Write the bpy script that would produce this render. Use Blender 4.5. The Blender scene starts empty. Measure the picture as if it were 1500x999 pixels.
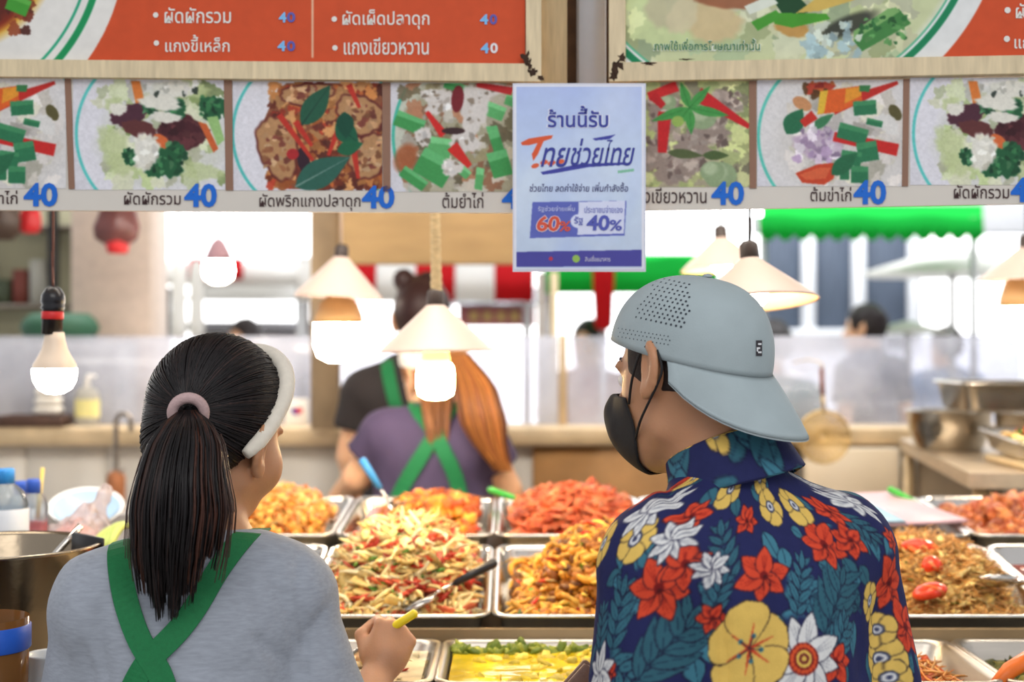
import bpy, math, random
import numpy as np
from mathutils import Vector, Matrix

random.seed(7)
RNG = np.random.default_rng(7)
SC = bpy.context.scene
COL = SC.collection
PI = math.pi

# ------------------------------------------------------------------ camera, world, exposure
F = 2083.3                      # focal length in photo pixels (50 mm lens, 1500 px wide frame)
EYE = np.array([0.0, 0.0, 1.55])
cam = bpy.data.cameras.new('camera')
cam.lens = 50
cam.sensor_width = 36
cam.clip_start = 0.05
cam.dof.use_dof = True
cam.dof.focus_distance = 1.95
cam.dof.aperture_fstop = 2.8
camo = bpy.data.objects.new('camera', cam)
COL.objects.link(camo)
camo.location = EYE
camo.rotation_euler = (PI / 2, 0, 0)
SC.camera = camo

SC.view_settings.view_transform = 'Standard'
SC.view_settings.look = 'None'
SC.view_settings.gamma = 1
SC.view_settings.use_curve_mapping = False
SC.view_settings.exposure = 0.0
SC.cycles.use_denoising = True
SC.cycles.max_bounces = 6
SC.cycles.sample_clamp_indirect = 6

world = bpy.data.worlds.new('daylight')
SC.world = world
world.use_nodes = True
nt = world.node_tree
nt.nodes.clear()
n_out = nt.nodes.new('ShaderNodeOutputWorld')
n_bg = nt.nodes.new('ShaderNodeBackground')
n_tc = nt.nodes.new('ShaderNodeTexCoord')
n_sep = nt.nodes.new('ShaderNodeSeparateXYZ')
n_ry = nt.nodes.new('ShaderNodeValToRGB')
n_map = nt.nodes.new('ShaderNodeMapRange')
n_map.inputs['From Min'].default_value = -1
n_map.inputs['From Max'].default_value = 1
nt.links.new(n_tc.outputs['Generated'], n_sep.inputs[0])
nt.links.new(n_sep.outputs['Y'], n_map.inputs['Value'])
nt.links.new(n_map.outputs[0], n_ry.inputs[0])
cr = n_ry.color_ramp                      # open market hall: dimmer behind the photographer, bright daylight beyond the stall
cr.elements[0].position = 0.0
cr.elements[0].color = (0.36, 0.37, 0.40, 1)
cr.elements[1].position = 1.0
cr.elements[1].color = (2.0, 2.0, 2.0, 1)
e = cr.elements.new(0.5)
e.color = (0.36, 0.365, 0.38, 1)
e = cr.elements.new(0.80)
e.color = (0.62, 0.62, 0.63, 1)
nt.links.new(n_ry.outputs[0], n_bg.inputs['Color'])
n_bg.inputs['Strength'].default_value = 1.9
nt.links.new(n_bg.outputs[0], n_out.inputs[0])


def area_light(name, loc, target, sx, sy, power, color):
    l = bpy.data.lights.new(name, 'AREA')
    l.shape = 'RECTANGLE'
    l.size, l.size_y = sx, sy
    l.energy = power
    l.color = color
    o = bpy.data.objects.new(name, l)
    COL.objects.link(o)
    o.location = loc
    o.rotation_euler = (Vector(target) - Vector(loc)).to_track_quat('-Z', 'Y').to_euler()
    return o


# the food hall's own ceiling light above the customers' aisle, and an added, unseen fill to brighten the vendor
area_light('hall_ceiling_light', (0.2, -0.6, 3.3), (0.2, 2.0, 1.3), 2.6, 1.2, 34, (1.0, 0.97, 0.93))
area_light('stall_fill_light', (0.0, 2.56, 2.50), (0.0, 4.0, 1.15), 2.8, 0.25, 48, (1.0, 0.94, 0.84))
# daylight falling into the open lane behind the stall
area_light('lane_daylight', (0.5, 5.9, 5.6), (0.5, 8.0, 1.0), 9.0, 2.0, 700, (0.96, 0.98, 1.0))

# ------------------------------------------------------------------ helpers


def P(px, py, d):
    """world point seen at photo pixel (px, py) at distance d along the view axis"""
    return np.array([(px - 750.0) * d / F, d, 1.55 - (py - 499.5) * d / F])


def lin(c):
    c = np.asarray(c, dtype=np.float64) / 255.0
    return np.where(c <= 0.04045, c / 12.92, ((c + 0.055) / 1.055) ** 2.4)


MATS = {}


def mat(name, rgb=None, rough=0.6, metal=0.0, noise=0.0, nscale=30.0, bump=0.0, bscale=None, spec=0.5, sheen=0.0,
        attr=False, emit=None, stretch=None, trans=0.0, coat=0.0, sss=0.0, ior=1.45):
    if name in MATS:
        return MATS[name]
    m = bpy.data.materials.new(name)
    m.use_nodes = True
    t = m.node_tree
    b = t.nodes['Principled BSDF']
    L = t.links
    tc = t.nodes.new('ShaderNodeTexCoord')
    mp = t.nodes.new('ShaderNodeMapping')
    if stretch:
        mp.inputs['Scale'].default_value = stretch
    L.new(tc.outputs['Object'], mp.inputs[0])
    src = None
    if attr:
        a = t.nodes.new('ShaderNodeAttribute')
        a.attribute_name = 'Col'
        src = a.outputs['Color']
    nz = t.nodes.new('ShaderNodeTexNoise')
    nz.inputs['Scale'].default_value = nscale
    nz.inputs['Detail'].default_value = 5
    L.new(mp.outputs[0], nz.inputs['Vector'])
    mr = t.nodes.new('ShaderNodeMapRange')
    mr.inputs['From Min'].default_value = 0.25
    mr.inputs['From Max'].default_value = 0.75
    mr.inputs['To Min'].default_value = 1 - noise
    mr.inputs['To Max'].default_value = 1 + noise
    L.new(nz.outputs['Fac'], mr.inputs['Value'])
    mx = t.nodes.new('ShaderNodeVectorMath')
    mx.operation = 'SCALE'
    if src is not None:
        L.new(src, mx.inputs[0])
    else:
        mx.inputs[0].default_value = tuple(lin(rgb))
    L.new(mr.outputs[0], mx.inputs['Scale'])
    L.new(mx.outputs[0], b.inputs['Base Color'])
    b.inputs['Roughness'].default_value = rough
    b.inputs['Metallic'].default_value = metal
    b.inputs['Specular IOR Level'].default_value = spec
    b.inputs['IOR'].default_value = ior
    if sheen:
        b.inputs['Sheen Weight'].default_value = sheen
    if coat:
        b.inputs['Coat Weight'].default_value = coat
    if trans:
        b.inputs['Transmission Weight'].default_value = trans
    if sss:
        b.inputs['Subsurface Weight'].default_value = sss
        b.inputs['Subsurface Radius'].default_value = (0.012, 0.004, 0.002)
        b.inputs['Subsurface Scale'].default_value = 0.6
    if emit:
        b.inputs['Emission Color'].default_value = tuple(lin(emit[0])) + (1,)
        b.inputs['Emission Strength'].default_value = emit[1]
    if bump:
        nb = t.nodes.new('ShaderNodeTexNoise')
        nb.inputs['Scale'].default_value = bscale or nscale
        nb.inputs['Detail'].default_value = 4
        L.new(mp.outputs[0], nb.inputs['Vector'])
        bp = t.nodes.new('ShaderNodeBump')
        bp.inputs['Strength'].default_value = bump
        bp.inputs['Distance'].default_value = 0.004
        L.new(nb.outputs['Fac'], bp.inputs['Height'])
        L.new(bp.outputs[0], b.inputs['Normal'])
    MATS[name] = m
    return m


def clear_mat(name, tint, clear, frost=0.0, rough=0.05, gloss=True):
    """thin sheet or film: part see-through, part milky, a glossy skin"""
    if name in MATS:
        return MATS[name]
    m = bpy.data.materials.new(name)
    m.use_nodes = True
    t = m.node_tree
    L = t.links
    t.nodes.remove(t.nodes['Principled BSDF'])
    out = t.nodes['Material Output']
    tr = t.nodes.new('ShaderNodeBsdfTransparent')
    tr.inputs[0].default_value = tuple(lin(tint)) + (1,)
    tl = t.nodes.new('ShaderNodeBsdfTranslucent')
    df = t.nodes.new('ShaderNodeBsdfDiffuse')
    gl = t.nodes.new('ShaderNodeBsdfGlossy')
    gl.inputs['Roughness'].default_value = rough
    nz = t.nodes.new('ShaderNodeTexNoise')
    nz.inputs['Scale'].default_value = 3.0
    nz.inputs['Detail'].default_value = 4
    tc = t.nodes.new('ShaderNodeTexCoord')
    L.new(tc.outputs['Object'], nz.inputs['Vector'])
    tl.inputs[0].default_value = tuple(lin(tint)) + (1,)
    df.inputs[0].default_value = tuple(lin(tint)) + (1,)
    m1 = t.nodes.new('ShaderNodeMixShader')
    m1.inputs[0].default_value = 0.45
    L.new(tl.outputs[0], m1.inputs[1])
    L.new(df.outputs[0], m1.inputs[2])
    mr = t.nodes.new('ShaderNodeMapRange')
    mr.inputs['From Min'].default_value = 0.3
    mr.inputs['From Max'].default_value = 0.7
    mr.inputs['To Min'].default_value = max(0, clear - frost)
    mr.inputs['To Max'].default_value = min(1, clear + frost)
    L.new(nz.outputs['Fac'], mr.inputs['Value'])
    m2 = t.nodes.new('ShaderNodeMixShader')
    L.new(mr.outputs[0], m2.inputs[0])
    L.new(m1.outputs[0], m2.inputs[1])
    L.new(tr.outputs[0], m2.inputs[2])
    fr = t.nodes.new('ShaderNodeFresnel')
    fr.inputs[0].default_value = 1.25
    m3 = t.nodes.new('ShaderNodeMixShader')
    L.new(fr.outputs[0], m3.inputs[0])
    L.new(m2.outputs[0], m3.inputs[1])
    L.new(gl.outputs[0], m3.inputs[2])
    L.new((m3 if gloss else m2).outputs[0], out.inputs[0])
    MATS[name] = m
    return m


class MB:
    """collects pieces of one mesh"""

    def __init__(self):
        self.V, self.C, self.FL, self.FN, self.FM, self.FS = [], [], [], [], [], []
        self.n = 0

    def add(self, V, Fs, col=(200, 200, 200), mi=0, smooth=True):
        V = np.asarray(V, dtype=np.float64).reshape(-1, 3)
        c = np.asarray(col, dtype=np.float64)
        if c.ndim == 1:
            c = np.tile(lin(c), (len(V), 1))
        self.V.append(V)
        self.C.append(c)
        if isinstance(Fs, np.ndarray):
            self.FL.append((Fs + self.n).ravel())
            k, s = len(Fs), Fs.shape[1]
            self.FN.append(np.full(k, s))
        else:
            k = len(Fs)
            self.FL.append(np.array([i + self.n for f in Fs for i in f], dtype=np.int64))
            self.FN.append(np.array([len(f) for f in Fs], dtype=np.int64))
        self.FM.append(np.full(k, mi))
        self.FS.append(np.full(k, smooth))
        self.n += len(V)
        return self

    def build(self, name, mats, parent=None):
        V = np.concatenate(self.V)
        me = bpy.data.meshes.new(name)
        fl = np.concatenate(self.FL).astype(np.int32)
        fn = np.concatenate(self.FN).astype(np.int32)
        me.vertices.add(len(V))
        me.vertices.foreach_set('co', V.astype(np.float32).ravel())
        me.loops.add(len(fl))
        me.loops.foreach_set('vertex_index', fl)
        me.polygons.add(len(fn))
        st = np.zeros(len(fn), dtype=np.int32)
        st[1:] = np.cumsum(fn)[:-1]
        me.polygons.foreach_set('loop_start', st)
        me.polygons.foreach_set('material_index', np.concatenate(self.FM).astype(np.int32))
        me.polygons.foreach_set('use_smooth', np.concatenate(self.FS).astype(bool))
        me.update(calc_edges=True)
        a = me.color_attributes.new('Col', 'FLOAT_COLOR', 'POINT')
        C = np.ones((len(V), 4), dtype=np.float32)
        C[:, :3] = np.concatenate(self.C)
        a.data.foreach_set('color', C.ravel())
        for m in (mats if isinstance(mats, (list, tuple)) else [mats]):
            me.materials.append(m)
        o = bpy.data.objects.new(name, me)
        COL.objects.link(o)
        if parent is not None:
            o.parent = parent
            o.location = -worldpos(parent)
        return o


def worldpos(o):
    v = Vector((0, 0, 0))
    while o is not None:
        v = v + o.location
        o = o.parent
    return v


def tag(o, label, cat, group=None, kind=None):
    if label:
        o['label'] = label
    if cat:
        o['category'] = cat
    if group:
        o['group'] = group
    if kind:
        o['kind'] = kind
    return o


def thing(name, label, cat, loc, group=None):
    o = bpy.data.objects.new(name, None)
    COL.objects.link(o)
    o.location = Vector([float(v) for v in loc])
    o.empty_display_size = 0.05
    return tag(o, label, cat, group)


def struct(o, label=None):
    o['kind'] = 'structure'
    if label:
        o['label'] = label
    return o


def rotm(ax=0, ay=0, az=0):
    return np.array(Matrix.Rotation(az, 3, 'Z') @ Matrix.Rotation(ay, 3, 'Y') @ Matrix.Rotation(ax, 3, 'X'))


def loft(rings, closed=True, caps=(True, True)):
    """rings: list of (n,3) arrays"""
    n = len(rings[0])
    V = np.concatenate(rings)
    Fs = []
    m = n if closed else n - 1
    for r in range(len(rings) - 1):
        for i in range(m):
            j = (i + 1) % n
            Fs.append((r * n + i, r * n + j, (r + 1) * n + j, (r + 1) * n + i))
    if closed and caps[0]:
        Fs.append(tuple(range(n - 1, -1, -1)))
    if closed and caps[1]:
        Fs.append(tuple(range((len(rings) - 1) * n, len(rings) * n)))
    return V, Fs


def rrect(w, l, r, n=4):
    pts = []
    for cx, cy, a0 in ((w / 2 - r, l / 2 - r, 0), (-w / 2 + r, l / 2 - r, PI / 2), (-w / 2 + r, -l / 2 + r, PI), (w / 2 - r, -l / 2 + r, 1.5 * PI)):
        for k in range(n + 1):
            a = a0 + k * PI / 2 / n
            pts.append((cx + r * math.cos(a), cy + r * math.sin(a)))
    return np.array(pts)


def box(c, s, R=None, bev=0.004):
    """box with eased edges, centre c, size s"""
    sx, sy, sz = s
    bev = min(bev, sx * 0.3, sy * 0.3, sz * 0.3)
    rings = []
    for ins, z in ((bev, -sz / 2), (0, -sz / 2 + bev), (0, sz / 2 - bev), (bev, sz / 2)):
        q = rrect(sx - 2 * ins, sy - 2 * ins, max(bev * 0.8, 1e-5), 1)
        rings.append(np.column_stack([q, np.full(len(q), z)]))
    V, Fs = loft(rings)
    if R is not None:
        V = V @ np.asarray(R).T
    return V + np.asarray(c), Fs


def tube(pts, rad, n=8, caps=True):
    pts = np.asarray(pts, dtype=float)
    rad = np.broadcast_to(np.asarray(rad, dtype=float), (len(pts),)) if np.ndim(rad) <= 1 else rad
    T = np.gradient(pts, axis=0)
    T /= np.linalg.norm(T, axis=1)[:, None] + 1e-12
    u = np.cross(T[0], [0, 0, 1.0])
    if np.linalg.norm(u) < 1e-3:
        u = np.cross(T[0], [0, 1.0, 0])
    u /= np.linalg.norm(u)
    rings = []
    a = np.arange(n) * 2 * PI / n
    for k in range(len(pts)):
        u = u - T[k] * u.dot(T[k])
        u /= np.linalg.norm(u) + 1e-12
        v = np.cross(T[k], u)
        rings.append(pts[k] + rad[k] * (np.cos(a)[:, None] * u + np.sin(a)[:, None] * v))
    return loft(rings, True, (caps, caps))


def curve(ctrl, n=20):
    """Catmull-Rom through control points"""
    c = np.asarray(ctrl, dtype=float)
    c = np.vstack([2 * c[0] - c[1], c, 2 * c[-1] - c[-2]])
    out = []
    m = len(c) - 3
    for s in np.linspace(0, m - 1e-9, n):
        i = int(s)
        t = s - i
        p0, p1, p2, p3 = c[i:i + 4]
        out.append(0.5 * ((2 * p1) + (-p0 + p2) * t + (2 * p0 - 5 * p1 + 4 * p2 - p3) * t * t + (-p0 + 3 * p1 - 3 * p2 + p3) * t ** 3))
    return np.array(out)


def lathe(prof, c=(0, 0, 0), R=None, n=32, caps=(True, True), sx=1.0, sy=1.0):
    a = np.arange(n) * 2 * PI / n
    rings = [np.column_stack([r * np.cos(a) * sx, r * np.sin(a) * sy, np.full(n, z)]) for r, z in prof]
    V, Fs = loft(rings, True, caps)
    if R is not None:
        V = V @ np.asarray(R).T
    return V + np.asarray(c), Fs


def ribbon(pts, nrm, width, thick):
    """flat strap along pts with given normals"""
    pts = np.asarray(pts, float)
    nrm = np.asarray(nrm, float)
    T = np.gradient(pts, axis=0)
    T /= np.linalg.norm(T, axis=1)[:, None]
    S = np.cross(T, nrm)
    S /= np.linalg.norm(S, axis=1)[:, None]
    w = np.broadcast_to(np.asarray(width, float), (len(pts),))
    rings = []
    for k in range(len(pts)):
        s, nn = S[k] * w[k] / 2, nrm[k]
        rings.append(np.array([pts[k] - s, pts[k] - s * .97 + nn * thick, pts[k] + s * .97 + nn * thick, pts[k] + s]))
    return loft(rings)


def frame(d, up=(0, 0, 1)):
    """rotation matrix whose local +y is direction d"""
    y = np.asarray(d, float)
    y /= np.linalg.norm(y)
    x = np.cross(y, up)
    x /= np.linalg.norm(x)
    z = np.cross(x, y)
    return np.column_stack([x, y, z])


# ------------------------------------------------------------------ value noise
_LAT = np.random.default_rng(3).random((32, 32, 32)).astype(np.float32)


def vnoise(p, scale):
    q = np.asarray(p, dtype=np.float32) * scale
    i = np.floor(q).astype(np.int32)
    f = q - i
    f = f * f * (3 - 2 * f)
    i &= 31
    j = (i + 1) & 31
    x0, y0, z0 = i[..., 0], i[..., 1], i[..., 2]
    x1, y1, z1 = j[..., 0], j[..., 1], j[..., 2]
    fx, fy, fz = f[..., 0], f[..., 1], f[..., 2]
    a = _LAT[x0, y0, z0] * (1 - fx) + _LAT[x1, y0, z0] * fx
    b = _LAT[x0, y1, z0] * (1 - fx) + _LAT[x1, y1, z0] * fx
    c = _LAT[x0, y0, z1] * (1 - fx) + _LAT[x1, y0, z1] * fx
    d = _LAT[x0, y1, z1] * (1 - fx) + _LAT[x1, y1, z1] * fx
    return ((a * (1 - fy) + b * fy) * (1 - fz) + (c * (1 - fy) + d * fy) * fz) * 2 - 1


# ------------------------------------------------------------------ distance fields and surface nets


def grid(lo, hi, h):
    ax = [np.arange(l, u + h, h, dtype=np.float32) for l, u in zip(lo, hi)]
    return np.stack(np.meshgrid(*ax, indexing='ij'), -1)


def loc(Pt, c, R=None):
    q = Pt - np.asarray(c, dtype=np.float32)
    if R is not None:
        q = q @ np.asarray(R, dtype=np.float32)
    return q


def ell(Pt, c, r, R=None):
    q = loc(Pt, c, R)
    r = np.asarray(r, dtype=np.float32)
    k0 = np.sqrt(((q / r) ** 2).sum(-1))
    k1 = np.sqrt(((q / (r * r)) ** 2).sum(-1)) + 1e-6
    return k0 * (k0 - 1) / k1


def cap(Pt, a, b, ra, rb, flat=None):
    a = np.asarray(a, np.float32)
    b = np.asarray(b, np.float32)
    ba = b - a
    q = Pt - a
    t = np.clip((q @ ba) / ba.dot(ba), 0, 1)
    d = np.sqrt(((q - t[..., None] * ba) ** 2).sum(-1)) - (ra + (rb - ra) * t)
    if flat is not None:
        n = ba / np.linalg.norm(ba)
        d = np.maximum(d, (Pt - (a + ba * flat)) @ n)
    return d


def plane(Pt, c, n):
    n = np.asarray(n, np.float32)
    n = n / np.linalg.norm(n)
    return (Pt - np.asarray(c, np.float32)) @ n


def smin(a, b, k):
    h = np.clip(0.5 + 0.5 * (b - a) / k, 0, 1)
    return b + (a - b) * h - k * h * (1 - h)


def smax(a, b, k):
    return -smin(-a, -b, k)


def snet(f, lo, h):
    """surface nets: quads of the zero level of the field f"""
    lo = np.asarray(lo, float)
    f = f.astype(np.float32)
    s = f < 0
    nx, ny, nz = f.shape
    acc = np.zeros((nx - 1, ny - 1, nz - 1, 3), np.float32)
    cnt = np.zeros((nx - 1, ny - 1, nz - 1), np.float32)

    def sl(o):
        return tuple(slice(o[k], f.shape[k] - 1 + o[k]) for k in range(3))
    cs = [(0, 0, 0), (1, 0, 0), (0, 1, 0), (1, 1, 0), (0, 0, 1), (1, 0, 1), (0, 1, 1), (1, 1, 1)]
    for i in range(8):
        for ax in range(3):
            if cs[i][ax]:
                continue
            o2 = list(cs[i])
            o2[ax] = 1
            a, b = f[sl(cs[i])], f[sl(o2)]
            m = (a < 0) != (b < 0)
            t = np.where(m, a / np.where(m, a - b, 1), 0)
            for k in range(3):
                acc[..., k] += np.where(m, cs[i][k] + (t if k == ax else 0), 0)
            cnt += m
    act = cnt > 0
    idx = np.full(act.shape, -1, np.int64)
    idx[act] = np.arange(act.sum())
    base = np.argwhere(act)
    V = lo + h * (base + acc[act] / cnt[act][:, None])
    Fs = []
    for ax in range(3):
        o = [0, 0, 0]
        o[ax] = 1
        a = s[:nx - o[0], :ny - o[1], :nz - o[2]]
        b = s[o[0]:, o[1]:, o[2]:]
        e = np.argwhere(a != b)
        u, v = [(1, 2), (2, 0), (0, 1)][ax]
        ok = (e[:, u] > 0) & (e[:, v] > 0) & (e[:, u] < act.shape[u]) & (e[:, v] < act.shape[v]) & (e[:, ax] < act.shape[ax])
        e = e[ok]
        q = []
        for du, dv in ((-1, -1), (0, -1), (0, 0), (-1, 0)):
            c = e.copy()
            c[:, u] += du
            c[:, v] += dv
            q.append(idx[c[:, 0], c[:, 1], c[:, 2]])
        q = np.stack(q, 1)
        flip = ~a[e[:, 0], e[:, 1], e[:, 2]]
        q[flip] = q[flip][:, ::-1]
        Fs.append(q)
    return V, np.concatenate(Fs)


def subdiv(V, Fq, mask):
    """linear split of the masked quads into four"""
    Q = Fq[mask]
    keep = Fq[~mask]
    E = np.stack([Q, np.roll(Q, -1, 1)], -1).reshape(-1, 2)
    E.sort(axis=1)
    key = E[:, 0] * (len(V) + 1) + E[:, 1]
    uk, inv = np.unique(key, return_inverse=True)
    e0, e1 = uk // (len(V) + 1), uk % (len(V) + 1)
    n0 = len(V)
    mid = (V[e0] + V[e1]) / 2
    cen = V[Q].mean(1)
    ei = inv.reshape(-1, 4) + n0
    ci = np.arange(len(Q)) + n0 + len(mid)
    new = []
    for k in range(4):
        new.append(np.stack([Q[:, k], ei[:, k], ci, ei[:, k - 1]], 1))
    return np.concatenate([V, mid, cen]), np.concatenate([keep] + new), np.concatenate([np.zeros(len(keep), bool), np.ones(4 * len(Q), bool)])


# ------------------------------------------------------------------ a small paint canvas (prints on paper, board and cloth)


class Canvas:
    def __init__(self, x0, y0, x1, y1, res, bg):
        self.x0, self.y0, self.res = x0, y0, res
        self.w, self.h = int(round((x1 - x0) * res)) + 1, int(round((y1 - y0) * res)) + 1
        self.x1, self.y1 = x1, y1
        self.a = np.tile(np.asarray(bg, float), (self.h, self.w, 1))

    def _blend(self, sl, m, col, alpha):
        k = (m * alpha)[..., None]
        self.a[sl] = self.a[sl] * (1 - k) + np.asarray(col, float) * k

    def poly(self, pts, col, alpha=1.0):
        p = (np.asarray(pts, float) - (self.x0, self.y0)) * self.res
        i0, j0 = np.maximum(np.floor(p.min(0)).astype(int) - 1, 0)
        i1, j1 = np.minimum(np.ceil(p.max(0)).astype(int) + 2, (self.w, self.h))
        if i1 <= i0 or j1 <= j0:
            return self
        X, Y = np.meshgrid(np.arange(i0, i1), np.arange(j0, j1))
        m = np.zeros(X.shape, bool)
        q = np.roll(p, -1, 0)
        for (xa, ya), (xb, yb) in zip(p, q):
            if ya == yb:
                continue
            c = ((ya > Y) != (yb > Y)) & (X < (xb - xa) * (Y - ya) / (yb - ya) + xa)
            m ^= c
        self._blend((slice(j0, j1), slice(i0, i1)), m, col, alpha)
        return self

    def blob(self, cx, cy, rx, ry, ang, col, soft=0.0, alpha=1.0, jag=0.0, seed=0):
        c, r = (np.array([cx, cy]) - (self.x0, self.y0)) * self.res, max(rx, ry) * self.res * 1.5 + 2
        i0, j0 = max(int(c[0] - r), 0), max(int(c[1] - r), 0)
        i1, j1 = min(int(c[0] + r) + 1, self.w), min(int(c[1] + r) + 1, self.h)
        if i1 <= i0 or j1 <= j0:
            return self
        X, Y = np.meshgrid(np.arange(i0, i1) - c[0], np.arange(j0, j1) - c[1])
        X, Y = X / self.res, Y / self.res
        u = (X * math.cos(ang) + Y * math.sin(ang)) / rx
        v = (-X * math.sin(ang) + Y * math.cos(ang)) / ry
        d = np.sqrt(u * u + v * v)
        if jag:
            th = np.arctan2(v, u)
            d = d / (1 + jag * (np.sin(3 * th + seed) * .5 + np.sin(7 * th + 2 * seed) * .3 + np.sin(13 * th + 3 * seed) * .25))
        m = (d < 1).astype(float) if soft <= 0 else np.clip((1 + soft / 2 - d) / soft, 0, 1)
        self._blend((slice(j0, j1), slice(i0, i1)), m, col, alpha)
        return self

    def ring(self, cx, cy, r, w, col, ry=None):
        ry = ry or r
        X, Y = np.meshgrid(np.arange(self.w) / self.res + self.x0, np.arange(self.h) / self.res + self.y0)
        d = np.sqrt((X - cx) ** 2 + ((Y - cy) * r / ry) ** 2)
        m = np.clip((w / 2 - np.abs(d - r)) * self.res + .5, 0, 1)
        self._blend((slice(None), slice(None)), m, col, 1)
        return self

    def line(self, p0, p1, w, col, w1=None):
        p0, p1 = np.asarray(p0, float), np.asarray(p1, float)
        d = p1 - p0
        n = np.array([-d[1], d[0]]) / (np.linalg.norm(d) + 1e-9)
        w1 = w if w1 is None else w1
        return self.poly([p0 - n * w / 2, p1 - n * w1 / 2, p1 + n * w1 / 2, p0 + n * w / 2], col)

    def grain(self, amp, scale):
        X, Y = np.meshgrid(np.arange(self.w) / self.res, np.arange(self.h) / self.res)
        p = np.stack([X, Y, np.full_like(X, self.x0 * .37)], -1)
        n = vnoise(p, scale) * .6 + vnoise(p, scale * 2.3) * .4
        self.a = np.clip(self.a * (1 + amp * n[..., None]), 0, 255)
        return self

    def blur(self, k=1):
        for _ in range(k):
            a = np.pad(self.a, ((1, 1), (1, 1), (0, 0)), 'edge')
            self.a = (a[1:-1, 1:-1] * 4 + a[:-2, 1:-1] * 2 + a[2:, 1:-1] * 2 + a[1:-1, :-2] * 2 + a[1:-1, 2:] * 2 + a[:-2, :-2] + a[2:, :-2] + a[:-2, 2:] + a[2:, 2:]) / 16
        return self

    def sheet(self, fn):
        """grid of vertices mapped by fn(px, py) with the painted colours"""
        X, Y = np.meshgrid(np.linspace(self.x0, self.x1, self.w), np.linspace(self.y0, self.y1, self.h))
        V = fn(X.ravel(), Y.ravel())
        i = np.arange(self.w * self.h).reshape(self.h, self.w)
        Q = np.stack([i[:-1, :-1].ravel(), i[1:, :-1].ravel(), i[1:, 1:].ravel(), i[:-1, 1:].ravel()], 1)
        return V, Q, lin(self.a.reshape(-1, 3))

    def sample(self, x, y):
        i = np.clip(((x - self.x0) * self.res), 0, self.w - 1.001)
        j = np.clip(((y - self.y0) * self.res), 0, self.h - 1.001)
        a, b = i.astype(int), j.astype(int)
        fi, fj = (i - a)[..., None], (j - b)[..., None]
        A = self.a
        return (A[b, a] * (1 - fi) + A[b, a + 1] * fi) * (1 - fj) + (A[b + 1, a] * (1 - fi) + A[b + 1, a + 1] * fi) * fj


# ------------------------------------------------------------------ lettering


def raw_text(body, bold=0.0, shear=0.0):
    c = bpy.data.curves.new('txt', 'FONT')
    c.body = body
    c.size = 1
    c.offset = bold
    c.shear = shear
    c.resolution_u = 3
    o = bpy.data.objects.new('txt', c)
    me = bpy.data.meshes.new_from_object(o)
    V = np.array([v.co[:] for v in me.vertices]).reshape(-1, 3)
    Fs = [tuple(p.vertices) for p in me.polygons]
    bpy.data.objects.remove(o)
    bpy.data.meshes.remove(me)
    bpy.data.curves.remove(c)
    return V, Fs


TONES = '\u0e48\u0e49\u0e4a\u0e4b'
UPPERS = '\u0e31\u0e34\u0e35\u0e36\u0e37\u0e47'


def text(body, bold=0.0, shear=0.0):
    main, extra = '', []
    for ch in body:
        if ch in TONES and main and main[-1] in UPPERS:
            extra.append((len(main), ch))
        else:
            main += ch
    V, Fs = raw_text(main, bold, shear)
    for k, ch in extra:
        pre, _ = raw_text(main[:k] , bold, 0)
        tv, tf = raw_text('\u0e01' + ch, bold, 0)
        kv, _ = raw_text('\u0e01', bold, 0)
        m = tv[:, 1] > kv[:, 1].max() + 0.02
        dx = pre[:, 0].max() - kv[:, 0].max()
        ids = np.flatnonzero(m)
        mp = {int(o): i for i, o in enumerate(ids)}
        nf = [tuple(mp[i] + len(V) for i in f) for f in tf if all(i in mp for i in f)]
        nv = tv[ids] + np.array([dx, 0.17, 0])
        nv[:, 0] += shear * nv[:, 1]
        V = np.concatenate([V, nv])
        Fs = Fs + nf
    return V, Fs


def put_text(mb, fn, body, x0, y0, x1, y1, col, bold=0.0, shear=0.0, mi=0, grow=0.0):
    """letters filling the photo box x0..x1, y0..y1 on the surface fn(px, py); grow widens for an outline"""
    V, Fs = text(body, bold, shear)
    if len(V) == 0:
        return
    lo, hi = V.min(0), V.max(0)
    X = x0 + (V[:, 0] - lo[0]) / (hi[0] - lo[0]) * (x1 - x0)
    Y = y1 - (V[:, 1] - lo[1]) / (hi[1] - lo[1]) * (y1 - y0)
    mb.add(fn(X, Y), Fs, col, mi, False)
# ------------------------------------------------------------------ shared materials
M_SKIN = mat('skin', (190, 138, 102), 0.5, noise=0.06, nscale=25, bump=0.08, bscale=300, sss=0.25)
M_PAPER = mat('printed_vinyl', None, 0.55, attr=True, noise=0.04, nscale=60, spec=0.25)
M_INK = mat('lettering_ink', None, 0.5, attr=True, noise=0.03, spec=0.3)
M_COL = mat('painted', None, 0.55, attr=True, noise=0.08, nscale=18)
M_FOOD = mat('food', None, 0.42, attr=True, noise=0.22, nscale=90, bump=0.35, bscale=160, spec=0.38)
M_BROTH = mat('broth', None, 0.12, attr=True, noise=0.08, nscale=25, bump=0.15, bscale=40)
M_STEEL = mat('stainless_steel', (205, 200, 192), 0.22, 1.0, noise=0.08, nscale=14, bump=0.06, bscale=90)
M_STEELD = mat('brushed_steel', (190, 182, 170), 0.36, 1.0, noise=0.12, nscale=9, stretch=(1, 1, 8))
M_WOOD = mat('pale_wood', (214, 196, 160), 0.6, noise=0.16, nscale=14, stretch=(9, 1, 1), bump=0.15)
M_WOODV = mat('pale_wood_upright', (196, 172, 132), 0.6, noise=0.18, nscale=14, stretch=(9, 1, 1), bump=0.15)
M_BLACK = mat('black_plastic', (26, 24, 26), 0.4, noise=0.1)
M_WHITE = mat('white_enamel', (238, 234, 226), 0.35, noise=0.03)
M_GREEN = mat('green_webbing', (18, 112, 62), 0.75, noise=0.1, nscale=200, bump=0.2, bscale=600)


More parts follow.
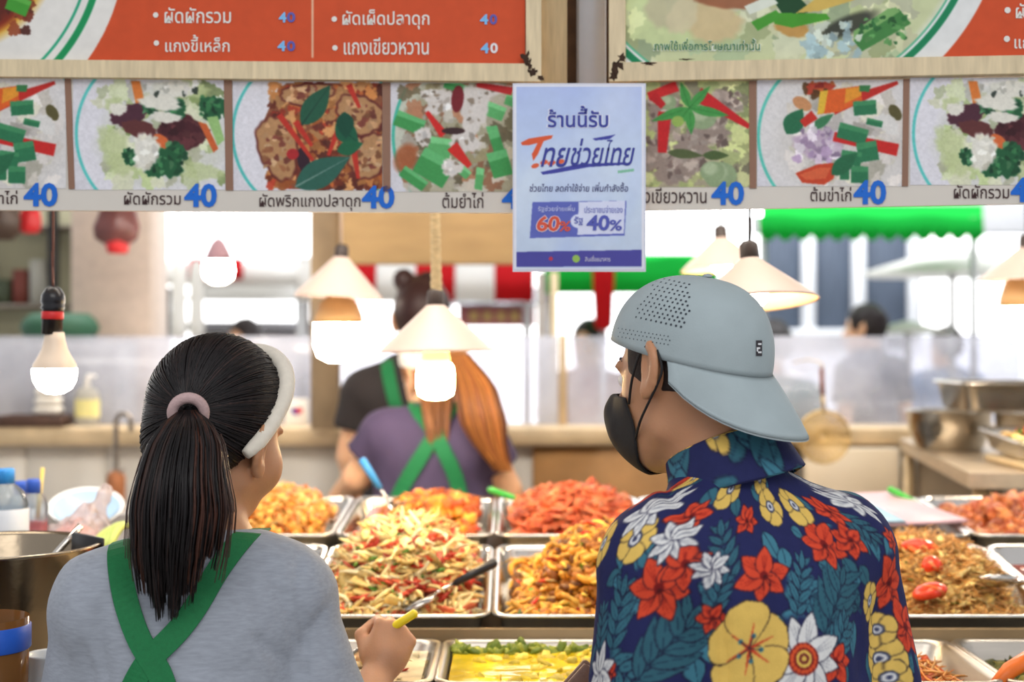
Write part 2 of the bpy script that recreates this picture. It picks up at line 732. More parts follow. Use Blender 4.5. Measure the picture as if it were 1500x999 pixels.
def one(name, V, Fs, m, parent=None, smooth=True, col=(200, 200, 200)):
    return MB().add(V, Fs, col, 0, smooth).build(name, m, parent)


def wbox(x0, x1, y0, y1, z0, z1, bev=0.004):
    return box(((x0 + x1) / 2, (y0 + y1) / 2, (z0 + z1) / 2), (abs(x1 - x0), abs(y1 - y0), abs(z1 - z0)), None, bev)


# ------------------------------------------------------------------ the setting
M_FLOOR = mat('concrete_floor', (150, 146, 140), 0.7, noise=0.12, nscale=4, bump=0.1)
struct(one('floor', *box((0, 7.5, -0.05), (18, 20, 0.1)), M_FLOOR))

M_TILE = mat('pale_tiled_wall', (206, 200, 190), 0.35, noise=0.05, nscale=5)
mb = MB()
for i in range(24):                           # low wall behind the stall, clad in wide pale panels
    x = -3.0 + i * 0.27
    if x < 0.10 or x > 0.80:
        mb.add(*box((x + 0.135, 4.86, 0.61), (0.266, 0.06, 1.22), None, 0.003))
    else:
        mb.add(*box((x + 0.135, 4.88, 0.61), (0.266, 0.02, 1.22), None, 0.003))
struct(mb.build('wall_back', M_TILE))
M_PLY = mat('stained_plywood', (150, 110, 66), 0.7, noise=0.6, nscale=4, bump=0.2)
tag(one('plywood_panel', *wbox(0.07, 0.96, 4.80, 4.825, 0.3, 1.19), M_PLY), 'brown stained plywood panel below the ledge, right of the purple shirt', 'panel')
M_LEDGE = mat('worn_cream_ledge', (196, 172, 136), 0.5, noise=0.28, nscale=8)
struct(one('trim_1', *wbox(-3, 3.6, 4.74, 4.98, 1.20, 1.262, 0.008), M_LEDGE))

M_ACR = clear_mat('scuffed_acrylic', (242, 242, 248), 0.66, 0.26, 0.12)
for i, (a, b) in enumerate(((-3.0, -1.02), (-1.0, 0.16), (0.19, 1.75), (1.77, 3.6))):
    o = one('splash_screen', *wbox(a, b, 4.9, 4.905, 1.262, 1.567, 0.001), M_ACR)
    tag(o, ['scuffed clear splash screen behind the bare light bulb, left end of the ledge', 'scuffed clear splash screen on the ledge behind the green apron straps',
            'scuffed clear splash screen right of the slim post, behind the grey cap', 'scuffed clear splash screen behind the steel bowls at the right end of the ledge'][i], 'screen', 'splash screens on the ledge')
tag(one('screen_post', *wbox(0.162, 0.188, 4.885, 4.92, 1.262, 1.575), M_LEDGE), 'slim cream post joining two splash screens left of the man', 'post')

# overhead beams and posts that carry the menu boards
M_TAN = mat('tan_board', (190, 158, 112), 0.7, noise=0.14, nscale=5, stretch=(1, 1, 4))
struct(one('trim_2', *wbox(-0.56, 0.10, 4.60, 4.68, 1.80, 2.35), M_TAN))
M_CONC = mat('speckled_column', (196, 178, 164), 0.6, noise=0.1, nscale=30)
M_POSTB = mat('brown_post', (150, 128, 100), 0.7, noise=0.2, nscale=8)
struct(one('trim_3', *wbox(-0.655, -0.565, 4.62, 4.70, 1.262, 2.7), M_POSTB))
M_ZINC = mat('galvanised_conduit', (186, 184, 186), 0.4, 0.3, noise=0.05)
struct(one('trim_4', *wbox(0.108, 0.155, 2.335, 2.38, 1.9, 2.75), M_ZINC))
struct(one('trim_5', *wbox(0.03, 0.09, 2.315, 2.37, 1.9, 2.75), M_WOODV))
struct(one('trim_6', *wbox(0.068, 0.203, 2.40, 2.425, 1.8, 2.75), mat('rusty_dark_post', (86, 62, 44), 0.8, noise=0.3)))
struct(one('ceiling', *wbox(-2.6, 3.2, 2.25, 4.9, 2.72, 2.76), mat('stall_ceiling', (214, 208, 198), 0.8, noise=0.05)))
for i, x in enumerate((-2.55, 3.15)):
    struct(one('trim_%d' % (7 + i), *wbox(x - .05, x + .05, 2.26, 2.36, 0, 2.72), M_POSTB))
struct(one('trim_9', *wbox(-2.6, 3.2, 2.44, 2.50, 2.58, 2.72), M_POSTB))       # rail the lamps hang from
struct(one('trim_10', *wbox(-2.6, 3.2, 3.50, 3.56, 2.58, 2.72), M_POSTB))

# ------------------------------------------------------------------ the market beyond the stall
o = one('concrete_column', *wbox(-1.66, -1.36, 5.35, 5.62, 0, 3.2, 0.01), M_CONC)
tag(o, 'square beige concrete column under the hanging maroon bag', 'column')

# dark shop front at far left
t = thing('shop_shelf', 'cluttered dark shop shelf at far left beside the concrete column', 'shelf', (-2.05, 5.8, 0))
one('back_panel', *wbox(-2.6, -1.6, 5.95, 6.0, 0, 2.4), mat('shop_panel', (150, 146, 120), 0.8, noise=0.25, nscale=4), t)
for z in (1.2, 1.68, 2.0):
    one('shelf_board', *wbox(-2.6, -1.6, 5.75, 5.95, z, z + 0.02), mat('shelf_board', (120, 112, 100), 0.6, noise=0.1), t)
one('side_post', *wbox(-1.72, -1.67, 5.72, 5.78, 0, 2.4), mat('shop_post', (170, 150, 110), 0.7, noise=0.2), t)
one('dark_strip', *wbox(-1.87, -1.83, 5.72, 5.75, 1.2, 2.4), M_BLACK, t)
mb = MB()
for k in range(9):
    x = -2.5 + k * 0.07
    mb.add(*box((x, 5.84, 1.752 + 0.02 * (k % 3)), (0.055, 0.08, 0.10 + 0.04 * (k % 3))), [(70, 80, 60), (120, 60, 50), (180, 180, 170)][k % 3])
tag(mb.build('shop_goods', M_COL), 'blurred row of small goods on the dark shop shelf', 'goods', kind='stuff')
c = P(88, 480, 5.17)
c[2] = 1.60
tag(one('display_box', *wbox(c[0] - .24, c[0] + .24, 5.02, 5.33, 0, 1.548), mat('grey_box', (150, 150, 146), 0.6, noise=.1)), 'grey box under the dark green tub, behind the splash screen at far left', 'box')
V, Fs = lathe([(0.12, -0.05), (0.14, 0.0), (0.125, 0.03), (0.10, 0.05)], c, None, 24)
tag(one('green_crate', V, Fs, mat('dark_green_plastic', (40, 84, 60), 0.6)), 'dark green tub on the shop ledge behind the bare bulb', 'tub')


def bag(name, label, px, py0, py1, wpx, d, col, base=None):
    """gathered plastic bag hanging from the rail"""
    n, rings = 22, []
    top, bot = P(px, py0, d), P(px, py1, d)
    w = wpx * d / F / 2
    a = np.arange(n) * 2 * PI / n
    for k, (s, z) in enumerate(((.25, 0), (.55, .12), (.8, .35), (1, .65), (.95, .88), (.55, 1.0))):
        r = w * s * (1 + .12 * np.sin(5 * a + k))
        c = top + (bot - top) * z
        rings.append(np.column_stack([c[0] + r * np.cos(a), c[1] + .6 * r * np.sin(a), np.full(n, c[2])]))
    t = thing(name, label, 'bag', bot)
    one('film', *loft(rings), col, t)
    one('tie', *tube([top, top + (0, 0, .3), top + (0, 0, 2.72 - top[2])], .006, 6), M_BLACK, t)
    if base is not None:
        one('content', *lathe([(w * .45, -.0), (w * .55, .03), (w * .3, .06)], bot + (0, 0, -.03), None, 14), base, t)


M_MAROON = mat('maroon_film', (112, 68, 66), 0.3, noise=0.35, nscale=14)
M_REDP = mat('red_plastic', (206, 44, 48), 0.4, noise=0.1)
bag('hanging_bag', 'dark maroon plastic bag hanging above the concrete column', 172, 285, 358, 64, 4.75, M_MAROON, M_REDP)
bag('hanging_bag', 'dark brown bag hanging at the top left edge of the stall', 4, 270, 352, 52, 4.75, mat('brown_film', (78, 60, 50), 0.4, noise=0.3, nscale=12))
bag('hanging_bag', 'small red bag hanging between the dark brown bag and the bulb cord', 44, 295, 342, 34, 4.8, M_REDP)

# white market canopies, left middle
M_CANV = clear_mat('white_canvas', (242, 241, 238), 0.0, 0.0, 0.6, False)
M_RED = clear_mat('red_canvas', (206, 44, 50), 0.0, 0.0, 0.6, False)


def canopy(name, label, px0, px1, pyt, pyb, d, m, stripes=None, slope=0.9, scallop=0, drop=None, cat='awning', legs=True):
    """sloping cloth awning with a hanging valance; stripes alternate two cloths"""
    a, b = P(px0, pyt, d + slope), P(px1, pyt, d + slope)
    x0, x1 = P(px0, pyb, d)[0], P(px1, pyb, d)[0]
    zt, zb = P(0, pyt, d + slope)[2], P(0, pyb, d)[2]
    drop = drop if drop is not None else 0.06
    n = 8 * (scallop or 10)
    t = thing(name, label, cat, ((x0 + x1) / 2, d, 0))
    ns = stripes or 1
    for s in range(ns):
        xs = np.linspace(x0 + (x1 - x0) * s / ns, x0 + (x1 - x0) * (s + 1) / ns, max(2, n // ns + 1))
        u = (xs - x0) / (x1 - x0)
        lip = drop * (np.ones_like(u) + (0.35 * np.abs(np.sin(u * PI * scallop)) if scallop else 0))
        sag = 0.02 * np.sin(u * PI * 6)
        up = np.column_stack([a[0] + (b[0] - a[0]) * u, np.full_like(xs, d + slope), np.full_like(xs, zt)])
        md = np.column_stack([xs, np.full_like(xs, d), zb + drop + sag * .4])
        dn = np.column_stack([xs, np.full_like(xs, d - 0.02), zb + drop - lip])
        mm = (up + md) / 2 - [0, 0, .03]
        k = len(xs)
        V = np.concatenate([up, mm, md, dn, dn + [0, .006, 0], md + [0, .01, -.01], mm - [0, 0, .01], up - [0, 0, .01]])
        Fs = [(r * k + i, r * k + i + 1, (r + 1) * k + i + 1, (r + 1) * k + i) for r in range(7) for i in range(k - 1)]
        Fs += [tuple(r * k for r in range(8)), tuple(r * k + k - 1 for r in range(7, -1, -1))]
        mm_ = m if not isinstance(m, (list, tuple)) else m[s % len(m)]
        one('canvas', V, Fs, mm_, t)
    if legs:
        for x in (x0 + .03, x1 - .03):
            one('pole', *tube([(x, d + .05, 0), (x, d + .05, zb + drop)], 0.018, 8), mat('grey_pole', (150, 150, 150), 0.4, 0.4), t)
    return t


canopy('market_awning', 'long white market canopy left of the round lamp, sloping to a grey edge', 196, 445, 384, 418, 7.2, M_CANV, slope=1.2, drop=.10)
canopy('market_awning', 'small red awning right behind the small round lamp', 276, 356, 378, 410, 6.9, M_RED, slope=.3, drop=.05, legs=False)
canopy('market_awning', 'red and white striped awning behind the two shaded lamps', 436, 782, 376, 442, 6.4, [M_CANV, M_RED], stripes=6, slope=.5, drop=.17)
M_ROOFG = mat('grey_roof_sheet', (150, 152, 158), 0.5, noise=0.15, nscale=20, stretch=(8, 1, 1))
canopy('stall_roof', 'grey corrugated stall roof below the red and white awning', 648, 800, 420, 446, 7.6, M_ROOFG, slope=.7, scallop=14, drop=.02, cat='roof')
t = thing('shop_banner', 'faded pink shop banner with pale yellow blocks under the grey roof', 'banner', P(730, 470, 7.7))
one('cloth', *box(P(728, 462, 7.75), (.42, .02, .12)), mat('pink_banner', (190, 120, 122), 0.8, noise=0.2), t)
for k in range(4):
    one('letter_block', *box(P(694 + k * 20, 463, 7.735), (.045, .004, .05)), M_COL, t, True, (226, 200, 130))
M_LIME = clear_mat('bright_green_canvas', (44, 200, 84), 0.0, 0.0, 0.6, False)
canopy('market_awning', 'bright green awning behind the blue poster and the grey cap', 796, 1052, 372, 430, 6.6, M_LIME, slope=.8, drop=.16)
canopy('market_awning', 'green awning with a scalloped edge under the right menu strip', 1112, 1440, 300, 344, 7.0, M_LIME, slope=.6, scallop=13, drop=.09)
for (x, w, col, lab) in ((793, 12, (140, 130, 120), 'thin grey post below the blue poster'), (812, 10, (206, 186, 150), 'thin beige post right of the grey post below the poster')):
    q = P(x, 400, 6.2)
    tag(one('market_post', *wbox(q[0] - w * 6.2 / F / 2, q[0] + w * 6.2 / F / 2, 6.2, 6.25, 0, 1.85), mat(lab[:14], col, 0.7, noise=0.1)), lab, 'post')
t = thing('market_umbrella', 'folded red umbrella just left of the grey cap', 'umbrella', (P(884, 478, 6.4)[0], 6.4, 0))
one('canopy', *lathe([(0.03, .55), (.055, .35), (.04, 0.0), (.012, -.02)], P(884, 478, 6.4), None, 12), M_RED, t)
one('pole', *tube([(P(884, 478, 6.4)[0], 6.4, 0), P(884, 478, 6.4)], .015, 8), mat('grey_pole', (150, 150, 150), 0.4, 0.4), t)

# building across the lane with curtained windows
t = thing('lane_building', 'pale building with curtained windows across the lane, right background', 'building', (2.6, 9.5, 0))
M_BW = mat('pale_facade', (226, 228, 232), 0.7, noise=0.05)
M_CURT = mat('blue_grey_curtain', (78, 88, 104), 0.7, noise=0.35, nscale=16, stretch=(6, 1, .3))
one('wall', *wbox(P(1112, 0, 9.5)[0], 5.5, 9.55, 9.8, 0, 1.60), M_BW, t)
one('wall', *wbox(P(1112, 0, 9.5)[0], 5.5, 9.55, 9.8, 2.28, 3.2), M_BW, t)
for x0, x1 in ((1122, 1176), (1198, 1250), (1270, 1332)):
    a, b = P(x0, 0, 9.5)[0], P(x1, 0, 9.5)[0]
    w = one('window', *wbox(a, b, 9.56, 9.6, 1.6, 2.28), M_CURT, t)
    one('window_frame', *wbox(b, b + .085, 9.5, 9.6, 1.6, 2.28), M_BW, t)
one('sill', *wbox(P(1112, 0, 9.5)[0], P(1340, 0, 9.5)[0], 9.45, 9.56, 1.58, 1.63), M_BW, t)

# broad white parasols at right
for (px, py, wpx, hpx, d, lab) in ((1395, 360, 270, 40, 8.0, 'broad white parasol beyond the steel trays at right'), (1330, 470, 120, 14, 7.3, 'low pale blue stall cover right of the background man')):
    q = P(px, py, d)
    w = wpx * d / F / 2
    t = thing('parasol', lab, 'parasol', (q[0], d, 0))
    one('canopy', *lathe([(.02, 0), (w * .5, -hpx * .5 * d / F), (w, -hpx * d / F), (w * .98, -hpx * d / F - .015), (w * .5, -hpx * .5 * d / F - .02), (.02, -.02)], q, None, 8), M_CANV, t)
    one('pole', *tube([(q[0], d, 0), (q[0], d, q[2])], .02, 8), mat('grey_pole', (150, 150, 150), 0.4, 0.4), t)

# rail across the lane that carries the hanging goods
mb = MB()
mb.add(*wbox(-2.7, 2.7, 6.25, 6.65, 3.0, 3.06))
for x in (-2.65, 2.65):
    mb.add(*wbox(x - .04, x + .04, 6.4, 6.48, 0, 3.0))
struct(mb.build('trim_11', M_POSTB))
# stall goods of the left middle ground
q = P(242, 450, 6.1)
tag(one('black_post', *wbox(q[0] - .022, q[0] + .022, 6.08, 6.12, 0, 1.78), M_BLACK), 'black post right of the concrete column', 'post')
t = thing('food_cart', 'pale food cart with a grey counter in the left background', 'cart', (-1.2, 8.2, 0))
one('body', *wbox(P(290, 0, 8.2)[0], P(455, 0, 8.2)[0], 8.1, 8.7, 0.3, 1.60), mat('cart_body', (206, 204, 206), 0.5, noise=0.15, nscale=5), t)
one('counter', *wbox(P(280, 0, 8.2)[0], P(460, 0, 8.2)[0], 8.0, 8.75, 1.60, 1.66), mat('cart_counter', (140, 140, 146), 0.4, 0.3), t)
one('cover', *lathe([(.1, .34), (.32, .24), (.40, .18), (.40, .16)], P(372, 430, 8.3) - np.array([0, 0, .2]), None, 8, (True, True), 1.0, .6), M_CANV, t)
for k in range(4):
    one('wheel', *lathe([(.12, -.02), (.15, 0), (.12, .02)], (P(310 if k % 2 else 440, 0, 8.2)[0], 8.15 + .5 * (k // 2), .15), rotm(PI / 2), 16), M_BLACK, t)
for i, (x, lab) in enumerate(((262, 'white cloth bundle hanging right of the black post'), (288, 'second white cloth bundle hanging left of the food cart'))):
    q = P(x, 420, 6.3 + i * .3)
    a = curve([(.02, .12), (.034, .05), (.032, -.1), (.038, -.2), (.02, -.24)], 9)
    t = thing('cloth_bundle', lab, 'cloth', q)
    one('cloth', *lathe([(r, z) for r, z in a], q, None, 14), M_CANV, t)
    one('string', *tube([q + (0, 0, .12), (q[0], q[1], 3.01)], .004, 5), M_BLACK, t)
# ------------------------------------------------------------------ menu boards and photo strips
def sign_plane(xa, da, xb, db):
    """vertical plane through two columns of the photo at their distances; returns fn(px, py, out) -> points"""
    A, B = P(xa, 500, da)[:2], P(xb, 500, db)[:2]
    n = np.array([-(B - A)[1], (B - A)[0]])
    n /= np.linalg.norm(n)
    if n[1] > 0:
        n = -n

    def fn(px, py, out=0.0):
        px, py = np.asarray(px, float), np.asarray(py, float)
        d = A.dot(n) / (((px - 750) / F) * n[0] + n[1])
        q = np.stack([(px - 750) * d / F, d, 1.55 - (py - 499.5) * d / F], -1)
        q[..., :2] += n * out
        return q
    return fn


SL = sign_plane(0, 2.235, 760, 2.275)
SR = sign_plane(930, 2.275, 1500, 2.19)


def at(fn, out):
    return lambda x, y: fn(x, y, out)


def slab(fn, quad, o0, o1):
    """board over a photo quad (4 corners, clockwise from top left) between two offsets from the plane"""
    q = np.array(quad, float)
    f, b = fn(q[:, 0], q[:, 1], o1), fn(q[:, 0], q[:, 1], o0)
    return np.concatenate([f, b]), [(0, 3, 2, 1), (4, 5, 6, 7), (0, 1, 5, 4), (1, 2, 6, 5), (2, 3, 7, 6), (3, 0, 4, 7)]


WHITE_P, TEAL, BLUE, BROWN = (214, 213, 220), (70, 182, 170), (24, 104, 204), (66, 44, 44)


def specks(c, x0, y0, x1, y1, n, cols, r0, r1, seed=1, asp=2.0):
    g = np.random.default_rng(seed)
    for k in range(n):
        col = np.array(cols[g.integers(len(cols))], float) * g.uniform(.8, 1.15)
        r = g.uniform(r0, r1)
        c.blob(g.uniform(x0, x1), g.uniform(y0, y1), r * g.uniform(1, asp), r, g.uniform(0, PI), np.clip(col, 0, 255), 0, .9, .3, k)


def leafp(c, x, y, L, W, ang, col, vein=None):
    t = np.linspace(0, 1, 12)
    w = W * np.sin(PI * t ** .8)
    d, n = np.array([math.cos(ang), math.sin(ang)]), np.array([-math.sin(ang), math.cos(ang)])
    s = np.array([x, y]) - d * L / 2
    up = [s + d * L * a + n * b for a, b in zip(t, w)]
    dn = [s + d * L * a - n * b for a, b in zip(t, w)]
    c.poly(up + dn[::-1], col)
    if vein is not None:
        c.line(s, s + d * L, max(W * .12, .8), vein, .4)


def quadp(c, x, y, w, h, ang, col, hi=None):
    d, n = np.array([math.cos(ang), math.sin(ang)]), np.array([-math.sin(ang), math.cos(ang)])
    o = np.array([x, y])
    p = [o - d * w / 2 - n * h / 2, o + d * w / 2 - n * h * .45, o + d * w * .47 + n * h / 2, o - d * w * .5 + n * h * .46]
    c.poly(p, col)
    if hi is not None:
        c.poly([p[0], p[1], p[1] * .7 + p[2] * .3, p[0] * .65 + p[3] * .35], hi)


def pic_veg(c, X):
    c.blob(X + 135, 196, 128, 132, 0, (222, 221, 228))
    c.ring(X + 135, 196, 130, 4.5, (90, 196, 190))
    c.blob(X + 135, 200, 95, 78, 0, (206, 208, 196), .3, .8, .08)
    specks(c, X + 45, 130, X + 222, 270, 70, [(214, 216, 188), (198, 206, 170), (226, 226, 214), (180, 196, 140), (150, 170, 110)], 5, 15, 11)
    for x, y, rx, ry, a in ((58, 215, 20, 30, -.3), (72, 240, 22, 16, .2), (190, 252, 30, 12, .1), (170, 130, 26, 14, 0), (60, 155, 12, 14, 0)):
        c.blob(X + x, y, rx, ry, a, (188, 200, 148), .3, .8, .25, x)
    c.blob(X + 84, 168, 30, 15, -.35, (78, 42, 56), .1, 1, .15, 3)
    c.blob(X + 98, 190, 26, 13, .3, (96, 50, 50), .1, 1, .15, 5)
    c.blob(X + 158, 194, 33, 26, .15, (78, 36, 42), .08, 1, .1, 6)
    specks(c, X + 130, 176, X + 186, 216, 26, [(110, 60, 56), (66, 28, 36), (96, 50, 54)], 3, 8, 13)
    c.poly([(X + 85, 119), (X + 98, 119), (X + 105, 148), (X + 92, 152)], (214, 122, 56))
    c.poly([(X + 183, 178), (X + 196, 182), (X + 213, 218), (X + 206, 224)], (200, 96, 50))
    c.blob(X + 130, 207, 14, 8, .7, (208, 104, 56))
    for x, y, r in ((150, 160, 15), (205, 158, 18), (85, 230, 12), (138, 238, 22), (152, 222, 13), (120, 247, 14), (112, 158, 9)):
        c.blob(X + x, y, r * 1.1, r, .3, (36, 92, 58), .1, 1, .22, x)
        specks(c, X + x - r, y - r, X + x + r, y + r * .8, 14, [(30, 78, 50), (58, 120, 74), (24, 64, 44), (84, 140, 96)], 1.5, 4, int(x))
    c.poly([(X + 196, 172), (X + 212, 170), (X + 222, 205), (X + 212, 214)], (150, 190, 120))
    for x, y, rx, ry in ((107, 222, 18, 27), (128, 150, 30, 12), (136, 172, 22, 8), (150, 130, 26, 12), (66, 160, 13, 9)):
        c.blob(X + x, y, rx, ry, .1, (222, 220, 208), .2, 1, .18, y)
    specks(c, X + 92, 200, X + 124, 246, 14, [(232, 230, 220), (206, 202, 186)], 2, 5, 5)
    specks(c, X + 100, 120, X + 180, 140, 18, [(232, 230, 224), (190, 190, 180), (40, 50, 44)], 2, 6, 8)


def pic_fish(c, X):
    c.blob(X + 122, 196, 124, 134, 0, (222, 221, 228))
    c.ring(X + 122, 196, 122, 4.5, (84, 190, 184))
    body = [(X + 78, 122), (X + 225, 122), (X + 225, 277), (X + 82, 277), (X + 58, 255), (X + 40, 220), (X + 42, 185), (X + 55, 155), (X + 62, 150)]
    c.poly(body, (138, 82, 56))
    specks(c, X + 56, 124, X + 222, 276, 420, [(176, 98, 50), (120, 52, 34), (196, 130, 72), (90, 40, 32), (168, 60, 40), (204, 150, 96)], 2.5, 8, 21)
    for x, y, rx, ry, a in ((66, 216, 27, 46, -.25), (110, 138, 38, 14, -.1), (186, 168, 34, 26, .5), (200, 228, 26, 34, .6)):
        c.blob(X + x, y, rx + 3, ry + 3, a, (96, 40, 36), .1, 1, .1, x)
        c.blob(X + x, y, rx, ry, a, (178, 134, 92), .1, 1, .12, x)
        g = max(rx, ry) * .7
        specks(c, X + x - rx * .7, y - ry * .7, X + x + rx * .7, y + ry * .7, 34, [(196, 152, 110), (140, 90, 60), (120, 60, 50), (206, 170, 130)], 1.5, 5, int(x + y))
    c.blob(X + 104, 236, 9, 20, -.2, (52, 30, 42))
    c.blob(X + 88, 226, 9, 8, 0, (168, 40, 44))
    for a, b in (((68, 168), (118, 236)), ((170, 124), (186, 158)), ((92, 178), (116, 214)), ((160, 176), (140, 228)), ((178, 222), (184, 262))):
        c.line((X + a[0], a[1]), (X + b[0], b[1]), 9, (186, 52, 40), 5)
    leafp(c, X + 122, 154, 72, 17, -.95, (36, 88, 66), (26, 60, 50))
    leafp(c, X + 132, 252, 92, 21, -.5, (46, 96, 82), (120, 150, 140))
    leafp(c, X + 168, 196, 44, 15, .7, (26, 90, 64), (14, 60, 44))
    leafp(c, X + 172, 216, 40, 11, -.3, (30, 98, 66), None)
    leafp(c, X + 165, 184, 40, 13, 1.5, (20, 74, 56), None)


def pic_tomyum(c, X):
    c.blob(X + 142, 200, 138, 140, 0, (196, 200, 184))
    c.ring(X + 142, 200, 138, 4.5, (70, 182, 160))
    c.blob(X + 152, 205, 128, 128, 0, (164, 158, 132), .1, .95)
    specks(c, X + 20, 122, X + 180, 276, 150, [(188, 182, 158), (140, 132, 100), (206, 200, 186), (120, 110, 84), (170, 120, 90)], 4, 11, 31)
    c.blob(X + 22, 232, 16, 22, .4, (164, 92, 56), .4, .9)
    for x, y, w, h, a, k in ((28, 180, 44, 24, .35, 0), (72, 216, 34, 30, .12, 1), (64, 246, 52, 42, .5, 0), (150, 162, 36, 22, .35, 1), (156, 212, 16, 60, -.3, 0), (130, 262, 12, 34, .1, 1),
                             (98, 128, 40, 14, .3, 0), (176, 146, 16, 20, .3, 1), (34, 262, 42, 18, .6, 0), (105, 250, 26, 14, .7, 1), (160, 240, 30, 40, -.3, 0)):
        col = ((66, 150, 82), (92, 172, 104))[k]
        quadp(c, X + x, y, w, h, a, col, tuple(min(255, v + 34) for v in col))
    for x, y, rx, ry, a in ((75, 150, 24, 16, -.4), (122, 160, 20, 38, .1), (146, 132, 28, 10, -.1), (48, 200, 12, 14, 0), (108, 208, 22, 16, .2), (90, 246, 16, 12, 0), (60, 140, 16, 10, 0)):
        c.blob(X + x, y, rx, ry, a, (214, 208, 202), .15, 1, .2, x)
        specks(c, X + x - rx * .6, y - ry * .6, X + x + rx * .6, y + ry * .6, 8, [(180, 170, 160), (228, 224, 220), (130, 116, 100)], 1.5, 4, int(x))
    c.line((X + 53, 164), (X + 78, 198), 6, (206, 42, 40), 13)
    c.line((X + 90, 214), (X + 116, 244), 19, (206, 46, 40), 8)
    c.line((X + 126, 124), (X + 178, 134), 7, (188, 42, 44), 12)
    c.blob(X + 98, 145, 9, 20, .1, (120, 34, 42))
    c.blob(X + 92, 192, 17, 5, 0, (60, 38, 40))


def pic_green(c, X):
    c.poly([(X, 118), (X + 170, 118), (X + 170, 280), (X, 280)], (186, 196, 130))
    specks(c, X, 120, X + 155, 276, 150, [(196, 204, 140), (150, 160, 110), (180, 170, 146), (210, 214, 156), (130, 124, 104)], 4, 12, 41)
    for x, y, rx, ry in ((70, 215, 26, 22), (40, 250, 30, 20), (96, 192, 26, 20), (30, 168, 22, 26), (120, 150, 22, 14), (60, 240, 26, 16), (20, 225, 20, 26)):
        c.blob(X + x, y, rx, ry, .3, (150, 134, 124), .15, 1, .25, x)
        specks(c, X + x - rx, y - ry, X + x + rx, y + ry, 20, [(170, 154, 144), (118, 100, 94), (186, 172, 160)], 2, 6, int(x * 3))
    for x, y, r in ((85, 172, 21), (112, 258, 24), (100, 252, 18), (34, 150, 13)):
        c.blob(X + x, y, r, r * .85, 0, (142, 162, 124), .1)
        c.blob(X + x - r * .2, y - r * .25, r * .6, r * .5, 0, (172, 188, 152), .5)
    leafp(c, X + 60, 226, 54, 7, .1, (84, 96, 60), None)
    leafp(c, X + 105, 228, 40, 7, 0, (76, 96, 56), None)
    c.line((X + 78, 138), (X + 154, 186), 22, (196, 36, 40), 7)
    c.line((X + 48, 126), (X + 6, 142), 16, (200, 40, 42), 13)
    c.line((X + 30, 164), (X + 26, 224), 20, (196, 36, 40), 13)
    c.line((X + 12, 140), (X + 28, 156), 14, (186, 34, 38), 10)
    for a, L in ((.2, 60), (-.8, 44), (2.8, 60), (1.5, 40), (-1.9, 40), (2.2, 36)):
        leafp(c, X + 66 + math.cos(a) * L / 2, 158 + math.sin(a) * L / 2, L, 7, a, (70, 150, 74), (40, 110, 50))
    c.blob(X + 49, 178, 9, 8, 0, (150, 180, 90), .1)


def pic_tomkha(c, X):
    c.blob(X + 128, 200, 128, 136, 0, (218, 216, 216))
    c.ring(X + 128, 200, 126, 4.5, (90, 196, 180))
    c.blob(X + 130, 205, 96, 82, 0, (206, 202, 196), .4, .8)
    specks(c, X + 50, 140, X + 205, 268, 60, [(222, 216, 210), (196, 190, 180), (212, 208, 190)], 5, 14, 51)
    c.poly([(X + 72, 122), (X + 100, 120), (X + 116, 126), (X + 96, 142), (X + 70, 138)], (176, 66, 46))
    specks(c, X + 70, 120, X + 114, 142, 16, [(200, 100, 50), (150, 40, 36), (90, 60, 30)], 2, 5, 52)
    c.blob(X + 66, 152, 15, 9, .5, (196, 140, 96))
    leafp(c, X + 55, 178, 44, 15, -1.0, (40, 108, 74), None)
    c.line((X + 206, 121), (X + 110, 158), 5, (190, 44, 38), 22)
    c.poly([(X + 92, 134), (X + 150, 126), (X + 154, 148), (X + 120, 164), (X + 88, 168)], (218, 96, 40))
    c.poly([(X + 92, 134), (X + 104, 132), (X + 98, 166), (X + 88, 168)], (222, 180, 60))
    c.poly([(X + 130, 130), (X + 152, 127), (X + 153, 140), (X + 128, 152)], (226, 150, 50))
    c.poly([(X + 150, 125), (X + 166, 125), (X + 164, 135), (X + 150, 134)], (56, 120, 70))
    c.line((X + 66, 182), (X + 84, 168), 12, (196, 50, 40), 15)
    leafp(c, X + 96, 178, 40, 7, -.6, (60, 124, 84), None)
    c.blob(X + 90, 212, 36, 22, 0, (190, 170, 190), .2, 1, .15, 4)
    specks(c, X + 58, 190, X + 122, 236, 44, [(206, 190, 206), (170, 146, 178), (222, 214, 222), (150, 128, 160)], 2, 7, 53)
    c.poly([(X + 56, 254), (X + 88, 241), (X + 118, 238), (X + 112, 262), (X + 98, 271), (X + 66, 268)], (196, 70, 42))
    c.poly([(X + 62, 256), (X + 90, 246), (X + 108, 246), (X + 100, 262), (X + 72, 264)], (212, 98, 62))
    c.line((X + 112, 200), (X + 206, 220), 14, (196, 40, 38), 18)
    c.blob(X + 202, 165, 13, 8, 1.0, (90, 84, 50))
    c.blob(X + 190, 182, 20, 12, .6, (218, 216, 212), .1, 1, .2)
    for x, y, w, h, a in ((158, 158, 34, 22, -.1), (140, 196, 44, 24, .25), (162, 222, 30, 30, -.2), (138, 232, 30, 22, .1), (150, 256, 26, 26, 0), (128, 255, 14, 18, 0), (172, 180, 24, 10, .2)):
        quadp(c, X + x, y, w, h, a, (44, 116, 78), (64, 138, 92))
    leafp(c, X + 128, 240, 50, 12, -.7, (40, 104, 70), None)


